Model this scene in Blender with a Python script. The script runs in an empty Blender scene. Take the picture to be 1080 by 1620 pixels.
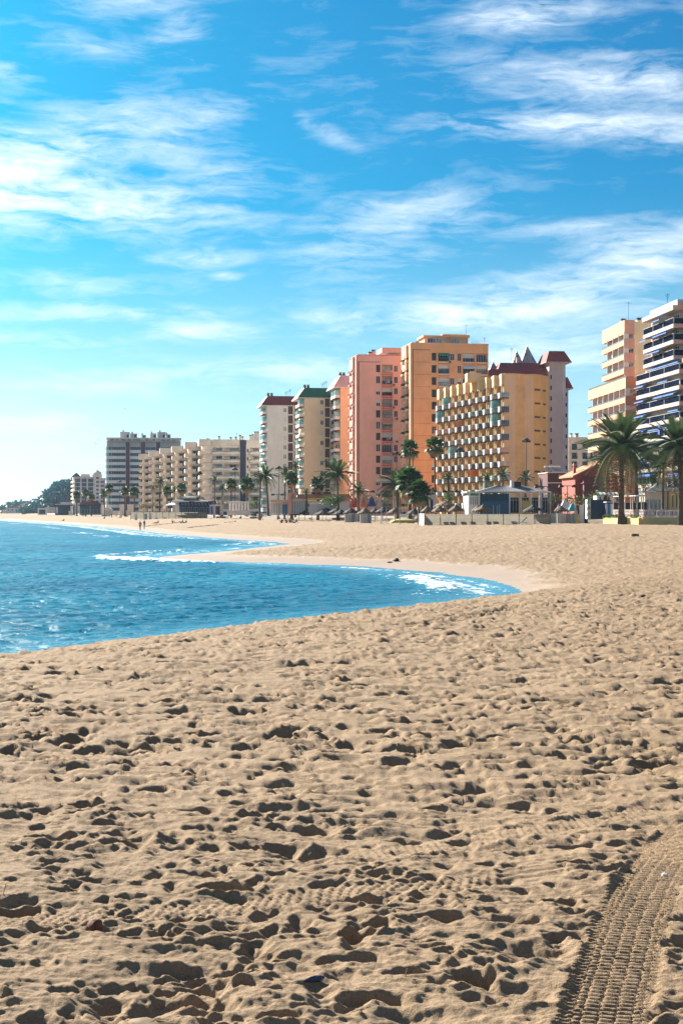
import bpy, math, random
import numpy as np
from mathutils import Vector
R = math.radians
sc = bpy.context.scene
C = bpy.context.scene.collection

# ------------------------------------------------------------------ camera
cam_d = bpy.data.cameras.new('camera'); cam = bpy.data.objects.new('camera', cam_d); C.objects.link(cam)
cam.location = (0, 0, 1.8); cam.rotation_euler = (R(90), 0, 0)
cam_d.sensor_fit = 'VERTICAL'; cam_d.sensor_height = 36; cam_d.lens = 50
cam_d.clip_start = 0.1; cam_d.clip_end = 40000
sc.camera = cam

# ------------------------------------------------------------------ sky, sun, exposure
SUN_AZ, SUN_EL = -37.0, 25.5           # azimuth from the view direction (+y), negative = left
sc.view_settings.view_transform = 'Standard'; sc.view_settings.look = 'None'
sc.view_settings.gamma = 1; sc.view_settings.use_curve_mapping = False
sc.view_settings.exposure = 1.76
sun_d = bpy.data.lights.new('sun', 'SUN'); sun_d.energy = 5.0; sun_d.angle = R(0.55); sun_d.color = (1, .93, .82)
sun = bpy.data.objects.new('sun', sun_d); C.objects.link(sun)
sv = Vector((math.sin(R(SUN_AZ)) * math.cos(R(SUN_EL)), math.cos(R(SUN_AZ)) * math.cos(R(SUN_EL)), math.sin(R(SUN_EL))))
sun.rotation_euler = sv.to_track_quat('Z', 'Y').to_euler()

w = bpy.data.worlds.new('World'); sc.world = w; w.use_nodes = True
NT = w.node_tree; NT.nodes.clear()
class G:
    """tiny node-graph helper"""
    def __init__(s, nt): s.nt = nt
    def n(s, t, **kw):
        x = s.nt.nodes.new(t)
        for k, v in kw.items(): setattr(x, k, v)
        return x
    def put(s, sock, v):
        if hasattr(v, 'is_linked') or hasattr(v, 'links'): s.nt.links.new(v, sock)
        else: sock.default_value = v
    def m(s, op, a, b=0.0, c=None, clamp=False):
        x = s.n('ShaderNodeMath', operation=op, use_clamp=clamp); s.put(x.inputs[0], a); s.put(x.inputs[1], b)
        if c is not None: s.put(x.inputs[2], c)
        return x.outputs[0]
    def noise(s, vec, scale, detail=6, rough=.6, dist=0.0, lac=2.0):
        x = s.n('ShaderNodeTexNoise'); s.nt.links.new(vec, x.inputs['Vector'])
        x.inputs['Scale'].default_value = scale; x.inputs['Detail'].default_value = detail
        x.inputs['Roughness'].default_value = rough; x.inputs['Distortion'].default_value = dist
        x.inputs['Lacunarity'].default_value = lac
        return x
    def map(s, vec, loc=(0, 0, 0), rot=(0, 0, 0), scale=(1, 1, 1), typ='POINT'):
        x = s.n('ShaderNodeMapping', vector_type=typ); s.nt.links.new(vec, x.inputs['Vector'])
        if 'Location' in x.inputs and typ in ('POINT', 'TEXTURE'): x.inputs['Location'].default_value = loc
        x.inputs['Rotation'].default_value = rot; x.inputs['Scale'].default_value = scale
        return x.outputs[0]
    def rng(s, v, a, b, c=0.0, d=1.0, smooth=False):
        x = s.n('ShaderNodeMapRange', interpolation_type='SMOOTHSTEP' if smooth else 'LINEAR'); x.clamp = True
        s.put(x.inputs['Value'], v)
        for k, q in zip(('From Min', 'From Max', 'To Min', 'To Max'), (a, b, c, d)): s.put(x.inputs[k], q)
        return x.outputs['Result']
    def mix(s, f, a, b, mode='MIX'):
        x = s.n('ShaderNodeMix', data_type='RGBA', blend_type=mode, clamp_factor=True)
        s.put(x.inputs[0], f)
        for sock, v in ((x.inputs[6], a), (x.inputs[7], b)):
            if isinstance(v, (tuple, list)): sock.default_value = (*v[:3], 1)
            else: s.nt.links.new(v, sock)
        return x.outputs[2]

g = G(NT)
sky = g.n('ShaderNodeTexSky', sky_type='NISHITA'); sky.sun_disc = False
sky.sun_elevation = R(SUN_EL); sky.sun_rotation = R(SUN_AZ)
sky.altitude = 0; sky.air_density = 1.0; sky.dust_density = 1.2; sky.ozone_density = 1.6
SKY_STR = 0.05
hs = g.n('ShaderNodeHueSaturation'); hs.inputs['Saturation'].default_value = 1.25; hs.inputs['Hue'].default_value = .493
NT.links.new(sky.outputs[0], hs.inputs['Color'])
skycol = g.mix(1.0, hs.outputs[0], (.06, .80, 1.22), 'MULTIPLY')
geo = g.n('ShaderNodeTexCoord'); sep = g.n('ShaderNodeSeparateXYZ'); NT.links.new(geo.outputs['Generated'], sep.inputs[0])
X_, Y_, Z_ = sep.outputs
az = g.m('MULTIPLY', g.m('ARCTAN2', X_, Y_), 57.29578)
el = g.m('MULTIPLY', g.m('ARCSINE', Z_), 57.29578)
cmb = g.n('ShaderNodeCombineXYZ'); NT.links.new(az, cmb.inputs[0]); NT.links.new(el, cmb.inputs[1])
P = cmb.outputs[0]                                   # (azimuth, elevation) in degrees
# banks of cirrus: (azimuth, elevation, half width, half height, tilt, weight) in degrees on the sky
S = 0.02546
CL = [(200, 42, 125, 34, 4, .62), (285, 78, 75, 34, 22, .42), (60, 20, 110, 30, -4, .5), (20, 150, 70, 18, -6, .62), (140, 105, 190, 26, -6, .32),
      (825, 60, 150, 30, 2, .85), (890, 150, 230, 56, -2, .55), (1010, 160, 180, 52, -3, .62), (860, 218, 260, 34, -2, .85), (1080, 240, 220, 40, -4, .6),
      (20, 325, 230, 85, 0, 1.0), (190, 340, 270, 58, -3, .85), (60, 262, 240, 56, 6, .8), (210, 222, 220, 66, 10, .5),
      (350, 290, 190, 75, -8, .4), (330, 200, 130, 22, 14, .42), (320, 415, 105, 19, 3, .75), (360, 441, 36, 9, 2, .55), (520, 225, 70, 20, -25, .42),
      (640, 350, 220, 52, 4, .52), (560, 400, 160, 52, 0, .42), (1010, 420, 200, 70, 10, .8), (740, 500, 320, 44, 3, .85), (560, 512, 130, 32, 0, .6),
      (860, 470, 240, 46, 3, .65), (150, 500, 280, 20, 1, .7), (310, 527, 140, 24, -2, .65), (70, 546, 150, 20, 0, .5), (150, 462, 150, 30, -3, .36),
      (430, 590, 330, 36, 3, .5), (60, 672, 200, 18, 2, .5), (860, 560, 260, 50, 4, .62), (180, 610, 280, 30, 2, .35), (900, 370, 150, 14, 4, .4)]
tot = None
for (px, py, wx, wy, tilt, k) in CL:
    mp = g.map(P, loc=((px - 540) * S, (810 - py) * S, 0), rot=(0, 0, R(tilt)), scale=(wx * S, wy * S, 1), typ='TEXTURE')
    ln = g.n('ShaderNodeVectorMath', operation='LENGTH'); NT.links.new(mp, ln.inputs[0])
    f = g.rng(ln.outputs['Value'], 1.15, .0, 0, k, True)
    tot = f if tot is None else g.m('MAXIMUM', tot, g.m('MULTIPLY_ADD', g.m('MINIMUM', tot, f), .35, g.m('MAXIMUM', tot, f)))
# everywhere else the same kind of streaks go on
wide = g.noise(g.map(P, scale=(.045, .15, 1), loc=(7.3, 2.1, 0)), 1.0, 3, .5, .3)
inx = g.rng(g.m('ABSOLUTE', az), 15, 22, 0, 1, True); iny = g.rng(el, 20, 26, 0, 1, True)
tot = g.m('MAXIMUM', tot, g.m('MULTIPLY', g.rng(wide.outputs['Fac'], .45, .75, 0, .9, True), g.m('MAXIMUM', inx, iny)))
warp = g.noise(g.map(P, scale=(.16, .4, 1)), 1.0, 4, .6)
vm = g.n('ShaderNodeVectorMath', operation='MULTIPLY_ADD'); NT.links.new(warp.outputs['Color'], vm.inputs[0])
vm.inputs[1].default_value = (3.2, 1.3, 0); NT.links.new(P, vm.inputs[2])
st1 = g.noise(g.map(vm.outputs[0], rot=(0, 0, R(-7)), scale=(.22, .95, 1)), 1.0, 9, .62, .25)
st2 = g.noise(g.map(vm.outputs[0], rot=(0, 0, R(9)), scale=(.5, 2.6, 1), loc=(3, 9, 0)), 1.0, 8, .68, .5)
fib = g.m('ADD', g.m('MULTIPLY', st1.outputs['Fac'], .62), g.m('MULTIPLY', st2.outputs['Fac'], .38))
fibc = g.rng(fib, .36, .64, 0, 1)
dens = g.m('ADD', g.m('MULTIPLY', tot, g.m('MULTIPLY_ADD', fibc, 1.15, .16)), g.m('MULTIPLY', g.m('SUBTRACT', fibc, .62), .30))
thin = g.noise(g.map(vm.outputs[0], rot=(0, 0, R(-4)), scale=(.09, .42, 1), loc=(1.7, 4.4, 0)), 1.0, 8, .6, .4)
dens = g.m('ADD', dens, g.m('MULTIPLY', g.rng(thin.outputs['Fac'], .46, .74, 0, .24), g.m('MULTIPLY_ADD', fibc, .8, .2)))
dens = g.rng(dens, .0, 1.12, 0, .93)
veil = g.rng(el, 13, -2, 0, .85, True)                  # the sky pales towards the horizon
skycol = g.mix(veil, skycol, (9.4, 12.6, 14.2))
glow = g.m('MULTIPLY', g.rng(az, 4, -26, 0, 1, True), g.rng(el, 11, -1, 0, 1, True))
glare = g.m('MULTIPLY', g.rng(az, 1, -22, 0, 1, True), g.rng(el, 8.5, -1, 0, .95, True))
skycol = g.mix(glare, skycol, (14.6, 15.8, 16.2))
CLOUD = g.mix(glow, (13.2, 14.4, 15.2), (16.2, 16.5, 16.4))
skycol = g.mix(dens, skycol, CLOUD)
skycol = g.mix(1.0, skycol, (.53, .53, .53), 'MULTIPLY')
bg = g.n('ShaderNodeBackground'); NT.links.new(skycol, bg.inputs[0]); bg.inputs[1].default_value = SKY_STR
wo = g.n('ShaderNodeOutputWorld'); NT.links.new(bg.outputs[0], wo.inputs[0])
w.cycles.sampling_method = 'MANUAL'; w.cycles.sample_map_resolution = 512
sc.cycles.sample_clamp_indirect = 2.0; sc.cycles.max_bounces = 5; sc.cycles.diffuse_bounces = 3; sc.cycles.glossy_bounces = 2; sc.cycles.sample_clamp_direct = 6.0
# ------------------------------------------------------------------ the lie of the land
def fade(t): return t * t * t * (t * (t * 6 - 15) + 10)
def gn(x, y, seed):
    """gradient noise at arrays of points, about -0.7..0.7"""
    xi = np.floor(x); yi = np.floor(y); xf = x - xi; yf = y - yi
    xi = xi.astype(np.int64); yi = yi.astype(np.int64)
    def gr(ix, iy, dx, dy):
        h = (ix * 374761393 + iy * 668265263 + seed * 974634777) & 0xffffffff
        h = ((h ^ (h >> 13)) * 1274126177) & 0xffffffff
        a = ((h ^ (h >> 16)) & 1023) * (2 * math.pi / 1024)
        return np.cos(a) * dx + np.sin(a) * dy
    u, v = fade(xf), fade(yf)
    a = gr(xi, yi, xf, yf); b = gr(xi + 1, yi, xf - 1, yf); c = gr(xi, yi + 1, xf, yf - 1); d = gr(xi + 1, yi + 1, xf - 1, yf - 1)
    return (a + u * (b - a)) * (1 - v) + (c + u * (d - c)) * v
def sst(x, a, b):
    t = np.clip((x - a) / (b - a), 0, 1); return t * t * (3 - 2 * t)
SEA = -1.7
WATER = np.array([(-400, -600), (-60, -52), (-30, -7), (-7.4, 31), (-5.2, 34.5), (-1.1, 41), (3.55, 50.5), (5.8, 56), (7.0, 60), (7.15, 63), (6.9, 66),
                  (5.9, 73.5), (3.6, 82), (0, 89.5), (-5.9, 95), (-10.5, 98.4), (-14, 103.5), (-15.2, 107), (-14.2, 113), (-11, 126), (-8.5, 142), (-6.9, 152), (-8.6, 161),
                  (-14.8, 177), (-28, 219), (-41, 271), (-65, 358), (-99, 463), (-145, 606), (-330, 1000), (-450, 1290), (-900, 1450), (-9000, 1500), (-9000, -600)], float)
def shore(x, y):
    """signed distance to the water's edge: positive on land"""
    x = np.asarray(x, float); y = np.asarray(y, float)
    d2 = np.full(x.shape, 1e18); ins = np.zeros(x.shape, bool)
    n = len(WATER)
    for i in range(n):
        (ax, ay), (bx, by) = WATER[i], WATER[(i + 1) % n]
        ex, ey = bx - ax, by - ay
        t = np.clip(((x - ax) * ex + (y - ay) * ey) / (ex * ex + ey * ey), 0, 1)
        d2 = np.minimum(d2, (x - ax - t * ex) ** 2 + (y - ay - t * ey) ** 2)
        c = (ay > y) != (by > y)
        if ey != 0: ins ^= c & (x < ax + ex * (y - ay) / ey)
    d = np.sqrt(d2); d[ins] *= -1
    return d
def base_z(x, y, d=None):
    x = np.asarray(x, float); y = np.asarray(y, float)
    if d is None: d = shore(x, y)
    wob = gn(x / 6.3, y / 6.3, 5) * .9 + gn(x / 2.4, y / 2.4, 6) * .35
    dd = d + wob * sst(np.abs(d), 0, 3)
    far = np.interp(dd, [-40, -8, 0, 6, 15, 30, 50, 150, 320, 500], [-6, -2.5, SEA, -1.36, -.92, -.2, 0, .15, .7, 1.0])
    t = np.clip(d / 8.8, -1, 1.6)
    near = SEA + 1.68 * np.where(t < .8, t, .8 + .2 * (1 - np.exp(-(t - .8) / .2)))
    near = np.where(d < 0, np.maximum(SEA + d * .12, -6), near)
    wn = 1 - sst(y, 47, 72)
    wn = wn * (1 - 0 * x)
    return far * (1 - wn) + near * wn
def zb(x, y): return float(base_z(np.array([x]), np.array([y]))[0])

def mesh_grid(name, X, Y, Z, attrs, mat, close=False):
    nr, nc = X.shape
    me = bpy.data.meshes.new(name)
    co = np.empty((nr * nc, 3), np.float32); co[:, 0] = X.ravel(); co[:, 1] = Y.ravel(); co[:, 2] = Z.ravel()
    i = np.arange(nr - 1)[:, None] * nc; j = np.arange(nc - 1)[None, :]
    a = (i + j).ravel(); quads = np.stack([a, a + 1, a + 1 + nc, a + nc], 1)
    if close:
        b = np.arange(nr - 1) * nc
        quads = np.vstack([quads, np.stack([b + nc - 1, b, b + nc, b + 2 * nc - 1], 1)])
    quads = quads[:, ::-1].astype(np.int32)
    me.vertices.add(len(co)); me.vertices.foreach_set('co', co.ravel())
    me.loops.add(quads.size); me.loops.foreach_set('vertex_index', quads.ravel())
    me.polygons.add(len(quads)); me.polygons.foreach_set('loop_start', np.arange(0, quads.size, 4, dtype=np.int32))
    me.polygons.foreach_set('loop_total', np.full(len(quads), 4, np.int32))
    me.update(calc_edges=True); me.shade_smooth()
    for k, v in attrs.items():
        at = me.attributes.new(k, 'FLOAT', 'POINT'); at.data.foreach_set('value', v.ravel().astype(np.float32))
    me.materials.append(mat)
    o = bpy.data.objects.new(name, me); C.objects.link(o); o['kind'] = 'structure'
    return o

def new_mat(name):
    m = bpy.data.materials.new(name); m.use_nodes = True; nt = m.node_tree
    b = nt.nodes['Principled BSDF']; return m, G(nt), b
def attr(g, name):
    x = g.n('ShaderNodeAttribute', attribute_name=name); return x.outputs['Fac']
def bump(g, b, h, dist, strength=1.0):
    x = g.n('ShaderNodeBump'); g.put(x.inputs['Height'], h); x.inputs['Distance'].default_value = dist; x.inputs['Strength'].default_value = strength
    g.nt.links.new(x.outputs[0], b.inputs['Normal'])

# sand: grain, scattered dark and pale grains, damp strip by the water (attribute wet)
sand_m, g, b = new_mat('sand')
tc = g.n('ShaderNodeTexCoord').outputs['Object']
n1 = g.noise(tc, 1.3, 5, .6); n2 = g.noise(tc, 60, 4, .7); n3 = g.noise(tc, 260, 2, .6); n4 = g.noise(tc, .18, 4, .55)
col = g.mix(g.rng(n1.outputs['Fac'], .3, .7), (.238, .161, .093), (.288, .198, .117))
col = g.mix(g.rng(n4.outputs['Fac'], .35, .65), col, (.300, .208, .126))
col = g.mix(g.rng(n2.outputs['Fac'], .50, .78), col, (.165, .102, .052))
col = g.mix(g.rng(n3.outputs['Fac'], .58, .70, 0, .8), col, (.085, .05, .026))
col = g.mix(g.rng(n3.outputs['Fac'], .34, .27, 0, .8), col, (.52, .42, .30))
wet = attr(g, 'wet')
col = g.mix(wet, col, (.36, .265, .19))
g.nt.links.new(col, b.inputs['Base Color'])
g.nt.links.new(g.rng(wet, 0, 1, .95, .45), b.inputs['Roughness']); b.inputs['Specular IOR Level'].default_value = .25
hh = g.m('ADD', g.m('MULTIPLY', n2.outputs['Fac'], .7), g.m('MULTIPLY', n3.outputs['Fac'], .3))
nb = g.noise(tc, 3.0, 8, .72)
hh = g.m('ADD', g.m('MULTIPLY', hh, .020), g.m('MULTIPLY', nb.outputs['Fac'], g.rng(attr(g, 'far'), 0, 1, .018, .20)))
hh = g.m('MULTIPLY', hh, g.rng(wet, 0, .6, 1, .06))
bump(g, b, hh, 1.0, .8)

# grid round the photographer's feet, fine where the beach is in view
dense = np.concatenate([np.arange(-.57, -.36, .0022), np.arange(-.36, .36, .00126), np.arange(.36, .57, .0022)])
side = []; a = .57; s = .003
while a < math.pi - .08: a += s; s = min(s * 1.22, .12); side.append(a)
ang = np.concatenate([-np.array(side[::-1]), dense, np.array(side)])
def logs(a, b, s): n = int(math.ceil(math.log(b / a) / s)); return a * np.exp(np.arange(n) / n * math.log(b / a))
rad = np.concatenate([np.linspace(.4, 4.2, 26)[:-1], logs(4.2, 7.6, .0015), logs(7.6, 9, .00215), logs(9, 62, .0036), logs(62, 240, .0048), logs(240, 420, .009), logs(420, 2500, .05), [2500, 3600, 5000, 6500]])
A, RR = np.meshgrid(ang, rad)
GX = RR * np.sin(A); GY = RR * np.cos(A)
D0 = shore(GX, GY); GZ = base_z(GX, GY, D0)
nearside = 1 - sst(GY, 47, 66)
WB = 1.2 + 3.4 * sst(GY, 62, 84); edge = D0 + gn(GX / 3.1, GY / 3.1, 17) * 1.1
dry = nearside * 1.0 + (1 - nearside) * sst(edge, WB, WB + 2)
wetv = (1 - dry) * 1.0
amp = dry * (1 - sst(RR, 500, 900))
rng = np.random.default_rng(7)
# trampled relief: hummocks, ridges, grains
sub = (np.abs(A) < .75) & (RR > 2) & (RR < 700)
x, y = GX[sub], GY[sub]
big = gn(x / 1.1, y / .7, 1); mid = gn(x / .36 + 9, y / .26, 2); rid = gn(x / .22, y / .16, 3); rid2 = gn(x / .13 + 4, y / .065, 4); fine = gn(x / .05, y / .05, 8)
vb = gn(x / 3.2, y / 2.6, 11)
far_boost = 1 + sst(y, 30, 110) * .5
mb_ = 1 + 1.9 * sst(y, 9, 32); nr = .82 + .28 * sst(y, 6, 14)
wx = x + .10 * gn(x / .5, y / .5, 71); wy = y + .08 * gn(x / .45 + 5, y / .45, 72)
r1 = .3 - np.abs(gn(wx / .52, wy / .21, 73)); r2 = .3 - np.abs(gn(wx / .21 + 3, wy / .085, 74)); m1 = sst(gn(x / 1.0, y / .8, 75), -.25, .3); m2 = sst(gn(x / .6, y / .5, 76), -.2, .3)
h = (.024 * big + .028 * vb + .012 * mid + .050 * r1 * (.15 + 1.2 * m1 ** 1.5) * nr + .032 * r2 * (.10 + 1.3 * m2 ** 1.5) * mb_ ** .7 * nr + .020 * (.3 - np.abs(rid2)) * (.6 + 1.6 * m2) * mb_ + .008 * fine + .004 * gn(x / .024, y / .024, 18)
     + .012 * mb_ * gn(x / .24, y / .09, 12) + sst(y, 34, 80) * (.045 * (.3 - np.abs(gn(x / .62, y / .9, 21))) + .05 * (.3 - np.abs(gn(x / 1.3, y / 2.1, 22))) + .03 * gn(x / .4, y / .7, 23))) * far_boost
# low tide-washed bumps fade near the far berms
rel = np.zeros_like(GZ); rel[sub] = h
# foot prints, pressed in one by one
def cell(px, py):
    r = math.hypot(px, py); a = math.atan2(px, py); return a, r
def press(px, py, yaw, la, lb, depth, rim, p=4.0):
    a, r = cell(px, py); m = max(la, lb) * 3.0
    i0, i1 = np.searchsorted(rad, (r - m, r + m)); j0, j1 = np.searchsorted(ang, (a - m / r, a + m / r))
    if i1 - i0 < 2 or j1 - j0 < 2: return
    sx = GX[i0:i1, j0:j1] - px; sy = GY[i0:i1, j0:j1] - py
    c, s = math.cos(yaw), math.sin(yaw)
    u = (sx * c + sy * s) / la; v = (-sx * s + sy * c) / lb
    q = np.sqrt(u * u + v * v + .12 * np.sin(3 * u + yaw) * v)
    q = np.nan_to_num(q) * (1 + .30 * gn(sx / (.7 * la) + px * 7, sy / (.55 * la) + py * 3, 81))
    rel[i0:i1, j0:j1] += -depth / (1 + q ** p) * (1 - sst(q, 2.0, 2.9)) + rim * np.exp(-((q - 1.45) / .38) ** 2) * (.6 + .4 * np.sin(2 * np.arctan2(v, u) + yaw * 5))
def scatter(n, r0, r1, power, f):
    for _ in range(n):
        u = rng.random(); r = (r0 ** power + u * (r1 ** power - r0 ** power)) ** (1 / power); a = rng.uniform(-.58, .58)
        X0, Y0 = r * math.sin(a), r * math.cos(a)
        if float(gn(np.array([X0 / 1.3 + 8]), np.array([Y0 / 1.1]), 91)[0]) < .0 and rng.random() < .45: continue   # trails and clean patches
        f(X0, Y0)
def foot(px, py):
    k = rng.uniform(.6, 1.0); d = rng.choice([.02, .035, .05, .075], p=[.35, .32, .22, .11]) * (.62 if py < 10 else 1.0)
    press(px, py, rng.normal(0, .5), .115 * k, .062 * k * rng.uniform(.8, 1.4), d * rng.uniform(.8, 1.25), d * .35, rng.choice([2.4, 3.5, 6]))
def hollow(px, py):
    k = rng.uniform(.5, 1.0)
    press(px, py, rng.normal(0, .5), .2 * k, .13 * k, rng.uniform(.02, .045) * k, .012 * k, 2.4)
def toe(px, py):
    press(px, py, rng.uniform(0, 6.28), rng.uniform(.03, .06), rng.uniform(.02, .05), rng.uniform(.012, .03), .007, 5)
scatter(728, 4.2, 12, 1.6, foot); scatter(6440, 10, 34, 1.6, foot); scatter(4900, 30, 90, 1.6, foot); scatter(3080, 60, 200, 1.3, hollow)
scatter(364, 4.2, 16, 1.5, hollow); scatter(2100, 12, 60, 1.6, hollow); scatter(2100, 4.2, 14, 1.3, toe)
def dab(px, py): press(px, py, rng.normal(0, .6), rng.uniform(.05, .10), rng.uniform(.035, .06), rng.uniform(.018, .042), .010, 3.5)
scatter(840, 5, 14, 1.4, dab); scatter(7279, 11, 44, 1.7, dab)
# the holes that stand out in the foreground: (pixel x, pixel y in the 1080 frame, length, width, depth, yaw)
for (px, py, la, lb, d, yw) in [(750, 1543, .07, .07, .085, .2), (110, 1228, .15, .06, .09, .1), (128, 1270, .09, .06, .07, 0), (90, 1322, .13, .07, .08, .2),
                                (388, 1333, .07, .06, .09, .3), (685, 1272, .07, .05, .08, 0), (888, 1418, .06, .05, .09, .2), (590, 1570, .10, .04, .06, .1),
                                (350, 1398, .10, .05, .08, .1), (300, 1565, .07, .035, .05, .2), (570, 1468, .08, .05, .07, .4), (430, 1505, .07, .04, .07, .1),
                                (30, 1432, .09, .06, .09, .5), (240, 1612, .08, .04, .06, .2), (858, 1502, .05, .035, .05, .1), (600, 1455, .05, .05, .05, .1),
                                (780, 1385, .10, .05, .05, .2), (440, 1595, .07, .03, .05, 0), (700, 1445, .09, .04, .05, .2), (815, 1452, .11, .05, .05, .2), (905, 1330, .12, .05, .06, .1)]:
    dd = 1.8 * 2250 / (py - 810); press((px - 540) / 2250 * dd, dd, yw, la, lb, d, d * .3, 6)
# tyre tracks: polyline, width, tread
def track(pts, half, tread, sink, berm, period, keep, cols=5):
    pts = [(((px - 540) / 2250) * (1.8 * 2250 / (py - 810)), 1.8 * 2250 / (py - 810)) for px, py in pts]
    P_ = np.array(pts); fine_ = []
    for i in range(len(P_) - 1):                       # Catmull-Rom
        p0, p1, p2, p3 = P_[max(i - 1, 0)], P_[i], P_[i + 1], P_[min(i + 2, len(P_) - 1)]
        for t in np.linspace(0, 1, 14, endpoint=False):
            fine_.append(.5 * (2 * p1 + (p2 - p0) * t + (2 * p0 - 5 * p1 + 4 * p2 - p3) * t * t + (3 * p1 - p0 - 3 * p2 + p3) * t ** 3))
    fine_.append(P_[-1]); F = np.array(fine_)
    m = half * 2.4
    sel = np.zeros(GX.shape, bool)
    i0, i1 = np.searchsorted(rad, (np.hypot(*F.T).min() - m, np.hypot(*F.T).max() + m)); aa = np.arctan2(F[:, 0], F[:, 1])
    rmin = np.hypot(*F.T).min(); j0, j1 = np.searchsorted(ang, (aa.min() - m / rmin, aa.max() + m / rmin))
    sx, sy = GX[i0:i1, j0:j1], GY[i0:i1, j0:j1]
    best = np.full(sx.shape, 1e9); W_ = np.zeros(sx.shape); S_ = np.zeros(sx.shape); acc = 0
    for k in range(len(F) - 1):
        e = F[k + 1] - F[k]; L = np.hypot(*e)
        t = np.clip(((sx - F[k][0]) * e[0] + (sy - F[k][1]) * e[1]) / L ** 2, 0, 1)
        qx, qy = sx - F[k][0] - t * e[0], sy - F[k][1] - t * e[1]; q = qx * qx + qy * qy
        b_ = q < best; best[b_] = q[b_]; W_[b_] = ((qx * e[1] - qy * e[0]) / L)[b_]; S_[b_] = (acc + t * L)[b_]; acc += L
    wv = W_ + .006 * gn(S_ / .35, S_ * 0 + .5, 31) + .002 * gn(S_ / .06, W_ / .06, 32)
    aw = np.abs(wv)
    inside = 1 - sst(aw, half * .88, half * 1.22)
    r0 = rel[i0:i1, j0:j1]
    floor_ = -sink + .003 * gn(S_ / .22, W_ / .2, 33) + .06 * r0
    colw = 2 * half / cols
    kcol = np.floor((wv + half) / colw); cf = ((wv + half) / colw) - kcol
    ph = S_ / period + (kcol % 2) * .5 + .03 * gn(S_ / .15, kcol * 3.7, 34)
    lug = sst(np.abs((ph % 1) - .5), .08, .34); gap = sst(np.abs(cf - .5), .5, .34)
    shoulder = aw > half * .80
    lug = np.where(shoulder, sst(np.abs(((S_ + aw * .5) / period % 1) - .5), .10, .38), lug)
    t_ = floor_ - .003 * (1 - gap) + tread * (lug - .5) * (.92 + .35 * gn(S_ / .6, W_ / .3, 35))
    notch = tread * .8 * (sst(np.abs(((S_ + aw * .7) / period % 1) - .5), .1, .4) - .5)
    wall = np.exp(-((aw - half * 1.22) / (half * .24)) ** 2)
    out = r0 + berm * wall * (.8 + .5 * gn(S_ / .3, S_ * 0 + np.sign(wv) * 3, 36)) + notch * np.exp(-((aw - half * 1.08) / (half * .12)) ** 2)
    rel[i0:i1, j0:j1] = r0 * (1 - keep) + keep * (inside * t_ + (1 - inside) * out)
track([(560, 1352), (640, 1337), (760, 1318), (880, 1302), (990, 1284), (1100, 1262)], .12, .012, .008, .006, .05, .55)
track([(-40, 1452), (120, 1437), (270, 1432), (420, 1418), (560, 1400), (700, 1392), (800, 1380)], .11, .016, .008, .008, .055, .6)
track([(941, 1700), (955, 1620), (974, 1545), (1000, 1450), (1030, 1385), (1074, 1330), (1128, 1292), (1200, 1265)], .150, .0175, .003, .008, .041, 1.0)
track([(640, 985), (760, 966), (860, 953), (960, 942), (1060, 936)], .10, .01, .05, .03, .3, .55)
track([(560, 1003), (680, 983), (800, 965)], .08, .01, .04, .02, .3, .5)
GZ = GZ + rel * amp + gn(GX / .9, GY / .9, 41) * .012 * (1 - amp)
sand = mesh_grid('sand_beach', GX, GY, GZ, {'wet': wetv, 'far': sst(RR, 7, 40)}, sand_m, close=True)

# water
wat_m, g, b = new_mat('sea_water')
tc = g.n('ShaderNodeTexCoord').outputs['Object']
sh = attr(g, 'shallow'); fo = attr(g, 'foam')
nw = g.noise(tc, .05, 4, .6)
deep = g.mix(g.rng(nw.outputs['Fac'], .35, .65), (.002, .092, .168), (.003, .160, .245))
col = g.mix(sh, deep, (.05, .25, .36))
fn = g.noise(g.map(tc, scale=(1, .6, 1)), 2.2, 7, .72)
fmask = g.rng(g.m('ADD', fo, g.m('MULTIPLY', g.m('SUBTRACT', fn.outputs['Fac'], .5), 3.0)), .52, .80, 0, 1, True)
fmask = g.m('MULTIPLY', fmask, g.rng(fo, .04, .2))
col = g.mix(fmask, col, (.86, .88, .88))
g.nt.links.new(col, b.inputs['Base Color']); g.nt.links.new(g.rng(fmask, 0, 1, .24, .9), b.inputs['Roughness'])
b.inputs['IOR'].default_value = 1.33; b.inputs['Specular IOR Level'].default_value = .09
v1 = g.noise(g.map(tc, rot=(0, 0, R(25)), scale=(1, .55, 1)), 1.7, 8, .68, .4)
v2 = g.noise(g.map(tc, rot=(0, 0, R(-20)), scale=(1, .5, 1)), .16, 6, .62, .3)
far_w = g.n('ShaderNodeSeparateXYZ'); g.nt.links.new(tc, far_w.inputs[0])
hh = g.m('ADD', g.m('MULTIPLY', v1.outputs['Fac'], .20), g.m('MULTIPLY', v2.outputs['Fac'], .9))
bump(g, b, hh, .8, .8)
wa = np.concatenate([-np.array(side[::-1])[np.array(side[::-1]) < 2.2] - .0, np.arange(-.57, -.36, .004), np.arange(-.36, .16, .00145)])
wr = np.concatenate([logs(9, 28, .02), logs(28, 330, .0042), logs(330, 2000, .02), [2000, 3000, 4500, 6400]])
A2, R2 = np.meshgrid(wa, wr); WX = R2 * np.sin(A2); WY = R2 * np.cos(A2)
D2 = shore(WX, WY); off = -D2
WZ = np.full(WX.shape, SEA)
sub = (R2 < 700) & (off > -3)
x, y = WX[sub], WY[sub]; o_ = off[sub]
ca, sa = math.cos(.5), math.sin(.5)
p, q = x * ca + y * sa, -x * sa + y * ca
wv = .085 * (1 - 2.4 * np.abs(gn(p / 2.2, q / 1.1, 51))) + .055 * (1 - 2.6 * np.abs(gn(p / .9, q / .5, 52))) + .035 * gn(p / .5, q / .34, 53) + .08 * gn(p / 6, q / 3, 54)
calm = .18 + .82 * sst(o_, .5, 7)
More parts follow.
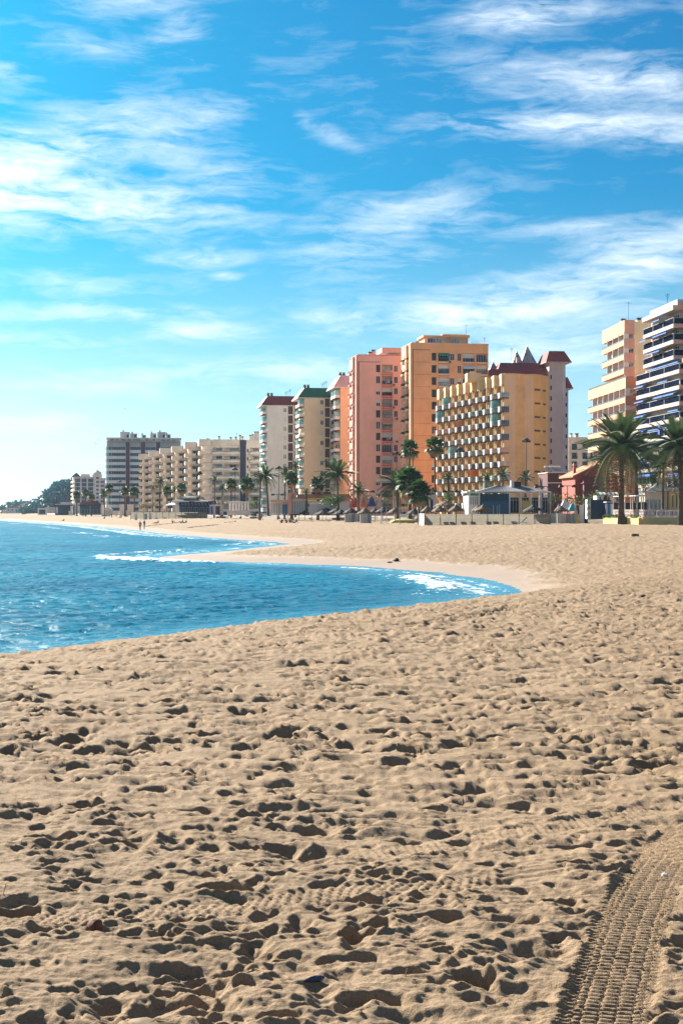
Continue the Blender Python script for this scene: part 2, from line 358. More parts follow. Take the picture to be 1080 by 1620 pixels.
wv = wv * calm * .85
# the breaking swell near the far shores
line = o_ + 1.4 * gn(x / 7, y / 7, 61) + .6 * gn(x / 2.2, y / 2.2, 62)
crest_on = sst(gn(x / 16 + 3.3, y / 16, 63), -.22, .12) * sst(y, 52, 60)
tipw = .8 * np.exp(-(((x + 13) / 5.0) ** 2 + ((y - 101) / 7) ** 2)) + .62 * np.exp(-(((x - 5.0 + .10 * (y - 66)) / 1.0) ** 2 + ((y - 66) / 9.0) ** 2))
br = np.exp(-((line - 3.0) / .9) ** 2)
wv += .26 * br * np.clip(crest_on * .6 + tipw, 0, 1.2) + .05 * np.exp(-((line - 6.5) / 1.0) ** 2) * crest_on
WZ[sub] = SEA + wv * .9 - .03 + .09
foam = np.zeros(WX.shape)
onfar = sst(y, 52, 62)
swash = np.exp(-((o_ - .15) / .55) ** 2) * .62 * (.45 + .9 * gn(x / 5, y / 5, 64) + .4)
f_ = onfar * np.clip(np.maximum(swash * onfar, np.maximum(br * (crest_on * .55 + tipw * 1.0), .42 * np.exp(-((line - 1.3) / 1.1) ** 2) * crest_on + .55 * tipw * sst(o_, 5.5, 2))), 0, 1)
faru = sst(y, 150, 215); f_ = np.maximum(f_, faru * (.62 * np.exp(-((line - 4.0) / 1.5) ** 2) + .55 * np.exp(-((line - 11) / 2.0) ** 2) * sst(gn(x / 22, y / 22, 66), -.1, .2) + .5 * np.exp(-((o_ - .5) / 2.0) ** 2)))
caps = .30 * sst(gn(p / 9, q / 5, 67), .36, .55) * sst(o_, 10, 25) * sst(wv, .10, .22)
foam[sub] = np.clip(np.maximum(f_, caps), 0, 1)
shal = 1 - sst(off + gn(WX / 3, WY / 3, 68), 0.0, 4.5)
water = mesh_grid('sea', WX, WY, WZ, {'foam': foam, 'shallow': shal}, wat_m)
# ------------------------------------------------------------------ helpers for things and parts
rnd = random.Random(3)
MATS = {'sand': sand_m}
def paint(name, col, rough=.8, var=.10, streak=.10, scale=.35, spec=.3, metal=0.0, bumpd=0.0, trans=0.0):
    m, g, b = new_mat(name)
    tc = g.n('ShaderNodeTexCoord').outputs['Object']
    n1 = g.noise(tc, scale, 5, .6); n2 = g.noise(g.map(tc, scale=(1.3, 1.3, .06)), 1.1, 4, .6)
    dark = tuple(c * (1 - 2.2 * var) for c in col); lite = tuple(min(1, c * (1 + var)) for c in col)
    c = g.mix(g.rng(n1.outputs['Fac'], .3, .7), dark, lite)
    if streak: c = g.mix(g.rng(n2.outputs['Fac'], .52, .8, 0, streak * 3), c, tuple(c_ * .62 for c_ in col))
    g.nt.links.new(c, b.inputs['Base Color']); b.inputs['Roughness'].default_value = rough
    b.inputs['Specular IOR Level'].default_value = spec; b.inputs['Metallic'].default_value = metal
    if bumpd: bump(g, b, g.noise(tc, 9, 5, .7).outputs['Fac'], bumpd)
    if trans:
        t = g.n('ShaderNodeBsdfTranslucent'); g.nt.links.new(c, t.inputs['Color'])
        mx = g.n('ShaderNodeMixShader'); mx.inputs[0].default_value = trans
        g.nt.links.new(b.outputs[0], mx.inputs[1]); g.nt.links.new(t.outputs[0], mx.inputs[2])
        g.nt.links.new(mx.outputs[0], g.nt.nodes['Material Output'].inputs['Surface'])
    MATS[name] = m
    return m
for nm, col, kw in [
    ('white', (.72, .68, .63), {}), ('cream', (0.78, 0.6, 0.44), {}), ('ivory', (0.8, 0.68, 0.55), {}), ('pale_grey', (0.46, 0.46, 0.46), {}), ('concrete', (.42, .40, .37), {}),
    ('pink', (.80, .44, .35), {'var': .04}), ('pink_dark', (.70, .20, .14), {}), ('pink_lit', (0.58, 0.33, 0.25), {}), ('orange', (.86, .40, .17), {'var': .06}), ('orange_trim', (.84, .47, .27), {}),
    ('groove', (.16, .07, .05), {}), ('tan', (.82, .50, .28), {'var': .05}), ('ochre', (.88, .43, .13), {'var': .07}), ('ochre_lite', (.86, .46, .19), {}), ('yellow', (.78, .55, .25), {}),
    ('brown_slab', (.16, .07, .05), {}), ('white_tower', (.80, .72, .66), {'var': .04}), ('straw', (.82, .64, .40), {'var': .04}), ('peach', (.84, .50, .27), {'var': .04}),
    ('maroon_roof', (.24, .04, .045), {'scale': 2}), ('green_roof', (.012, .12, .07), {'scale': 2}), ('pink_roof', (.66, .42, .38), {}), ('mauve', (.58, .42, .38), {'var': .05}), ('mauve_lite', (.62, .52, .50), {}),
    ('brown_panel', (.085, .03, .03), {'rough': .4}), ('purple', (.10, .03, .05), {'rough': .5}), ('navy', (.02, .025, .06), {'rough': .45}), ('dark_metal', (.03, .033, .038), {'rough': .5}),
    ('steel', (.45, .46, .48), {'rough': .35, 'metal': .6}), ('salmon', (.74, .38, .27), {}), ('coral', (.70, .26, .13), {}), ('apricot', (.54, .32, .175), {}), ('rose_white', (0.48, 0.39, 0.33), {}),
    ('blue_awning', (.03, .16, .50), {}), ('orange_cloth', (.80, .20, .02), {}), ('thatch', (.20, .125, .07), {'var': .25, 'scale': 6, 'bumpd': .03}), ('thatch_dark', (.05, .04, .04), {'var': .2, 'scale': 6, 'bumpd': .03}),
    ('wood', (.26, .16, .09), {'scale': 3}), ('pole_grey', (.45, .43, .40), {}), ('canvas', (0.5, 0.47, 0.4), {'var': .05, 'trans': .35}), ('fence_cloth', (.22, .20, .165), {'var': .05, 'trans': .5, 'scale': 2}),
    ('teal_wall', (.02, .10, .17), {'rough': .5}), ('container_blue', (.012, .05, .10), {'rough': .45}), ('door_blue', (.01, .16, .42), {'rough': .4}), ('green_trim', (.01, .26, .15), {}), ('roof_grey', (.19, .19, .20), {'scale': 3}),
    ('terracotta', (.50, .19, .09), {}), ('red_wall', (0.36, 0.07, 0.045), {}), ('maroon_wall', (.10, .035, .035), {}), ('yellow_wall', (0.66, 0.47, 0.2), {}), ('yellow_board', (.78, .50, .04), {}),
    ('trunk', (.12, .08, .055), {'var': .25, 'scale': 5, 'bumpd': .04}), ('wicker', (.42, .40, .36), {'scale': 3}), ('wicker_blue', (.16, .23, .30), {'scale': 3}), ('skin', (.48, .27, .18), {}),
    ('cloth_black', (.015, .015, .02), {}), ('cloth_navy', (.02, .03, .09), {}), ('cloth_blue', (.04, .10, .32), {}), ('cloth_green', (.05, .45, .12), {}), ('cloth_red', (.55, .04, .04), {}), ('cloth_grey', (.2, .2, .22), {}), ('cloth_white', (0.58, 0.57, 0.55), {}),
    ('hair', (.02, .014, .01), {}), ('car_white', (.75, .75, .75), {'rough': .25, 'streak': 0}), ('car_blue', (.03, .07, .20), {'rough': .25, 'streak': 0}), ('car_dark', (.03, .03, .035), {'rough': .25, 'streak': 0}), ('car_red', (.4, .03, .03), {'rough': .25, 'streak': 0}),
    ('rubber', (.02, .02, .02), {}), ('stone_red', (.13, .05, .03), {'scale': 12}), ('weed', (.045, .03, .018), {'scale': 9}), ('clod', (.15, .09, .035), {'scale': 14, 'var': .2}), ('debris_blue', (.05, .06, .10), {}), ('gull', (.10, .10, .11), {}),
    ('pavement', (0.3, 0.25, 0.2), {}), ('teal_kite', (.03, .35, .38), {}), ('shade_blind', (.66, .64, .60), {'rough': .6}), ('curtain', (.50, .46, .40), {}), ('door_wood', (.30, .14, .06), {}), ('towel_blue', (.02, .06, .55), {}), ('hill_rock', (.30, .27, .22), {'scale': .05, 'var': .2}),
    ('hotel_back', (.72, .50, .25), {}), ('rail_white', (0.47, 0.44, 0.41), {}), ('dry_leaf', (.34, .22, .10), {'scale': 3}), ('yellow_mat', (.40, .33, .10), {'scale': 2}), ('plank_pale', (.62, .56, .46), {'scale': 4}),
]: paint(nm, col, **kw)
def glassy(name, col, rough=.12, spec=.6):
    m, g, b = new_mat(name)
    tc = g.n('ShaderNodeTexCoord').outputs['Object']
    n1 = g.noise(tc, .9, 3, .5)
    g.nt.links.new(g.mix(g.rng(n1.outputs['Fac'], .4, .6), tuple(c * .55 for c in col), col), b.inputs['Base Color'])
    b.inputs['Roughness'].default_value = rough; b.inputs['Specular IOR Level'].default_value = spec
    MATS[name] = m
glassy('glass_dark', (.016, .020, .038), .25, .2); glassy('glass_teal', (.012, .075, .115), .3, .06); glassy('glass_blue', (.025, .065, .14), .25, .35); glassy('glass_pale', (.30, .36, .38), .2); glassy('glass_aqua', (.16, .42, .42), .2); glassy('rail_glass', (.010, .016, .038), .6, 0.0); glassy('pyramid_glass', (.40, .40, .45), .4, .3)
def leafy(name, a, b_, tr=.3):
    m, g, b = new_mat(name)
    tc = g.n('ShaderNodeTexCoord').outputs['Object']; oi = g.n('ShaderNodeObjectInfo').outputs['Random']
    n1 = g.noise(tc, 1.7, 4, .6)
    c = g.mix(g.rng(g.m('ADD', n1.outputs['Fac'], g.m('MULTIPLY', g.m('SUBTRACT', oi, .5), .5)), .25, .75), a, b_)
    g.nt.links.new(c, b.inputs['Base Color']); b.inputs['Roughness'].default_value = .5; b.inputs['Specular IOR Level'].default_value = .35
    t = g.n('ShaderNodeBsdfTranslucent'); g.nt.links.new(c, t.inputs['Color'])
    mx = g.n('ShaderNodeMixShader'); mx.inputs[0].default_value = tr
    g.nt.links.new(b.outputs[0], mx.inputs[1]); g.nt.links.new(t.outputs[0], mx.inputs[2]); g.nt.links.new(mx.outputs[0], g.nt.nodes['Material Output'].inputs['Surface'])
    MATS[name] = m
leafy('leaf', (.022, .055, .014), (.07, .12, .03)); leafy('leaf_fan', (.020, .060, .018), (.06, .14, .03)); leafy('bush', (.03, .07, .012), (.10, .16, .035)); leafy('bush_dry', (.12, .12, .04), (.20, .15, .07)); leafy('hill_haze_green', (.02, .11, .13), (.045, .17, .19), .1)  # hill foliage tinted blue: distance haze put into the leaf colour

class MB:
    def __init__(s): s.v = []; s.f = []; s.mi = []; s.mats = []
    def _m(s, m):
        if m not in s.mats: s.mats.append(m)
        return s.mats.index(m)
    def poly(s, pts, m):
        n = len(s.v); s.v += [tuple(p) for p in pts]; s.f.append(list(range(n, n + len(pts)))); s.mi.append(s._m(m))
    def raw(s, verts, faces, m):
        n = len(s.v); s.v += [tuple(p) for p in verts]; k = s._m(m)
        for f in faces: s.f.append([i + n for i in f]); s.mi.append(k)
    def box(s, x0, x1, y0, y1, z0, z1, m):
        v = [(x, y, z) for z in (z0, z1) for y in (y0, y1) for x in (x0, x1)]
        s.raw(v, [(0, 2, 3, 1), (4, 5, 7, 6), (0, 1, 5, 4), (2, 6, 7, 3), (0, 4, 6, 2), (1, 3, 7, 5)], m)
    def prism(s, pts, z0, z1, m, mtop=None):           # plan polygon, counter-clockwise
        n = len(pts); v = [(x, y, z0) for x, y in pts] + [(x, y, z1) for x, y in pts]
        s.raw(v, [(i, (i + 1) % n, n + (i + 1) % n, n + i) for i in range(n)] + [tuple(range(n - 1, -1, -1))], m)
        s.poly([(x, y, z1) for x, y in pts], mtop or m)
    def frustum(s, r0, z0, r1, z1, m, cap=True):       # rectangles (x0,x1,y0,y1)
        v = [(r[a], r[b], z) for r, z in ((r0, z0), (r1, z1)) for a, b in ((0, 2), (1, 2), (1, 3), (0, 3))]
        s.raw(v, [(0, 1, 5, 4), (1, 2, 6, 5), (2, 3, 7, 6), (3, 0, 4, 7), (3, 2, 1, 0)] + ([(4, 5, 6, 7)] if cap else []), m)
    def rod(s, a, b, ra, rb, m, n=6):
        a, b = Vector(a), Vector(b); d = (b - a); q = d.to_track_quat('Z', 'Y')
        v = []
        for p, r in ((a, ra), (b, rb)):
            for i in range(n):
                t = 2 * math.pi * i / n; v.append(p + q @ Vector((r * math.cos(t), r * math.sin(t), 0)))
        s.raw(v, [(i, (i + 1) % n, n + (i + 1) % n, n + i) for i in range(n)] + [tuple(range(n - 1, -1, -1)), tuple(range(n, 2 * n))], m)
    def lathe(s, prof, m, n=10, c=(0, 0), wob=0.0):
        v = []; f = []
        for k, (r, z) in enumerate(prof):
            for i in range(n):
                t = 2 * math.pi * i / n; q = r * (1 + wob * math.sin(i * 2.4 + k * 1.9)); v.append((c[0] + q * math.cos(t), c[1] + q * math.sin(t), z))
        for k in range(len(prof) - 1):
            for i in range(n): f.append((k * n + i, k * n + (i + 1) % n, (k + 1) * n + (i + 1) % n, (k + 1) * n + i))
        f.append(tuple(range(n - 1, -1, -1))); f.append(tuple((len(prof) - 1) * n + i for i in range(n)))
        s.raw(v, f, m)
    def mesh(s, name, smooth=False):
        me = bpy.data.meshes.new(name); me.from_pydata(s.v, [], s.f)
        for m in s.mats: me.materials.append(MATS[m])
        me.polygons.foreach_set('material_index', s.mi)
        if smooth: me.shade_smooth()
        me.update(); return me
def link(name, me, parent=None, loc=(0, 0, 0), rot=(0, 0, 0), scale=None):
    o = bpy.data.objects.new(name, me); C.objects.link(o)
    if parent is not None: o.parent = parent
    o.location = loc; o.rotation_euler = rot
    if scale is not None: o.scale = scale if isinstance(scale, (tuple, list)) else (scale,) * 3
    return o
def part(name, mb, parent, loc=(0, 0, 0), rot=(0, 0, 0), smooth=False): return link(name, mb.mesh(name, smooth), parent, loc, rot)
def tag(o, label, cat, group=None):
    o['label'] = label; o['category'] = cat
    if 'kind' not in o: o['kind'] = 'thing'
    if group: o['group'] = group
    return o
def thing(name, label, cat, loc, rz=0.0, group=None):
    o = link(name, None, None, loc, (0, 0, rz)); o.empty_display_size = .5
    return tag(o, label, cat, group)
CACHE = {}
def unit(name, key, build, parent, loc, rz=0.0, scale=None, smooth=False):
    if key not in CACHE:
        mb = MB(); build(mb); CACHE[key] = mb.mesh(name, smooth)
    return link(name, CACHE[key], parent, loc, (0, 0, rz), scale)
def W(px, py, d): return Vector(((px - 540) / 2250 * d, d, 1.8 + (810 - py) / 2250 * d))
def gx(px, d): return (px - 540) / 2250 * d
FR, LF = 0.0, -math.pi / 2                             # units turned to a front wall or to the left wall

def facade(mb, Wd, H, ops, face, m, rev=None, z0=0.0, u0=0.0, off=0.0):
    """wall of a building with real openings: ops = (u0,u1,z0,z1,depth,back material)"""
    us = sorted({0.0, Wd} | {o[i] for o in ops for i in (0, 1)}); zs = sorted({z0, H} | {o[i] for o in ops for i in (2, 3)})
    T = (lambda u, d, z: (u0 + u, off + d, z)) if face == 'f' else (lambda u, d, z: (off + d, u0 + u, z))
    for a, b in zip(us, us[1:]):
        if b - a < 1e-6: continue
        c = (a + b) / 2; col = [o for o in ops if o[0] < c < o[1]]; run = None
        for z1, z2 in zip(zs, zs[1:]):
            e = (z1 + z2) / 2
            if any(o[2] < e < o[3] for o in col):
                if run is not None: mb.poly([T(a, 0, run), T(b, 0, run), T(b, 0, z1), T(a, 0, z1)], m); run = None
            elif run is None: run = z1
        if run is not None: mb.poly([T(a, 0, run), T(b, 0, run), T(b, 0, H), T(a, 0, H)], m)
    for (a, b, z1, z2, d, back) in ops:
        r = rev or m
        mb.poly([T(a, 0, z1), T(a, d, z1), T(a, d, z2), T(a, 0, z2)], r); mb.poly([T(b, 0, z1), T(b, 0, z2), T(b, d, z2), T(b, d, z1)], r)
        mb.poly([T(a, 0, z2), T(a, d, z2), T(b, d, z2), T(b, 0, z2)], r); mb.poly([T(a, 0, z1), T(b, 0, z1), T(b, d, z1), T(a, d, z1)], r)
        if back: mb.poly([T(a, d, z1), T(b, d, z1), T(b, d, z2), T(a, d, z2)], back)

def window(parent, x, y, z, wd, ht, rz=FR, glass='glass_dark', frame='white', muntins=1, name='window'):
    """window set in an opening: frame > pane; (x,y,z) is the middle of the sill line"""
    def fr(mb):
        t = .07
        mb.box(-wd / 2, wd / 2, -.04, .04, 0, t, frame); mb.box(-wd / 2, wd / 2, -.04, .04, ht - t, ht, frame)
        mb.box(-wd / 2, -wd / 2 + t, -.04, .04, t, ht - t, frame); mb.box(wd / 2 - t, wd / 2, -.04, .04, t, ht - t, frame)
        for k in range(muntins):
            u = -wd / 2 + wd * (k + 1) / (muntins + 1); mb.box(u - .035, u + .035, -.03, .03, t, ht - t, frame)
    o = unit(name, ('win', wd, ht, frame, muntins), fr, parent, (x, y, z), rz)
    def pa(mb): mb.box(-wd / 2 + .06, wd / 2 - .06, -.012, .012, .06, ht - .06, glass)
    unit('pane', ('pane', wd, ht, glass), pa, o, (0, 0, 0))
    return o
def blind(parent, x, y, z, wd, ht, rz=FR, m='shade_blind'):
    def bl(mb):
        n = max(3, int(ht / .22))
        for k in range(n): mb.box(-wd / 2, wd / 2, -.02 - .008 * (k % 2), .02, k * ht / n, (k + .94) * ht / n, m)
    return unit('roller_blind', ('blind', wd, ht, m), bl, parent, (x, y, z), rz)
def railing(parent, x, y, z, wd, ht=1.0, rz=FR, bars='dark_metal', panel=None, step=.9, name='railing'):
    def ra(mb):
        mb.box(-wd / 2, wd / 2, -.025, .025, ht - .05, ht, bars)
        if panel: mb.box(-wd / 2 + .03, wd / 2 - .03, -.01, .01, .06, ht - .07, panel)
        n = max(1, int(wd / (step if panel else .16)))
        for k in range(n + 1):
            u = -wd / 2 + .02 + (wd - .04) * k / n; mb.box(u - .012, u + .012, -.022, .022, 0, ht - .05, bars)
    return unit(name, ('rail', wd, ht, bars, panel, step), ra, parent, (x, y, z), rz)
def chimney(parent, x, y, z, h=1.6, wd=.8, m='white'):
    def ch(mb):
        mb.box(-wd / 2, wd / 2, -wd / 2, wd / 2, 0, h, m); mb.box(-wd * .62, wd * .62, -wd * .62, wd * .62, h, h + .12, m)
        mb.box(-wd * .35, wd * .35, -wd * .35, wd * .35, h + .12, h + .45, 'dark_metal'); mb.box(-wd * .6, wd * .6, -wd * .6, wd * .6, h + .45, h + .6, 'dark_metal')
    return unit('chimney', ('chim', h, wd, m), ch, parent, (x, y, z))
def aerial(parent, x, y, z, h=3.0):
    def ae(mb):
        mb.rod((0, 0, 0), (0, 0, h), .04, .03, 'dark_metal', 5)
        for k in range(4): mb.box(-.6 + .08 * k, .6 - .08 * k, -.02, .02, h - .2 - .25 * k, h - .16 - .25 * k, 'dark_metal')
        mb.box(-.02, .02, -.7, .7, h - .35, h - .31, 'dark_metal')
    return unit('aerial', ('aer', h), ae, parent, (x, y, z), rnd.uniform(0, 3))
# ------------------------------------------------------------------ buildings
GZ0 = .7
def at(px, d): return (gx(px, d), d, GZ0)
def zl(py, d): return 1.8 + (810 - py) / 2250 * d - GZ0     # height above a building's base

def slab_tower(name, label, px, d, yaw, wpx, L, ytop, fl, wins, logs_, smalls, wall, trim, lit, grooves):
    s = 2250 / d; T = thing(name, label, 'apartment building', at(px, d), R(yaw))
    H = zl(ytop, d); Wd = wpx / s; U = lambda p: (p - px) / s
    zc = [zl(fl[0] + k * fl[1], d) for k in range(int((800 - fl[0]) / fl[1]) + 1)]; zc = [z for z in zc if z > 1.8]
    body = MB(); ops = []
    for z in zc:
        for a, b in wins: ops.append((U(a), U(b), z - 1.05, z + 1.05, .28, None))
        for a, b in logs_: ops.append((U(a), U(b), z - 1.25, z + 1.1, 1.3, wall))
        for a, b in smalls: ops.append((U(a), U(b), z - .9, z + .95, .25, None))
    facade(body, Wd, H, ops, 'f', wall)
    lops = []
    for z in zc:
        for v0 in (1.2, 6.4): lops.append((v0, v0 + 3.4, z - 1.25, z + 1.05, 1.1, 'curtain'))
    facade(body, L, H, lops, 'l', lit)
    body.poly([(Wd, 0, 0), (Wd, L, 0), (Wd, L, H), (Wd, 0, H)], wall); body.poly([(0, L, 0), (Wd, L, 0), (Wd, L, H), (0, L, H)], wall)
    body.poly([(0, 0, H - .5), (Wd, 0, H - .5), (Wd, L, H - .5), (0, L, H - .5)], 'concrete')
    for x0, x1, y0, y1 in ((-.12, Wd + .1, -.1, .22), (-.12, .22, .22, L), (Wd - .22, Wd + .1, .22, L), (.22, Wd - .22, L - .22, L)): body.box(x0, x1, y0, y1, H, H + .25, trim)
    part('wall', body, T)
    # the lit pilaster along the seaward corner and the incised line round the blank panel
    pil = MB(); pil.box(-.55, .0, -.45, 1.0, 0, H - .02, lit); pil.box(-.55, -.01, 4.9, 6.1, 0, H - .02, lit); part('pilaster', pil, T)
    gm = MB(); x1 = U(wins[0][0]) + (1.3 if name.startswith('pink') else -.5)
    gm.box(.16, .42, -.03, .02, 0, zc[0] + 1.9, 'groove')
    if grooves:
        for z in zc: gm.box(.42, U(wins[0][0]) - .1, -.012, .01, z - 1.62, z - 1.48, 'pink_dark')
    gm.box(.42, x1, -.03, .02, zc[0] + 1.75, zc[0] + 1.9, 'groove'); part('groove', gm, T)
    for k, z in enumerate(zc):
        for a, b in wins:
            w_ = round(U(b) - U(a), 2); q = rnd.random()
            o = window(T, (U(a) + U(b)) / 2, .16, z - 1.05, w_, 2.1, FR, 'glass_dark' if q < .6 else ('brown_panel' if q < .75 and grooves else 'glass_blue'), 'white' if q > .55 else 'dark_metal')
            if q > .72: blind(T, (U(a) + U(b)) / 2, .06, z - .1, w_ - .1, 1.1)
        for a, b in logs_:
            w_ = round(U(b) - U(a), 2); m_ = (U(a) + U(b)) / 2
            window(T, m_ , 1.22, z - 1.2, round(w_ - .3, 2), 2.1, FR, rnd.choice(['glass_dark', 'glass_pale', 'glass_blue', 'curtain']), 'white', 3, 'balcony_door')
            railing(T, m_, .05, z - 1.25, w_, 1.0, FR, 'dark_metal', rnd.choice(['glass_dark', None, 'glass_pale', 'glass_blue']))
            if rnd.random() < .5: blind(T, m_, .45, z - .25 + rnd.choice([0, .45]), w_ - .1, 1.3, FR, rnd.choice(['shade_blind', 'white', 'ivory']))
            def band(mb, w_=w_): mb.box(-w_ / 2 - .05, w_ / 2 + .05, -.28, .0, -.52, 0, trim); mb.box(-w_ / 2 - .05, w_ / 2 + .05, -.26, -.02, -.62, -.52, 'groove')
            unit('balcony_slab', ('band', w_, trim), band, T, (m_, 0, z - 1.25))
        for a, b in smalls:
            w_ = round(U(b) - U(a), 2); q = rnd.random()
            if q < .6: window(T, (U(a) + U(b)) / 2, .14, z - .9, w_, 1.85, FR, 'glass_dark' if q < .3 else 'glass_blue', 'white', 1)
            else: blind(T, (U(a) + U(b)) / 2, .1, z - .9, w_, 1.85, FR, rnd.choice(['shade_blind', wall]))
        if rnd.random() < .45:
            def ac(mb): mb.box(-.45, .45, -.42, -.02, 0, .62, 'pale_grey'); mb.box(-.3, .3, -.435, -.42, .08, .54, 'dark_metal'); mb.box(-.4, -.3, -.4, -.02, -.1, 0, 'dark_metal'); mb.box(.3, .4, -.4, -.02, -.1, 0, 'dark_metal')
            unit('air_conditioner', 'acu', ac, T, (U(smalls[0][0]) - .1 + rnd.choice([0, .9]), 0, z - 1.7))
        for a, b in logs_:
            if rnd.random() < .22:
                w_ = round(U(b) - U(a), 2); am = rnd.choice(['shade_blind', 'green_trim', 'apricot', 'white'])
                def aw2(mb): mb.raw([(-w_ / 2, 0, 0), (w_ / 2, 0, 0), (w_ / 2, -1.0, -.65), (-w_ / 2, -1.0, -.65), (-w_ / 2, -1.0, -.85), (w_ / 2, -1.0, -.85)], [(0, 1, 2, 3), (3, 2, 5, 4)], am)
                unit('awning', ('aw2', w_, am), aw2, T, ((U(a) + U(b)) / 2, -.02, z + 1.05))
            elif rnd.random() < .3:
                lm = rnd.choice(['cloth_blue', 'cloth_white', 'cloth_red', 'teal_kite', 'cloth_grey'])
                def lau(mb): mb.box(-.45, .25, -.07, -.04, .25, 1.02, lm); mb.box(.35, .8, -.07, -.04, .45, 1.02, 'cloth_white')
                unit('laundry', ('lau', lm), lau, T, ((U(a) + U(b)) / 2 + rnd.uniform(-.4, .4), 0, z - 1.25))
        for v0 in (1.2, 6.4):
            def bal(mb):
                pts = [(-1.75, 0), (-1.5, -.75), (-.8, -1.15), (.8, -1.15), (1.5, -.75), (1.75, 0)]
                mb.prism(pts, -.22, .0, trim); mb.prism([(x * .96, y * .96) for x, y in pts], .0, .42, lit)
                for i in range(5):
                    (xa, ya), (xb, yb) = pts[i], pts[i + 1]
                    mb.rod((xa, ya, 1.0), (xb, yb, 1.0), .035, .035, 'dark_metal', 4)
                    for t in (0, .33, .66): mb.rod((xa + (xb - xa) * t, ya + (yb - ya) * t, .4), (xa + (xb - xa) * t, ya + (yb - ya) * t, 1.0), .02, .02, 'dark_metal', 4)
                if trim == 'pink_dark': mb.box(.4, 1.0, -.7, -.2, .42, 1.1, 'cloth_red')
                else: mb.box(-.9, -.3, -.8, -.2, .42, 1.2, 'bush')
            unit('balcony', ('bal', trim), bal, T, (-.02, v0 + 1.7, z - 1.25), LF)
            window(T, .9, v0 + 1.7, z - 1.2, 2.9, 2.1, LF, rnd.choice(['glass_dark', 'glass_blue', 'glass_pale']), 'white', 2, 'balcony_door')
    return T, H, Wd, U

T, H, Wd, U = slab_tower('pink_tower', 'pink apartment tower with salmon balcony bands beside the orange tower', 565.5, 408, 10, 71, 13, 562, (582.3, 18.0),
                         [(595.2, 602)], [(604.6, 621.6)], [(624, 630.4)], 'pink', 'pink_dark', 'pink_lit', False)
for x, h in ((U(591), 1.0), (U(596), 1.6)): chimney(T, x, 5, H, h, 1.0, 'pink')
m = MB(); m.box(U(607), Wd + 2, 2, 9, H + 1.2, H + 2.4, 'pink'); m.box(U(619), Wd, 3, 8, H - .4, H + 1.2, 'concrete'); m.box(U(607), Wd + 2.1, 1.9, 9.1, H + 2.4, H + 2.55, 'pink_dark'); part('roof_canopy', m, T)
T, H, Wd, U = slab_tower('orange_tower', 'tall orange apartment tower with grooved blank flank and rooftop penthouse', 651, 388, 10, 125, 13, 543, (563.6, 19.4),
                         [(683.4, 690.8), (725.4, 731.8)], [(693.8, 712), (734.2, 753.4), (756.2, 774.6)], [(713, 720.4)], 'orange', 'orange_trim', 'orange_trim', True)
m = MB(); m.box(U(676), U(712), 3, 10, H, H + 2.1, 'orange_trim'); m.box(U(673), U(714), 2.4, 10.5, H + 2.1, H + 2.6, 'orange'); m.box(U(706), U(749), 4, 11, H, H + 2.2, 'orange_trim'); m.box(U(705), U(750.5), 3.2, 11.6, H + 2.2, H + 3.0, 'orange')
for k in range(8): m.box(U(710) + k * .8, U(710) + k * .8 + .4, 4, 5, H + 3.0, H + 3.3, 'terracotta')
part('penthouse', m, T)
for k, p in enumerate((687, 697, 709, 728)): window(T, U(p), 2.96 if p < 705 else 3.96, H + .3, 2.2 if p != 709 else 1.6, 1.6, FR, 'glass_pale' if k % 2 else 'glass_blue', 'white', 2)
railing(T, U(760), .6, H, 4.0, 1.1, FR, 'white'); aerial(T, U(747), 5, H + 3, 3.2); aerial(T, U(773), 2, H, 2.4); chimney(T, U(668), 6, H, .6, .7, 'orange')

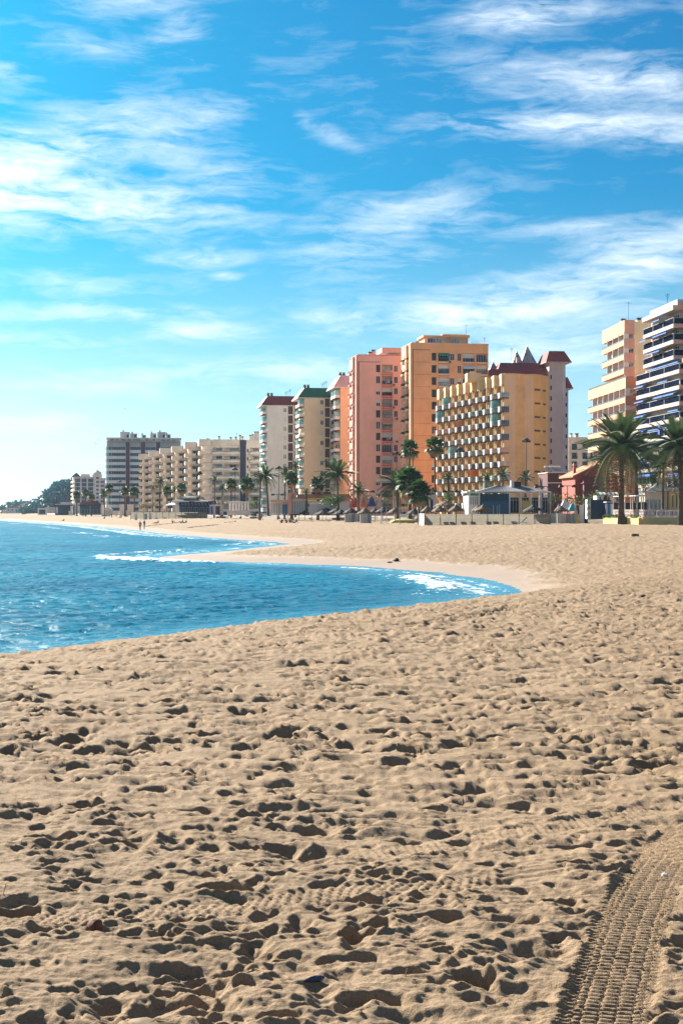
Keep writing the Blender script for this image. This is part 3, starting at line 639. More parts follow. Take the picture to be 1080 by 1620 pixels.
# three sister towers with mansard roofs
def mansard_tower(name, label, px, d, wpx, yeave, yroof, fl, wall, roof, lit):
    s = 2250 / d; T = thing(name, label, 'apartment building', at(px, d), R(9.5)); U = lambda p: p / s
    H = zl(yeave, d); HR = zl(yroof, d); Wd = U(wpx); L = 13
    zc = [zl(fl[0] + k * fl[1], d) for k in range(14)]; zc = [z for z in zc if z > 2]
    fh = fl[1] / s
    body = MB(); pw0, pw1 = U(33.4), U(41.2)
    ops = [(U(26), U(31), z - .7, z + .7, .22, None) for z in zc] + [(pw0, pw1, z - fh * .44, z + fh * .44, .35, 'groove') for z in zc]
    facade(body, pw1 + .25, H, ops, 'f', wall)
    lops = [(v0, v0 + 3.2, z - 1.3, z + 1.0, 1.0, 'curtain') for z in zc for v0 in (.6, 5.4)]
    facade(body, L, H, lops, 'l', wall)
    x2 = pw1 + .25                                       # the part set back on the right, with its own balconies
    body.poly([(x2, 0, 0), (x2, 3, 0), (x2, 3, H), (x2, 0, H)], wall); body.poly([(x2, 3, 0), (x2 + 6, 3, 0), (x2 + 6, 3, H), (x2, 3, H)], wall)
    body.poly([(x2 + 6, 3, 0), (x2 + 6, L, 0), (x2 + 6, L, H), (x2 + 6, 3, H)], wall); body.poly([(0, L, 0), (x2 + 6, L, 0), (x2 + 6, L, H), (0, L, H)], wall)
    body.poly([(0, 0, H), (x2 + 6, 3, H), (x2 + 6, L, H), (0, L, H)], wall); part('wall', body, T)
    rf = MB(); e = (-2.1, x2 + 6.4, -.55, L + 1); t = (U(2.2), x2 + 5.5, 2.0, L - 2)
    rf.box(e[0], e[1], e[2], e[3], H - .12, H + .1, 'white'); rf.frustum((e[0] + .05, e[1] - .05, e[2] + .05, e[3] - .05), H + .1, t, HR, roof)
    # seams of the roof cladding, and sunlight on the seaward slope, painted as a pale sheet
    n = 9
    for k in range(n):
        q = k / (n - 1); a = e[0] + .4 + (e[1] - e[0] - .8) * q; b = t[0] + .2 + (t[1] - t[0] - .4) * q
        rf.rod((a, e[2] + .02, H + .12), (b, t[2] - .03, HR), .045, .045, roof, 4)
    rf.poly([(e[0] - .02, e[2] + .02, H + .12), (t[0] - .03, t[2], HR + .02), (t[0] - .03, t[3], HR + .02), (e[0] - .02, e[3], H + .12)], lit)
    o = part('roof', rf, T)
    for x in (U(4.5), U(10)): chimney(o, x, 5, HR - .1, .7, .75, 'dark_metal')
    for k in range(3): aerial(o, U(33 + 4 * k), 5 + k, HR, 1.8 + .5 * k)
    for k, z in enumerate(zc):
        q = rnd.random(); xm = U(28.5); w_ = round(U(5), 2)
        if q < .45: blind(T, xm, .1, z - .7, w_, 1.4, FR, rnd.choice(['shade_blind', 'white']))
        else: window(T, xm, .1, z - .7, w_, 1.4, FR, rnd.choice(['glass_pale', 'glass_blue', 'glass_pale']), 'white', 1)
        def pn(mb):
            w2 = (pw1 - pw0); h2 = fh * .86
            for i in range(5): mb.box(-w2 / 2 + w2 * i / 5 + .02, -w2 / 2 + w2 * (i + 1) / 5 - .02, -.03, .03, -h2 / 2, h2 / 2, 'brown_panel')
        unit('wood_panel', ('pan', name), pn, T, ((pw0 + pw1) / 2, .22, z))
        for v0 in (.6, 5.4):
            def bal(mb):
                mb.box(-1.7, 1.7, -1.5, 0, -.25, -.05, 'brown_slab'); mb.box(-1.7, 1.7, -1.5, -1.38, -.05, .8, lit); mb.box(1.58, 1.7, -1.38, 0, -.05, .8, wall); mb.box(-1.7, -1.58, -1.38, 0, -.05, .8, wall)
            unit('balcony', ('mbal', name), bal, T, (-.02, v0 + 1.6, z - 1.3), LF)
            if rnd.random() < .6:
                def gl(mb):
                    mb.box(-1.6, 1.6, -1.43, -1.40, 0, 1.45, 'glass_aqua'); mb.box(1.6, 1.63, -1.4, -.1, 0, 1.45, 'glass_aqua')
                    for u in (-1.6, -.5, .5, 1.6): mb.box(u - .03, u + .03, -1.46, -1.38, 0, 1.45, 'white')
                unit('balcony_glazing', ('mgl', name), gl, T, (-.02, v0 + 1.6, z - .5), LF)
            window(T, .75, v0 + 1.6, z - 1.25, 2.7, 2.1, LF, rnd.choice(['glass_teal', 'glass_blue', 'glass_pale']), 'white', 2, 'balcony_door')
        def bal2(mb):
            mb.box(-1.2, 1.2, -1.3, 0, -.25, -.05, 'brown_slab'); mb.box(-1.2, 1.2, -1.3, -1.2, -.05, .85, 'white_tower'); mb.box(-1.2, -1.1, -1.2, 0, -.05, .85, lit)
        unit('balcony', ('mbal2', name), bal2, T, (x2 + 1.6, 2.98, z - 1.3))
        window(T, x2 + 1.6, 2.95, z - 1.2, 1.8, 2.0, FR, rnd.choice(['glass_blue', 'glass_dark']), 'white', 1, 'balcony_door')
    return T
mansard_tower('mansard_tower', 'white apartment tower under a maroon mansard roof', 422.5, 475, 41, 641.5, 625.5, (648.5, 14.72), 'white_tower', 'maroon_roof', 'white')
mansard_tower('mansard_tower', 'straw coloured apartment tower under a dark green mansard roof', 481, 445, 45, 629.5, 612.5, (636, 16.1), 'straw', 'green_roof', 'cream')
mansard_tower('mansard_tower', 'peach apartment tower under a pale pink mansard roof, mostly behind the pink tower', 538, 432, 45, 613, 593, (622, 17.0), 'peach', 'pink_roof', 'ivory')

# the yellow hotel with staggered bays
T = thing('hotel', 'yellow ochre hotel with staggered rows of white balconies', 'hotel', (36.51, 320, .62), R(2)); T.scale = (1.074,) * 3
HT = 30.0; ST, BL, NB = 1.03, 4.15, 10; floors = [25.1 - 2.88 * k for k in range(9)]
body = MB()
for i in range(NB):
    x, y = -ST * i, BL * i
    ops = [(.45, BL - .35, z, z + 2.45, 1.5, 'hotel_back') for z in floors if z > 0]
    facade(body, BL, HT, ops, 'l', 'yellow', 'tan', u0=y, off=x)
    if i:
        ops = [(.22, ST - .12, z, z + 2.45, 1.3, 'hotel_back') for z in floors if z > 0]
        facade(body, ST, HT, ops, 'f', 'tan', 'hotel_back', u0=x, off=y)  # sun and shade put into the paint: yellow on sunlit facets, tan on shaded
xe, ye = -ST * (NB - 1), BL * NB
flank = [(0, 0), (2.5, .35), (4.7, 1.9), (6.5, 1.5), (8.3, 3.1), (10.6, 6.9), (12.5, ye)]
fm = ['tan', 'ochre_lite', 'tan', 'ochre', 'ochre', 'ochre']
slits = []
for i in range(6):
    (xa, ya), (xb, yb) = flank[i], flank[i + 1]
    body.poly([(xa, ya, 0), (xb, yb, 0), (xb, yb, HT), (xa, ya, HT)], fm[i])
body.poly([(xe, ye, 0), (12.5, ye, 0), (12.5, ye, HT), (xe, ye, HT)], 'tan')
body.poly([(x, y, HT - .3) for x, y in flank] + [(xe, ye, HT - .3)] + [p for i in range(NB - 1, 0, -1) for p in ((-ST * i, BL * i, HT - .3), (-ST * (i - 1), BL * i, HT - .3))], 'concrete')
part('wall', body, T)
cr = MB()
for i in range(6):
    (xa, ya), (xb, yb) = flank[i], flank[i + 1]; cr.rod((xa, ya, HT + .06), (xb, yb, HT + .06), .14, .14, 'ochre_lite', 6)
part('coping', cr, T)
for i in range(NB):
    x, y = -ST * i, BL * i
    def crown(mb):
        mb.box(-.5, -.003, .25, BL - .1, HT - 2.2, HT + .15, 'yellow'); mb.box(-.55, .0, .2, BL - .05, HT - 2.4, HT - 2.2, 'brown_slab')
    unit('parapet', 'hcrown', crown, T, (x, y, 0))
    for z in floors:
        if z < 0: continue
        def bal(mb):
            mb.box(-.95, 1.0, -.5, BL - .55, -.22, -.02, 'brown_slab')
            mb.box(-1.0, -.88, -.2, 1.9, -.1, 1.0, 'rail_white'); mb.box(-.97, -.93, 1.9, BL - .6, .05, .95, 'glass_pale'); mb.box(-1.0, -.9, 1.9, BL - .55, .95, 1.02, 'rail_white'); mb.box(-.88, -.62, -.56, -.46, -.02, 1.0, 'rail_white')
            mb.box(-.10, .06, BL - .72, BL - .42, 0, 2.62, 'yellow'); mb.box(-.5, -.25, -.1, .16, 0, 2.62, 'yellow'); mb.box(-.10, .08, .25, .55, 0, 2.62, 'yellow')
        o = unit('balcony', 'hbal', bal, T, (x - .01, y, z))
        q = rnd.random(); pm = 'glass_aqua' if q < .2 else ('glass_blue' if q < .6 else ('glass_pale' if q < .9 else 'salmon'))
        def rl(mb):
            mb.box(-.62, 1.0, -.53, -.50, .05, .95, pm); mb.box(-.62, 1.0, -.54, -.48, .95, 1.02, 'rail_white')
            for k in range(4): mb.box(-.3 + k * .42, -.26 + k * .42, -.55, -.48, 0, .95, 'rail_white')
        unit('glass_panel', ('hrl', pm), rl, o, (0, 0, 0))
        if rnd.random() < .22:
            lm = rnd.choice(['cloth_blue', 'cloth_white', 'cloth_red', 'teal_kite', 'orange_cloth'])
            def tw(mb): mb.box(-.2, .45, -.58, -.55, .2, 1.04, lm)
            unit('towel', ('tw', lm), tw, o, (0, 0, 0))
        def dr(mb):
            mb.box(-.02, .02, .3, 2.3, 0, 2.3, 'glass_dark' if q < .5 else 'glass_blue'); mb.box(-.04, .0, 2.35, 3.3, 0, 2.3, 'yellow'); mb.box(-1.02, -.50, .86, .90, 0, 2.3, 'glass_dark')
        unit('balcony_door', ('hdr', q < .5), dr, T, (x + 1.35, y + .3, z))
        if q < .06:
            def gz(mb):
                mb.box(-.97, -.93, -.2, BL - 1.3, 1.0, 2.5, 'glass_aqua'); mb.box(-.93, 1.0, -.5, -.47, 1.0, 2.5, 'glass_aqua')
                for u in (0, .9, 1.8, 2.7): mb.box(-1.0, -.9, u, u + .06, 1.0, 2.5, 'white')
            unit('balcony_glazing', 'hgz', gz, T, (x, y, z))
m = MB(); m.box(-1.0, .9, -.56, -.5, 1.0, 2.5, 'orange_cloth'); part('sun_blind', m, T, (-ST * 4, BL * 4 - .05, floors[6]))
m = MB(); m.box(-1.0, .9, -.56, -.5, 1.0, 2.3, 'coral'); part('sun_blind', m, T, (-ST * 6, BL * 6 - .05, floors[2]))
for k in range(8):
    z = floors[k] + 1.6
    for (fi, a0, a1) in ((3, .12, .88), (4, .08, .62)) if False else ((4 - 1, .1, .9), (4, .25, .85)):
        (xa, ya), (xb, yb) = flank[fi], flank[fi + 1]
        def sl(mb, fi=fi, a0=a0, a1=a1):
            (xa, ya), (xb, yb) = flank[fi], flank[fi + 1]; L_ = math.hypot(xb - xa, yb - ya) * (a1 - a0) * (1 if fi == 3 else .62)
            mb.box(0, L_, -.035, .05, 0, .42, 'groove'); mb.box(-.05, L_ + .05, -.09, -.036, -.09, .0, 'tan')
            for j in range(3): mb.box(L_ * (j + .5) / 3 - .03, L_ * (j + .5) / 3 + .03, -.05, -.036, .02, .40, 'brown_slab')
        unit('slit_window', ('slit', fi), sl, T, (xa + (xb - xa) * a0, ya + (yb - ya) * a0, z), math.atan2(yb - ya, xb - xa))
m = MB(); m.box(-6, -3, 14, 18, HT - .3, HT + 1.6, 'tan'); m.box(-5.4, -4.4, 13.8, 14.0, HT, HT + 1.9, 'yellow'); part('roof_house', m, T)

# mauve tower behind the hotel
T = thing('mauve_tower', 'mauve apartment tower with maroon mansard roofs and glass pyramids behind the yellow hotel', 'apartment building', at(868, 396), R(6))
s = 2250 / 396; U = lambda p: (p - 868) / s; Z = lambda y: zl(y, 396)
m = MB(); m.box(0, U(889), 0, 9, 0, Z(573), 'mauve'); m.box(U(889.2), U(895), .4, 9, 0, Z(573.4), 'mauve_lite'); m.box(U(895.2), U(905), 4, 14, 0, Z(612), 'mauve_lite'); m.box(U(776), -.01, 3, 16, 0, Z(592), 'mauve'); m.box(U(896), U(897.5), 3.9, 3.99, 2, Z(614), 'glass_dark'); part('wall', m, T)
for a, b, ye_, yt, i0, y0, y1 in ((861.5, 903.5, 573.4, 555, 7, -1, 10), (892, 912, 613, 594, 5, 3, 15)):
    m = MB(); m.box(U(a), U(b), y0, y1, Z(ye_) - .05, Z(ye_) + .1, 'mauve_lite'); m.frustum((U(a) + .04, U(b) - .04, y0 + .04, y1 - .04), Z(ye_) + .1, (U(a + i0), U(b - i0 * 1.5), y0 + 1.4, y1 - 2), Z(yt), 'maroon_roof'); part('roof', m, T)
m = MB(); m.frustum((U(772), U(874), 1.6, 17), Z(593), (U(778), U(868), 3, 16), Z(583), 'maroon_roof'); m.frustum((U(790), U(872), 3.1, 15.9), Z(583), (U(797), U(860), 6, 14), Z(571), 'maroon_roof')
for k in range(14): m.rod((U(776) + k * 1.15, 1.9, Z(592.6)), (U(781) + k * 1.1, 3.0, Z(583)), .05, .05, 'maroon_roof', 4)
part('roof', m, T)
for (a, b, yb_, yt, yy) in ((781.5, 797, 584, 568, 8), (821, 838.5, 571, 549.5, 9), (836, 863, 571.5, 540, 10)):
    def pyr(mb):
        x0, x1 = U(a), U(b); xm = (x0 + x1) / 2; h = x1 - x0
        mb.raw([(x0, yy, Z(yb_)), (x1, yy, Z(yb_)), (x1, yy + h, Z(yb_)), (x0, yy + h, Z(yb_)), (xm, yy + h / 2, Z(yt))], [(0, 1, 4), (1, 2, 4), (2, 3, 4), (3, 0, 4), (3, 2, 1, 0)], 'pyramid_glass')
        for p in ((x0, yy), (x1, yy), (x1, yy + h), (x0, yy + h)): mb.rod((p[0], p[1], Z(yb_)), (xm, yy + h / 2, Z(yt) + .1), .10, .06, 'steel', 4)
        for q in (.35, .5, .65): mb.rod((x0 + h * q, yy + .02, Z(yb_)), (x0 + h * q, yy + h * .28, Z(yb_) + (Z(yt) - Z(yb_)) * .54), .08, .05, 'mauve_lite', 4)
    m = MB(); pyr(m); part('glass_pyramid', m, T)
aerial(T, U(818), 8, Z(571), 4.5); chimney(T, U(827), 8, Z(571), 1.6, .6, 'mauve_lite'); chimney(T, U(803), 5, Z(583), .8, .6, 'mauve_lite')
for k in range(13): window(T, U(871), -.03, Z(600) - 2.95 * k, .4, 1.2, FR, 'glass_dark', 'groove', 0)
for k in range(10): window(T, U(901.5), 3.97, Z(625) - 2.95 * k, .6, 1.2, FR, 'glass_dark', 'white', 0)

# white block beyond, its low neighbours
T = thing('white_block', 'small white apartment block with dark balconies between mauve tower and palms', 'apartment building', at(899, 480), R(6))
s = 2250 / 480; U = lambda p: (p - 899) / s; Z = lambda y: zl(y, 480)
m = MB(); ops = []
for k in range(5):
    for a, b in ((904, 913), (921, 929.5), (934, 943)): ops.append((U(a), U(b), Z(712 + 14 * k), Z(701.5 + 14 * k), 1.1, 'ivory'))
facade(m, U(952), Z(693), ops, 'f', 'ivory'); m.box(0, U(952), .0 + 1.2, 14, 0, Z(693.2), 'ivory'); m.box(-.2, U(952), -.2, .3, Z(693), Z(691.6), 'white'); part('wall', m, T)
for (a, b, z0, z1, dd, _) in ops:
    w_ = round(b - a, 2); window(T, (a + b) / 2, 1.05, z0, w_, round(z1 - z0, 2), FR, 'glass_teal', 'white', 2, 'balcony_door'); railing(T, (a + b) / 2, .1, z0, w_, .9, FR, 'dark_metal', 'glass_blue')
for p in (908, 916, 918, 940): chimney(T, U(p), 4, Z(692), 1.0, .8, 'ivory')

T = thing('maroon_house', 'low dark maroon building with solar panels on its flat roof', 'building', at(866, 285), R(4))
s = 2250 / 285; U = lambda p: (p - 866) / s; Z = lambda y: zl(y, 285)
m = MB(); m.box(0, U(912), 0, 9, 0, Z(748.4), 'maroon_wall'); m.box(-.15, U(913), -.3, 9, Z(748.4), Z(747), 'mauve_lite'); m.box(0, U(912), -.12, 0, Z(764.6), Z(763), 'mauve_lite'); part('wall', m, T)
m = MB(); m.poly([(U(881), -1.4, Z(756.5)), (U(899), -1.4, Z(757.5)), (U(899), .0, Z(751.5)), (U(883), .0, Z(751)), ], 'cream'); m.poly([(U(881), -1.4, Z(756.9)), (U(883), 0, Z(751.4)), (U(899), 0, Z(751.9)), (U(899), -1.4, Z(757.9))], 'cream'); part('awning', m, T)
window(T, U(897), -.05, Z(761.5), 1.9, .8, FR, 'glass_pale', 'white', 1)
for k, p in enumerate((872, 880, 884, 889)):
    def sp(mb):
        mb.poly([(-.5, -.9, .2), (.5, -.9, .2), (.5, .7, 1.1), (-.5, .7, 1.1)], 'glass_pale'); mb.rod((-.6, .75, 1.2), (.6, .75, 1.2), .18, .18, 'white', 8)
        for u in (-.45, .45): mb.rod((u, .65, 0), (u, .65, 1.1), .03, .03, 'steel', 4); mb.rod((u, -.85, 0), (u, -.85, .25), .03, .03, 'steel', 4)
    unit('solar_panel', 'solar', sp, T, (U(p), 2.5, Z(747)), .35)
T = thing('red_house', 'low red gabled building with a chimney beside the maroon building', 'building', at(909, 246), R(4))
s = 2250 / 246; U = lambda p: (p - 909) / s; Z = lambda y: zl(y, 246)
m = MB(); x0, x1, x2 = 0, U(944), U(985); m.raw([(x0, 0, 0), (x2, 0, 0), (x2, 0, Z(760)), (x1, 0, Z(737)), (x0, 0, Z(753)), (x0, 10, 0), (x2, 10, 0), (x2, 10, Z(760)), (x1, 10, Z(737)), (x0, 10, Z(753))], [(0, 1, 2, 3, 4), (9, 8, 7, 6, 5), (0, 4, 9, 5), (1, 6, 7, 2)], 'red_wall'); part('wall', m, T)
m = MB()
for (xa, ya, xb, yb) in ((x0 - .5, 755, x1, 736), (x1, 736, x2 + .5, 761)):
    za, zb_ = Z(ya), Z(yb); m.raw([(xa, -.5, za), (xb, -.5, zb_), (xb, 10.4, zb_), (xa, 10.4, za), (xa, -.5, za + .25), (xb, -.5, zb_ + .25), (xb, 10.4, zb_ + .25), (xa, 10.4, za + .25)], [(0, 1, 5, 4), (4, 5, 6, 7), (1, 2, 6, 5), (2, 3, 7, 6), (3, 0, 4, 7), (0, 3, 2, 1)], 'terracotta')
part('roof', m, T)
m = MB(); m.box(U(913), U(917), 3, 3.6, Z(752), Z(735), 'red_wall'); m.box(U(912.6), U(917.4), 2.9, 3.7, Z(735), Z(734.2), 'cream'); m.frustum((U(912.4), U(917.6), 2.85, 3.75), Z(734.2), (U(914.6), U(915.4), 3.2, 3.4), Z(731), 'brown_slab'); part('chimney', m, T)
m = MB(); m.frustum((U(915), U(958), -3.2, -.02), Z(765), (U(922), U(950), -1.0, -.02), Z(754), 'maroon_roof'); m.box(U(918), U(955), -2.4, -.02, 0, Z(765), 'groove'); part('porch', m, T)

# right hand peach tower: cells of balconies over a wider foot
T = thing('peach_tower', 'stepped peach apartment tower with salmon balcony ends at the right', 'apartment building', (53.63, 270, .776), R(3.6)); T.scale = (.931,) * 3
s = 2250 / 290; U = lambda p: (p - 987) / s; Z = lambda y: zl(y, 290)
HT = Z(506); UL = 18.3; m = MB(); m.box(2.1, 2.14 + U(1022), .35, UL + 2, Z(600), HT - .3, 'straw'); m.box(0, 2.1, 0, UL, HT - 2.85, HT, 'apricot')
m.poly([(-.003, -.004, HT - 2.85), (2.1, -.004, HT - 2.85), (2.1, -.004, HT), (-.003, -.004, HT)], 'salmon'); part('wall', m, T)
def cells(T, x0, y0, y1, ztops, n, end_m, depth, slab_m='salmon'):
    cl = (y1 - y0) / n
    for z in ztops:
        def sl(mb): mb.box(x0 + .02, x0 + depth - .01, y0 + .02, y1, -.2, 0, slab_m)
        unit('balcony_slab', ('csl', x0, y0, y1), sl, T, (0, 0, z))
        def en(mb): mb.box(x0 + .004, x0 + depth, y0 - .14, y0, -.75, 1.2, end_m)
        unit('end_parapet', ('cen', x0, y0), en, T, (0, 0, z))
        for k in range(n):
            y = y0 + cl * k
            def pa(mb): mb.box(-.12, 0, .14, cl - .02, -.2, .82, 'apricot'); mb.box(-.08, -.04, .14, cl - .02, .82, 1.15, 'dark_metal'); mb.box(-.124, -.12, cl / 2 - .03, cl / 2 + .03, -.2, .82, 'salmon')
            unit('balcony_parapet', ('cpa', cl), pa, T, (x0, y, z))
            def fi(mb): mb.box(-.10, .9, 0, .13, -.2, 2.65, 'white')
            unit('divider', 'cfi', fi, T, (x0, y, z))
            q = rnd.random()
            window(T, x0 + depth - .08, y + cl / 2, z + .02, round(cl - .7, 1), 2.2, LF, 'glass_dark' if q < .5 else ('glass_pale' if q < .8 else 'curtain'), 'white', 2, 'balcony_door')
            if q > .7:
                def st(mb):
                    mb.rod((0, 0, 0), (0, 0, 1.3), .03, .03, 'white', 4); mb.box(-.5, .3, -.5, .5, .5, .58, 'white'); mb.box(.3, .36, -.5, .5, .5, 1.3, 'cloth_navy')
                unit('terrace_seat', 'cst', st, T, (x0 + .9, y + cl / 2, z))
cells(T, 0, 0, UL, [HT - 2.85 - 2.9 * (k + 1) + .75 for k in range(3)], 4, 'salmon', 2.1)
m = MB(); zt = Z(600)
LB0, LB1 = -7, 24.5
m.box(2.3, 9.5, LB0 + .3, LB1, 0, zt - 1.5, 'straw'); m.box(-1.6, 9.5, LB0, LB1, zt - 2.4, zt - 2.1, 'apricot'); m.box(-1.6, -1.4, LB0, LB1, zt - 2.1, zt - .3, 'apricot'); m.box(-1.4, 9.5, LB0, LB0 + .2, zt - 2.1, zt - .3, 'coral'); m.box(-1.5, -1.45, LB0, LB1, zt - .3, zt + .1, 'dark_metal')
m.box(1.9, 2.1, .5, UL, Z(600) - 2.1, Z(585), 'curtain'); part('podium', m, T)
cells(T, -1.6, LB0, LB1, [zt - 2.3 - 2.9 * (k + 1) + .1 for k in range(8)], 7, 'coral', 3.9)
for p, h in ((978, 1.0), (1004, 1.2), (1010, .8)): chimney(T, U(p) + 3, 8, HT - .3, h, .9, 'cream')
aerial(T, U(1004), 5, HT, 4.5)

# right hand block with dark glass balcony fronts
T = thing('banded_block', 'white and pink apartment block with dark glass balcony bands at the right edge', 'apartment building', (56.37, 242, .776), R(6)); T.scale = (.931,) * 3
s = 2250 / 260; U = lambda p: (p - 1064) / s; Z = lambda y: zl(y, 260)
m = MB(); ZR = Z(490); ZF = [ZR - 2.55 - 2.9 * k for k in range(12)]
m.box(2.0, 16, 2.0, 18.5, ZF[3], ZR + .05, 'rose_white'); m.box(-.1, 16, -.1, 18, ZR, ZR + .85, 'rose_white'); m.box(-.05, 16, -.13, -.101, ZR + .05, ZR + .8, 'salmon'); m.box(1.2, 16, 1.2, 17, ZR + .85, ZR + 2.1, 'rose_white')
m.box(.9, 16, -4 + 2.2, 21, 0, ZF[3] - .3, 'rose_white'); part('wall', m, T)
def bands(T, x0, y0, y1, zs, depth, xr):
    for n_, z in enumerate(zs):
        def sl(mb): mb.box(x0, x0 + depth, y0, y1, -.7, 0, 'rose_white'); mb.box(x0 + depth, xr, y0, y0 + 2.2, -.7, 0, 'rose_white'); mb.box(x0 + .01, xr, y0 - .03, y0 - .004, -.68, -.05, 'salmon')
        unit('balcony_slab', ('bsl', x0, y0), sl, T, (0, 0, z))
        L_ = y1 - y0; nseg = 3
        for k in range(nseg):
            railing(T, x0 + .06, y0 + L_ * (k + .5) / nseg, z, round(L_ / nseg - .1, 2), 1.15, LF, 'white', 'rail_glass', 6)
        railing(T, (x0 + xr) / 2 + .1, y0 + .08, z, round(xr - x0 - .2, 2), 1.15, FR, 'white', 'rail_glass', 6)
        for k in range(4):
            y = y0 + 1.6 + (L_ - 1.6) * (k + .5) / 4; q = rnd.random(); wd = round((L_ - 1.6) / 4 - .9, 1)
            window(T, x0 + depth - .1, y, z, wd, 2.1, LF, 'glass_dark' if q < .4 else ('glass_pale' if q < .8 else 'curtain'), 'white', 2, 'balcony_door')
            def pier(mb): mb.box(-.25, 0, -.35, .35, 0, 2.2, 'salmon')
            unit('pier', 'bpier', pier, T, (x0 + depth - .02, y + wd / 2 + .45, z))
            if q > .35:
                def aw(mb):
                    w2 = wd + .7
                    mb.raw([(-w2 / 2, 0, 0), (w2 / 2, 0, 0), (w2 / 2, -1.5, -.5), (-w2 / 2, -1.5, -.5), (-w2 / 2, -1.5, -.72), (w2 / 2, -1.5, -.72)], [(0, 1, 2, 3), (3, 2, 5, 4)], 'blue_awning')
                    mb.rod((-w2 / 2, 0, .05), (w2 / 2, 0, .05), .09, .09, 'white', 6)
                unit('awning', ('aw', wd), aw, T, (x0 + depth - .3 - (1.0 if q > .6 else .2), y, z + 2.1), LF)
            if q < .5:
                def seat(mb):
                    mb.box(-.4, .4, -.4, .4, .40, .46, 'white'); mb.box(-.4, .4, .34, .40, .46, 1.2, 'white')
                    for u in (-.36, .36):
                        for v in (-.36, .36): mb.rod((u, v, 0), (u, v, .4), .03, .03, 'white', 4)
                unit('terrace_seat', 'bst', seat, T, (x0 + .9, y - .4, z), rnd.uniform(0, 3))
bands(T, 0, 0, 17.5, ZF[:3], 2.0, 12)
bands(T, -.3, -4, 21, ZF[3:], 2.3, 12)
m = MB(); m.box(-.5, .5, -.04, .0, .2, 2.0, 'towel_blue'); part('hanging_towel', m, T, (-.34, 7, ZF[7] + .2), (0, 0, LF))
m = MB(); m.poly([(0, 0, 0), (.05, -.9, -.3), (.05, -.8, -1.0), (0, 0, -.7)], 'orange_cloth'); m.rod((0, 0, -1.2), (0, 0, .1), .03, .03, 'white', 5); part('flag', m, T, (.2, -4.05, ZF[3] + 2.0))
aerial(T, 3, 12, ZR + .9, 4.0)
# long cream block stepping along the promenade
T = thing('cream_block', 'long cream apartment block stepping back in bays with a navy stripe on its end', 'apartment building', at(322, 506), R(8))
s = 2250 / 506; U = lambda p: (p - 322) / s; Z = lambda y: zl(y, 506)
HT = Z(696); fh = 2.9; zs = [HT - 1.9 - fh * (k + 1) for k in range(8)]; zs = [z for z in zs if z > -.5]
body = MB(); Wd = U(412); SX, BY, NBAY = 4.3, 24, 6
ops = [(U(a), U(b), z, z + 2.1, 1.5, 'cream') for z in zs for a, b in ((336, 352), (354, 378), (396, 410))]
ops += [(U(390.5), U(393.5), z + .5, z + 1.7, .25, None) for z in zs]
facade(body, Wd, HT, ops, 'f', 'ivory')
for i in range(NBAY):
    x, y = -SX * i, BY * i; hh = HT + [0, .1, -.3, 0, -.2, -.5][i] * 1.0
    facade(body, BY, hh, [(2.0 + 7.2 * k, 7.6 + 7.2 * k, z, z + 2.15, 1.4, 'cream') for z in zs for k in range(3)], 'l', 'cream', u0=y, off=x)
    if i: facade(body, SX, hh, [(1.1, SX - .3, z, z + 2.15, 1.4, 'curtain') for z in zs], 'f', 'ivory', u0=x, off=y)
    body.poly([(x, y, hh), (Wd, y, hh), (Wd, y + BY, hh), (x, y + BY, hh)], 'concrete')
body.poly([(Wd, 0, 0), (Wd, BY * NBAY, 0), (Wd, BY * NBAY, HT), (Wd, 0, HT)], 'ivory'); part('wall', body, T)
m = MB(); m.box(U(380), U(389), -.5, 0, 1.2, HT + .1, 'navy')
for z in zs: m.box(U(380) + .02, U(389) - .02, -.52, -.501, z - .1, z - .04, 'dark_metal')
part('navy_stripe', m, T)
for z in zs:
    for a, b in ((336, 352), (354, 378), (396, 410)):
        w_ = round(U(b) - U(a), 2)
        def bal(mb): mb.box(-w_ / 2 - .2, w_ / 2 + .2, -.9, -.02, -.3, -.02, 'ivory'); mb.box(-w_ / 2 - .2, w_ / 2 + .2, -.9, -.8, -.02, .5, 'ivory'); mb.box(-w_ / 2 - .2, w_ / 2 + .2, -.87, -.83, .5, .95, 'glass_pale')
        unit('balcony', ('ccb', w_), bal, T, ((U(a) + U(b)) / 2, 0, z))
        window(T, U(a) + w_ * .62, 1.42, z, round(w_ * .42, 2), 2.0, FR, rnd.choice(['glass_dark', 'glass_blue', 'glass_pale']), 'white', 1, 'balcony_door')
    window(T, U(392), .15, z + .5, round(3 / s, 2), 1.2, FR, 'glass_blue', 'white', 0)
    for i in range(NBAY):
        x, y = -SX * i, BY * i
        def bl(mb):
            mb.box(-1.5, -.02, -.85, 9.6, -.28, -.03, 'cream'); mb.box(-1.5, -1.38, -.85, 9.6, -.03, .95, 'ivory'); mb.box(-1.38, 2.6, -.85, -.74, -.03, .95, 'ivory'); mb.box(-1.38, 2.6, -.74, -.02, -.28, -.03, 'cream')
        unit('balcony', 'cbl', bl, T, (x, y, z))
        for k in (1.4, 2.4) if i == 0 else (1.7,):
            def b2(mb): mb.box(-1.1, -.02, -2.6, 2.6, -.26, -.03, 'cream'); mb.box(-1.1, -1.0, -2.6, 2.6, -.03, .95, 'ivory'); mb.box(-1.0, -.02, -2.6, -2.5, -.03, .95, 'ivory')
            unit('balcony', 'cb2', b2, T, (x, y + 7.2 * k + 2.8, z))
        window(T, x + 1.3, y + 4.6, z, 3.4, 2.0, LF, rnd.choice(['glass_dark', 'glass_pale', 'shade_blind']), 'white', 2, 'balcony_door')
        if i and rnd.random() < .8: window(T, x + 2.6, y + 1.3, z, 2.2, 2.0, FR, rnd.choice(['glass_dark', 'glass_dark', 'brown_panel']), 'white', 1, 'balcony_door')
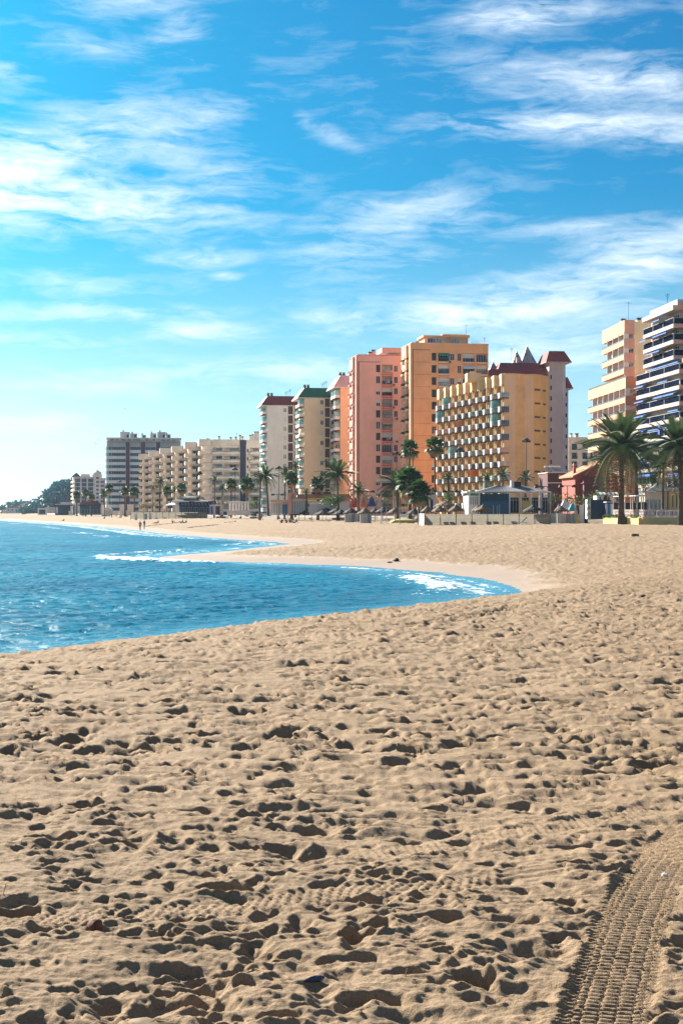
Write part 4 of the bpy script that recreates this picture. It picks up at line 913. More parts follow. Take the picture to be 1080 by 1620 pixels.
for p, yy, h in ((348, 6, 1.5), (366, 3, .8), (374, 3, 1.0), (381, 4, 2.0), (386, 8, 1.6), (397, 3, 2.0), (401, 3, 2.2), (405, 3, 3.6), (409, 3, 3.6), (335, 30, 2), (318, 60, 1.6), (300, 90, 1.8)): chimney(T, U(p), yy, HT, h * .75, .8, 'ivory' if h < 3 else 'cream')
aerial(T, U(376), 6, HT, 3.0)
m = MB(); m.box(U(336), U(379), -.4, 0, HT - 1.85, HT + .2, 'ivory'); m.box(U(390), U(412), -.3, 0, HT - 1.6, HT + .15, 'ivory'); part('parapet', m, T)
def cpar(mb): mb.box(-1.6, .0, -.9, 9.7, HT - 1.9, HT + .25, 'ivory'); mb.box(0, 2.7, -.9, -.02, HT - 1.9, HT + .25, 'ivory')
for i in range(NBAY): unit('parapet', 'cpar', cpar, T, (-SX * i, BY * i, [0, .1, -.3, 0, -.2, -.5][i]))

# white block with teal window bands
T = thing('banded_tower', 'white apartment block with teal window bands and purple stripes far along the beach', 'apartment building', at(166.5, 690), R(6))
s = 2250 / 690; U = lambda p: (p - 166.5) / s; Z = lambda y: zl(y, 690)
HT = Z(692); Wd = U(286); DP = 15
plan = [(3.2, 0), (Wd, 0), (Wd, DP), (0, DP), (0, 3.2), (.5, 1.4), (1.4, .5)]
ins = [(3.3, .35), (Wd - .3, .35), (Wd - .3, DP), (.35, DP), (.35, 3.3), (.8, 1.7), (1.7, .8)]
m = MB(); m.prism(ins, 0, HT - 1.3, 'concrete'); part('wall', m, T)
fh = 9.62 / s; z0 = Z(707) - fh * .5
def ring(mb): mb.prism(plan, -1.35, 0, 'white')
def cornerglass(mb):
    for (a, b) in ((4, 5), (5, 6), (6, 0)):
        (xa, ya), (xb, yb) = plan[a], plan[b]; k = .12
        mb.raw([(xa + k, ya + k, .02), (xb + k, yb + k, .02), (xb + k, yb + k, fh - 1.37), (xa + k, ya + k, fh - 1.37)], [(0, 1, 2, 3)], 'glass_aqua'); mb.rod((xa + k, ya + k, 0), (xa + k, ya + k, fh - 1.36), .06, .06, 'white', 4)
for k in range(11):
    z = z0 - fh * k
    if z < 1: break
    unit('floor_band', 'b1ring', ring, T, (0, 0, z)); unit('corner_glazing', 'b1corner', cornerglass, T, (0, 0, z))
    for a, b in ((172.5, 198.2), (206, 221.8), (230.5, 246), (254, 276)):
        w_ = round(U(b) - U(a), 2); h_ = round(fh - 1.4, 2); nm = max(3, int(w_ / 1.2))
        window(T, (U(a) + U(b)) / 2, .25, z + .02, w_, h_, FR, rnd.choice(['glass_teal', 'glass_teal', 'glass_dark', 'glass_blue']), 'steel', nm)
m = MB()
for a, b in ((199, 205), (222.6, 229.2), (247, 252.6)): m.box(U(a), U(b), -.12, .34, 2, Z(699.5), 'purple')
part('stripe', m, T)
m = MB(); m.prism(plan, HT - .5, HT, 'white'); m.box(1.5, Wd - 1, 1.6, DP - 1, Z(701), HT - .5, 'ivory'); part('attic', m, T)
for k, p in enumerate((177, 185, 195, 204, 212, 218, 232, 243, 258, 266, 274)): window(T, U(p), 1.55, Z(700), [1.6, 1.2, 2.0][k % 3], 1.7, FR, 'glass_dark', 'white', 1)
railing(T, U(226), .1, Z(701), 33.0, .8, FR, 'dark_metal')
for a, b, t in ((189.5, 204, 683), (205.5, 216, 685.5), (223.5, 230, 688), (237, 246.5, 685), (248.5, 261, 683), (262, 269, 686.5)):
    def pent(mb): mb.box(U(a), U(b), 4, 8, HT, Z(t), 'mauve_lite'); mb.box(U(a) - .2, U(b) + .2, 3.8, 8.2, Z(t), Z(t) + .2, 'white'); mb.box(U(b) - 1.2, U(b) - .4, 3.95, 3.99, HT, HT + 1.6, 'glass_dark')
    m = MB(); pent(m); part('roof_house', m, T); chimney(T, U((a + b) / 2) - .8, 6, Z(t), .5, .7, 'mauve_lite')

# hillside apartments with gabled and domed tops, beneath the hill
T = thing('hillside_block', 'distant cream apartment block with blue glass front, gable and domed turret below the hill', 'apartment building', at(118, 900), R(14))
s = 2250 / 900; U = lambda p: (p - 118) / s; Z = lambda y: zl(y, 900)
m = MB(); facade(m, U(150), Z(754), [(U(a), U(b), Z(757 + 6.6 * k) - 2.3, Z(757 + 6.6 * k), .8, None) for k in range(6) for a, b in ((119.5, 127), (129.5, 137), (139.5, 148))], 'f', 'mauve_lite'); m.box(.85, U(152), .9, 20, 0, Z(754), 'ivory'); facade(m, 22, Z(754), [(2 + 5 * k, 5 + 5 * k, Z(757 + 6.6 * j) - 2.2, Z(757 + 6.6 * j), .8, 'curtain') for k in range(4) for j in range(6)], 'l', 'ivory'); part('wall', m, T)
for k in range(6):
    for a, b in ((119.5, 127), (129.5, 137), (139.5, 148)): window(T, (U(a) + U(b)) / 2, .6, Z(757 + 6.6 * k) - 2.3, round(U(b) - U(a), 2), 2.3, FR, 'glass_teal', 'steel', 2)
    def b(mb): mb.box(-10, 10, -1.0, -.02, -.2, 0, 'white'); mb.box(-10, 10, -1.0, -.9, 0, .9, 'ivory')
    unit('balcony', 'hbb', b, T, (0, 11, Z(757 + 6.6 * k) - 2.4), LF)
m = MB(); x0, x1, zz = U(113), U(128), Z(754)
m.raw([(x0, -1, zz), (x1, -1, zz), ((x0 + x1) / 2, -1, Z(747)), (x0, 14, zz), (x1, 14, zz), ((x0 + x1) / 2, 14, Z(747))], [(0, 1, 2), (0, 2, 5, 3), (1, 4, 5, 2), (3, 5, 4)], 'teal_wall'); m.box(U(128.2), U(142), 0, 12, zz, Z(750), 'ivory'); part('roof', m, T)
m = MB(); m.lathe([(3.0, 0), (3.0, Z(752)), (3.5, Z(752)), (3.5, Z(750.5)), (2.6, Z(750.5)), (2.6, Z(748)), (3.2, Z(747.5)), (1.2, Z(745)), (.2, Z(743.2))], 'ivory', 12, (U(154), 2)); part('turret', m, T)
for k in range(7): window(T, U(154), -1.05, Z(758 + 6.2 * k), 1.6, 1.5, FR, 'glass_teal', 'white', 1)
m = MB(); m.box(U(157), U(168), 0, 14, 0, Z(757), 'mauve_lite'); m.box(U(156.6), U(168.3), -.3, 14, Z(757), Z(756), 'white'); part('wing', m, T)
for k in range(6): window(T, U(161.5), -.05, Z(764 + 6.2 * k), 2.4, 1.4, FR, 'glass_blue', 'white', 1)

# hill and headland, with their woods
def mound(name, pts, d, depth, mat, seed):
    """a ridge whose crest passes through the given (pixel x, pixel y) at distance d"""
    pts = sorted(pts); xs = [gx(p, d) for p, _ in pts]; zc = [1.8 + (810 - q) / 2250 * d for _, q in pts]
    nx, ny = 70, 26; X = np.linspace(xs[0] - 2, xs[-1] + 2, nx); cz = np.interp(X, xs, zc)
    cz = cz + gn(X / 14, X * 0 + seed, seed) * 3.0 * np.clip((cz - 1) / 20, 0, 1)
    V = np.linspace(-1, 1, ny); XX, VV = np.meshgrid(X, V)
    prof = np.clip(np.cos(VV * math.pi / 2), 0, 1) ** .75
    ZZ = (np.interp(XX, X, cz) + 1) * prof - 1 + gn(XX / 9, VV * depth / 9, seed + 1) * 2.0 * prof
    o = mesh_grid(name, XX, d + VV * depth, ZZ, {}, MATS[mat]); return X, cz, xs
hx, hz, _ = mound('hill', [(52, 814), (57, 806), (66, 801), (73, 796), (80, 786), (85, 779), (92, 773), (97, 769), (105, 767), (112, 768), (125, 774), (150, 785), (175, 806)], 1150, 60, 'hill_rock', 5)
lx, lz, _ = mound('headland', [(-12, 815), (-3, 813.5), (5, 811), (10, 807), (14, 803), (22, 800), (32, 799), (45, 799), (56, 801), (66, 806), (80, 813)], 1550, 60, 'hill_rock', 9)
def woods(name, X, cz, d, depth, n, size, label):
    v = []; f = []
    for _ in range(n):
        x = rnd.uniform(X[0], X[-1]); t = rnd.uniform(-1, .35); pr = max(0, math.cos(t * math.pi / 2)) ** .75
        h = float(np.interp(x, X, cz)); z = (h + 1) * pr - 1
        if z < .5 or h < 2: continue
        c = Vector((x, d + t * depth - 1.5, z + size * .3)); q = size * rnd.uniform(.5, 1.3)
        for k in range(7):
            a = Vector((rnd.gauss(0, 1), rnd.gauss(0, .6), abs(rnd.gauss(0, .8)))) * q * .7
            nrm = Vector((rnd.gauss(0, 1), rnd.gauss(0, 1), rnd.gauss(0, 1))).normalized(); tt = nrm.orthogonal().normalized() * q * .55; bb = nrm.cross(tt)
            i = len(v); v += [c + a + tt, c + a + bb * .8, c + a - tt, c + a - bb * .9]; f.append((i, i + 1, i + 2, i + 3))
    me = bpy.data.meshes.new(name); me.from_pydata(v, [], f); me.materials.append(MATS['hill_haze_green'])
    o = link(name, me); o['kind'] = 'stuff'; tag(o, label, 'woodland')
woods('woods', hx, hz, 1150, 60, 2600, 2.3, 'haze-tinted green wood covering the hill behind the far beach bars')
woods('scrub', lx, lz, 1550, 60, 500, 2.6, 'haze-tinted scrub covering the low headland at the far end of the beach')
T = thing('headland_villa', 'white villa strung along the low headland at the far end', 'building', (gx(20, 1480), 1480, zl(808, 1480) + .7 - 1), .1)
m = MB(); m.box(-6, 8, 0, 8, -2, 4, 'white'); m.box(8, 15, 1, 8, -2, 2.8, 'white'); m.box(-10, -6.02, 1, 8, -2, 2.2, 'ivory'); part('wall', m, T)
m = MB(); m.frustum((-7, 9, -1, 9), 4, (-3, 5, 2, 6), 6, 'terracotta'); part('roof', m, T)
for x in (-4, 0, 4): window(T, x, -.05, 1, 1.6, 1.6, FR, 'glass_dark', 'white', 1)
T = thing('headland_villa', 'long pale villa higher on the headland beside the wooded hill', 'building', (gx(47, 1480), 1480, zl(802, 1480) + .7), .05)
m = MB(); m.box(-8, 10, 0, 8, -5, 2.5, 'ivory'); part('wall', m, T); m = MB(); m.frustum((-9, 11, -1, 9), 2.5, (-5, 7, 3, 5), 4.5, 'terracotta'); part('roof', m, T)
for x in (-5, 0, 5): window(T, x, -.05, .2, 1.6, 1.4, FR, 'glass_dark', 'white', 1)

# promenade strip behind the sand
prom = [(1180, 212), (1080, 214), (960, 226), (870, 240), (780, 262), (700, 272), (620, 292), (540, 318), (470, 345), (400, 385), (330, 440), (260, 500), (200, 560), (150, 650), (110, 760), (70, 900), (40, 1100)]
fr = [(gx(p, d), d) for p, d in prom]
m = MB()
for (xa, ya), (xb, yb) in zip(fr, fr[1:]):
    za, zc_ = max(zb(xa, ya), .2) + .28, max(zb(xb, yb), .2) + .28; k = 1.3
    m.raw([(xa, ya, za), (xb, yb, zc_), (xb + 9, yb * 1.0 + 22, max(zc_, .9)), (xa + 9, ya + 22, max(za, .9)), (xa, ya, za - .9), (xb, yb, zc_ - .9)], [(0, 1, 2, 3), (0, 1, 5, 4)], 'pavement')
o = part('promenade', m, None); o['kind'] = 'structure'
# ------------------------------------------------------------------ palms
def frond_mesh(key, droop, m, n=26, wid=.25, vee=.35):
    mb = MB(); pts = []
    for k in range(9):
        t = k / 8; pts.append(Vector((t * (1 - .12 * droop * t), 0, -droop * t * t * .62)))
    P_ = lambda t: pts[min(int(t * 8), 7)].lerp(pts[min(int(t * 8), 7) + 1], t * 8 - min(int(t * 8), 7))
    for k in range(8): mb.rod(pts[k], pts[k + 1], .014 * (1 - k / 9), .014 * (1 - (k + 1) / 9), m, 3)
    r = random.Random(hash(key) % 999 if not isinstance(key, int) else key)
    for k in range(n):
        t = .14 + .86 * k / (n - 1); p = P_(t); L = wid * (1 - .62 * abs(t - .42) ** 1.3) * r.uniform(.85, 1.1)
        for sd in (-1, 1):
            tip = p + Vector((L * .55, sd * L * .85, L * vee * (1 - t) - L * .22 * droop)); a = p + Vector((-.016, 0, 0)); b = p + Vector((.020, 0, .004))
            mid = p.lerp(tip, .5) + Vector((.012, 0, .012)); mb.raw([a, b, tip, mid], [(0, 1, 3), (1, 2, 3), (0, 3, 2)], m)
    return mb.mesh('frond')
def fan_mesh(seed, droop, m):
    mb = MB(); hub = Vector((.52, 0, -.10 * droop)); mb.rod((0, 0, 0), hub, .016, .012, m, 3); n = 11; r = random.Random(seed)
    for k in range(n):
        a = (k / (n - 1) - .5) * 3.9; L = .5 * r.uniform(.85, 1.1) * (1 - .18 * abs(a) / 2)
        e = hub + Vector((math.cos(a) * L * .62, math.sin(a) * L * .62, .02 - .08 * droop)); tip = hub + Vector((math.cos(a) * L, math.sin(a) * L, -.20 * droop - r.uniform(0, .14)))
        d = Vector((-math.sin(a), math.cos(a), 0)) * .095
        mb.raw([hub, e - d, e + d, tip, e + Vector((0, 0, .03))], [(0, 1, 4), (0, 4, 2), (1, 3, 4), (4, 3, 2)], m)
    return mb.mesh('frond')
FROND = [frond_mesh(11 + i, d, 'leaf') for i, d in enumerate((.35, .7, 1.05))]; FDRY = frond_mesh(31, 1.3, 'dry_leaf', 16, .16)
FAN = [fan_mesh(41, .4, 'leaf_fan'), fan_mesh(42, .9, 'leaf_fan')]; FANDRY = fan_mesh(43, 1.6, 'dry_leaf')
from mathutils import Matrix, Euler
def crown_list(kind, n, r):
    """list of (mesh, rotation, length) for a crown"""
    out = []
    for k in range(n):
        u = (k + .5) / n; azm = k * 2.39996 + r.uniform(-.2, .2)
        if kind == 'date':
            e = R(82 - 128 * u + r.uniform(-9, 9)); me = FROND[0 if u < .3 else (1 if u < .7 else 2)]; L = r.uniform(.88, 1.08) * (.85 + .2 * min(u * 3, 1))
            if u > .90 or (u > .72 and k % 3 == 0): me = FDRY
        else:
            e = R(80 - 125 * u + r.uniform(-14, 14)); me = FAN[0 if u < .55 else 1]; L = r.uniform(.9, 1.08)
            if u > .84: me = FANDRY
        out.append((me, (0, -e, azm), L))
    return out
def join_list(lst, size, name, lift=(0, 0, 0)):
    v = []; f = []; mi = []; mats = []
    for me, rot, L in lst:
        M_ = Euler((0, rot[1], 0)).to_matrix(); M_ = Matrix.Rotation(rot[2], 3, 'Z') @ M_; n = len(v)
        v += [M_ @ (q.co * (L * size)) for q in me.vertices]
        m0 = me.materials[0]
        if m0 not in mats: mats.append(m0)
        k = mats.index(m0)
        for p_ in me.polygons: f.append([i + n for i in p_.vertices]); mi.append(k)
    me = bpy.data.meshes.new(name); me.from_pydata(v, [], f)
    for m in mats: me.materials.append(m)
    me.polygons.foreach_set('material_index', mi); return me
JOINED = {}
def palm(px, d, yc, rpx, kind, label, group, base=None, lean=0.0, separate=False, trunk=None, n=None):
    s = 2250 / d; x = gx(px, d); z0 = (max(zb(x, d), 0) + .1) if base is None else 1.8 + (810 - base) / s - .15
    T = thing('palm_tree', label, 'palm tree', (x, d, z0), rnd.uniform(0, 6.28), group)
    zc = 1.8 + (810 - yc) / s - z0; size = rpx / s * (1.16 if kind == 'date' else 1.12); r = random.Random(int(px * 7 + d))
    tr = trunk or (.26 if kind == 'date' else .17)
    m = MB(); prev = Vector((0, 0, -.3)); lx, ly = lean * math.cos(r.uniform(0, 6)), lean * math.sin(r.uniform(0, 6)); nseg = 9
    for k in range(nseg):
        t = (k + 1) / nseg; p = Vector((lx * t * t, ly * t * t, zc * t)); ra = tr * (1.35 - .5 * t if k else 1.6)
        m.rod(prev, p, ra * 1.06, ra * .92, 'trunk', 7)
        if k: m.rod(prev - Vector((0, 0, .05)), prev + Vector((0, 0, .08)), ra * 1.13, ra * 1.1, 'trunk', 7)
        prev = p
    m.lathe([(tr * .9, zc - size * .18), (tr * 1.7, zc - size * .05), (tr * 1.5, zc + size * .06), (.05, zc + size * .2)], 'trunk', 7, (lx, ly))
    part('trunk', m, T)
    n = n or (52 if kind == 'date' else 38)
    if separate:
        for me, rot, L in crown_list(kind, n, r): link('frond', me, T, (lx, ly, zc), rot, size * L)
    else:
        q = (kind, n, int(px) % 3)
        if q not in JOINED: JOINED[q] = join_list(crown_list(kind, n, random.Random(q[2] + 5)), 1.0, 'crown')
        link('crown', JOINED[q], T, (lx, ly, zc), (0, 0, r.uniform(0, 6)), size)
    return T
PG = 'palms along the promenade'
for a in [
    (982, 200, 708, 54, 'date', 'large date palm with a thick trunk in front of the peach tower', None, .3, True, .36, 56),
    (1077, 186, 708, 50, 'date', 'large date palm cut by the right edge beside the yellow terrace', 829, .3, True, .30, 52),
    (1006, 212, 722, 40, 'date', 'dark date palm just right of the thick trunked palm', None, .2, True, .30, 44),
    (957, 222, 728, 34, 'date', 'thin trunked date palm left of the thick trunked palm', None, .4, True, .2, 40),
    (1047, 205, 738, 28, 'date', 'drooping date palm between the two largest palms on the right', None, .2, True, .2, 36),
    (646, 285, 711, 15.5, 'fan', 'tall fan palm in front of the corner of the orange tower', None, .3, True, .2, 34),
    (688, 262, 706, 16.5, 'fan', 'tall slender fan palm beside the seaward end of the yellow hotel', None, .2, True, .17, 34),
    (629, 255, 768, 27, 'date', 'date palm with browned lower fronds, leftmost of the dense clump below the orange tower', None, .2, True, .3, 48),
    (648, 248, 764, 24, 'fan', 'bushy fan palm in the middle of the dense clump below the orange tower', None, .1, True, .28, 46),
    (662, 244, 780, 21, 'fan', 'lowest fan palm on the right of the dense clump below the orange tower', None, .1, True, .28, 44),
    (535, 300, 752, 27, 'date', 'spreading date palm in front of the straw coloured tower', None, .2, True, .24, 44),
    (567, 285, 777, 15, 'date', 'short date palm at the foot of the pink tower', None, .1, False, .2, 40),
    (424, 300, 754, 19, 'date', 'leaning date palm in front of the white tower with bare beach at its foot', 811, .7, True, .2, 30),
    (411, 325, 759, 14, 'date', 'date palm close behind the leaning palm', None, .2, False, .2, 34),
    (450, 345, 749, 12, 'date', 'slender date palm between white tower and lamp post', None, .2, False, .17, 34),
    (467, 350, 738, 10, 'date', 'taller date palm between the white and straw towers', None, .2, False, .16, 34),
    (461, 335, 758, 12, 'fan', 'shaggy fan palm under the taller palm between two towers', None, .1, False, .25, 44),
    (503, 320, 766, 13, 'fan', 'shaggy fan palm behind the terracotta roofed restaurant', None, .1, False, .22, 44),
    (485, 318, 779, 7, 'date', 'small palm with a thick shaggy stem before the restaurant glass front', 806, .1, False, .2, 30),
    (391, 400, 767, 13, 'fan', 'fan palm in front of the navy stripe of the cream block', None, .2, False, .22, 44),
    (366, 410, 767, 10, 'fan', 'fan palm beside the lamp post before the cream block', None, .2, False, .2, 44),
    (339, 420, 761, 9, 'date', 'slender date palm above the tented beach restaurant', None, .2, False, .17, 34),
    (352, 425, 773, 8, 'date', 'short date palm behind the white pergola', None, .1, False, .17, 34),
    (287, 470, 773, 9, 'fan', 'fan palm left of the cream tents', None, .1, False, .22, 40),
    (276, 480, 775, 7, 'date', 'small date palm next to the fan palm by the tents', None, .1, False, .18, 30),
    (264, 490, 777, 8, 'fan', 'dark low fan palm before the cream block', None, .1, False, .2, 40),
    (253, 470, 763, 10, 'date', 'tallest date palm before the sawtooth side of the cream block', None, .2, False, .2, 40),
    (242, 480, 773, 7, 'date', 'thin palm at the far corner of the cream block', None, .1, False, .15, 30),
    (213, 540, 779, 9, 'fan', 'dark fan palm right of the white screen walls', None, .1, False, .25, 44),
    (198, 560, 778, 8, 'fan', 'fan palm before the purple striped tower', None, .1, False, .25, 44),
    (173, 600, 773, 7.5, 'fan', 'fan palm at the left corner of the purple striped tower', None, .1, False, .25, 44),
    (165, 610, 781, 7, 'fan', 'low fan palm beside the beach bar with the red sign', None, .1, False, .25, 40),
    (122, 640, 784, 7, 'fan', 'fan palm behind the long dark pavilion', None, .1, False, .25, 44),
    (136, 630, 780, 6.5, 'fan', 'fan palm above the beach bar with the red sign', None, .1, False, .25, 44),
    (145, 650, 786, 6, 'fan', 'short fan palm between the bar roof and the hillside block', None, .1, False, .25, 40),
    (795, 300, 752, 13, 'date', 'date palm in front of the hotel corner', None, .1, False, .2, 32),
    (830, 295, 757, 14, 'date', 'date palm at the foot of the tall lamp on the hotel flank', None, .1, False, .2, 32),
    (709, 262, 757, 11, 'date', 'date palm before the lower balconies of the hotel', None, .1, False, .2, 32),
    (769, 300, 757, 11, 'date', 'small date palm above the grey restaurant roof', None, .1, False, .2, 32)]:
    px, d, yc, rp, kd, lb, base, lean, sep, trk, n = a
    palm(px, d, yc, rp, kd, lb, PG, base, lean, sep, trk, n)

# ------------------------------------------------------------------ shrubs
def shrub(name, px, d, wpx, ytop, ybot, label, cat, m='bush', group=None, dens=1.0):
    s = 2250 / d; x = gx(px, d); z0 = 1.8 + (810 - ybot) / s; z1 = 1.8 + (810 - ytop) / s; w_ = wpx / s; h = z1 - z0
    T = thing(name, label, cat, (x, d, z0), 0, group)
    t = MB()
    for k in range(4): t.rod((rnd.uniform(-.2, .2) * w_, rnd.uniform(-.2, .2), -.2), (rnd.uniform(-.35, .35) * w_, rnd.uniform(-.5, .5), h * .6), .07, .03, 'trunk', 5)
    part('stem', t, T)
    v = []; f = []; r = random.Random(int(px * 3)); nlob = max(4, int(w_ * 1.1)); lob = [(r.uniform(-.38, .38) * w_, r.uniform(-.6, .6), r.uniform(.35, .72) * h, r.uniform(.26, .42) * h) for _ in range(nlob)]
    for _ in range(int(420 * dens * max(1, w_ * h / 8))):
        cx, cy, cz, cr = r.choice(lob); dv = Vector((r.gauss(0, 1), r.gauss(0, 1), r.gauss(0, 1))).normalized() * cr * r.uniform(.55, 1.1)
        c = Vector((cx + dv.x * 1.4, cy + dv.y, max(.05, cz + dv.z))); a = Vector((r.gauss(0, 1), r.gauss(0, 1), r.gauss(0, 1))).normalized(); tt = a.orthogonal().normalized() * r.uniform(.07, .17); bb = a.cross(tt) * .7
        i = len(v); v += [c + tt, c + bb, c - tt, c - bb]; f.append((i, i + 1, i + 2, i + 3))
    me = bpy.data.meshes.new('foliage'); me.from_pydata(v, [], f); me.materials.append(MATS[m]); link('foliage', me, T)
SG = 'bushes on the promenade'
shrub('bush', 872, 262, 16, 780, 800, 'green bush below the maroon building, nearest the hotel', 'bush', 'bush', SG)
shrub('bush', 902, 241, 26, 779, 802, 'broad yellowish tamarisk bush in front of the red house', 'bush', 'bush', SG)
shrub('bush', 926, 239, 16, 781, 802, 'bush at the right end of the row before the red house', 'bush', 'bush', SG)
shrub('bush', 944, 238, 14, 775, 800, 'dry brownish bush behind the dark blue container', 'bush', 'bush_dry', SG)
shrub('bush', 1030, 235, 26, 757, 785, 'green bush above the white pergola on the right', 'bush', 'bush', SG)
shrub('bush', 580, 300, 26, 780, 803, 'dry grey bush at the foot of the pink tower', 'bush', 'bush_dry', SG)
shrub('bush', 604, 298, 18, 783, 803, 'dry bush just left of the dense palm clump', 'bush', 'bush_dry', SG)
shrub('bush', 527, 295, 34, 781, 802, 'dark rounded hedge tree behind the thatched parasols', 'bush', 'leaf_fan', SG, 2.0)
shrub('bush', 712, 256, 14, 776, 796, 'bright green bush at the foot of the hotel beside the palm', 'bush', 'bush', SG)
shrub('bush', 780, 236, 20, 780, 793, 'green shrub against the blue wall of the hipped restaurant', 'bush', 'bush', SG)
shrub('bush', 345, 430, 26, 788, 806, 'greyish bush behind the blue cabin', 'bush', 'bush_dry', SG)
shrub('bush', 403, 395, 22, 783, 804, 'dark bush under the fan palm by the cream block', 'bush', 'bush', SG)
shrub('bush', 232, 520, 40, 794, 806, 'low grey hedge before the far corner of the cream block', 'bush', 'bush_dry', SG)

# ------------------------------------------------------------------ lamps
def lamp(px, d, ytop, label, kind, group):
    s = 2250 / d; x = gx(px, d); z0 = max(zb(x, d), 0); h = 1.8 + (810 - ytop) / s - z0
    T = thing('street_lamp', label, 'street lamp', (x, d, z0), 0, group)
    def pole(mb): mb.rod((0, 0, 0), (0, 0, .8), .16, .13, 'dark_metal', 8); mb.rod((0, 0, .8), (0, 0, h - .2), .10, .065, 'dark_metal', 6)
    unit('pole', ('lp', round(h, 1), kind), pole, T, (0, 0, 0))
    if kind == 'mast':
        def hd(mb):
            mb.lathe([(.1, h - .5), (.55, h - .35), (.6, h - .1), (.35, h + .05), (.05, h + .2)], 'dark_metal', 8)
            for k in range(4): mb.box(-.25 + .62 * math.cos(k * 1.57), .25 + .62 * math.cos(k * 1.57), -.2 + .62 * math.sin(k * 1.57), .2 + .62 * math.sin(k * 1.57), h - .75, h - .35, 'dark_metal')
        unit('lamp_head', ('lh', round(h, 1)), hd, T, (0, 0, 0))
    else:
        def arm(mb): mb.box(-1.3, 1.3, -.06, .06, h - .25, h - .12, 'dark_metal')
        unit('cross_arm', ('la', round(h, 1)), arm, T, (0, 0, 0))
        for u in (-1.1, 1.1):
            def hd2(mb): mb.frustum((-.45, .45, -.28, .28), -.28, (-.25, .25, -.15, .15), .12, 'dark_metal'); mb.box(-.35, .35, -.2, .2, -.33, -.281, 'glass_pale')
            unit('lamp_head', 'lh2', hd2, T, (u, 0, h - .12))
LG = 'tall lamp masts on the promenade'
for a in [(832, 290, 694, 'tall lamp mast in front of the hotel flank'), (727, 262, 709, 'tall lamp mast in front of the hotel balconies'), (627, 300, 715, 'tall lamp mast before the pink tower'), (441, 360, 738, 'tall lamp mast before the white tower'), (372, 420, 740, 'tall lamp mast before the navy stripe of the cream block'), (316, 460, 746, 'tall lamp mast behind the cream tents'), (966, 232, 722, 'dark lamp mast left of the thickest palm trunk'), (190, 590, 760, 'lamp mast before the purple striped tower')]: lamp(a[0], a[1], a[2], a[3], 'mast', LG)
LG2 = 'low two armed lamps'
for a in [(581, 290, 776, 'low two armed lamp at the foot of the pink tower'), (678, 255, 775, 'low two armed lamp right of the dense palm clump'), (712, 254, 775.5, 'low two armed lamp by the hotel entrance'), (858, 250, 768, 'low two armed lamp above the grey restaurant roof'), (897, 246, 767, 'taller two armed lamp before the maroon building'), (439, 330, 781, 'low two armed lamp by the leaning palm')]: lamp(a[0], a[1], a[2], a[3], 'arm', LG2)

# ------------------------------------------------------------------ thatched parasols
def parasol_parts(T, r=1.25, h=2.25, m='thatch', key='par'):
    def pole(mb): mb.rod((0, 0, -.2), (0, 0, h + .25), .06, .05, 'wood', 6)
    unit('pole', (key, 'pole', h), pole, T, (0, 0, 0))
    def th(mb):
        q = random.Random(5); n = 18
        mb.lathe([(r, h - .62), (r * .72, h - .33), (r * .40, h - .05), (.12, h + .26), (.02, h + .42)], m, n, wob=.05)
        for k in range(54):                             # ragged fringe
            a = q.uniform(0, 6.283); R1 = r * q.uniform(.85, 1.0); w_ = .10
            c, s_ = math.cos(a), math.sin(a); z = h - .56 + (r - R1) * .5
            mb.raw([(c * R1 - s_ * w_, s_ * R1 + c * w_, z), (c * R1 + s_ * w_, s_ * R1 - c * w_, z), (c * (R1 + .13), s_ * (R1 + .13), z - q.uniform(.18, .40))], [(0, 1, 2)], m)
    unit('thatch', (key, 'th', r, h, m), th, T, (0, 0, 0))
PARG = 'thatched parasols on the beach'
def parasol(px, d, ytop, label, r=1.25, m='thatch', zoff=None):
    x = gx(px, d); z = zb(x, d); h = 1.8 + (810 - ytop) * d / 2250 - z - .42
    T = thing('parasol', label, 'parasol', (x, d, z), rnd.uniform(0, 6), PARG); parasol_parts(T, r, round(max(h, 1.9), 1), m)
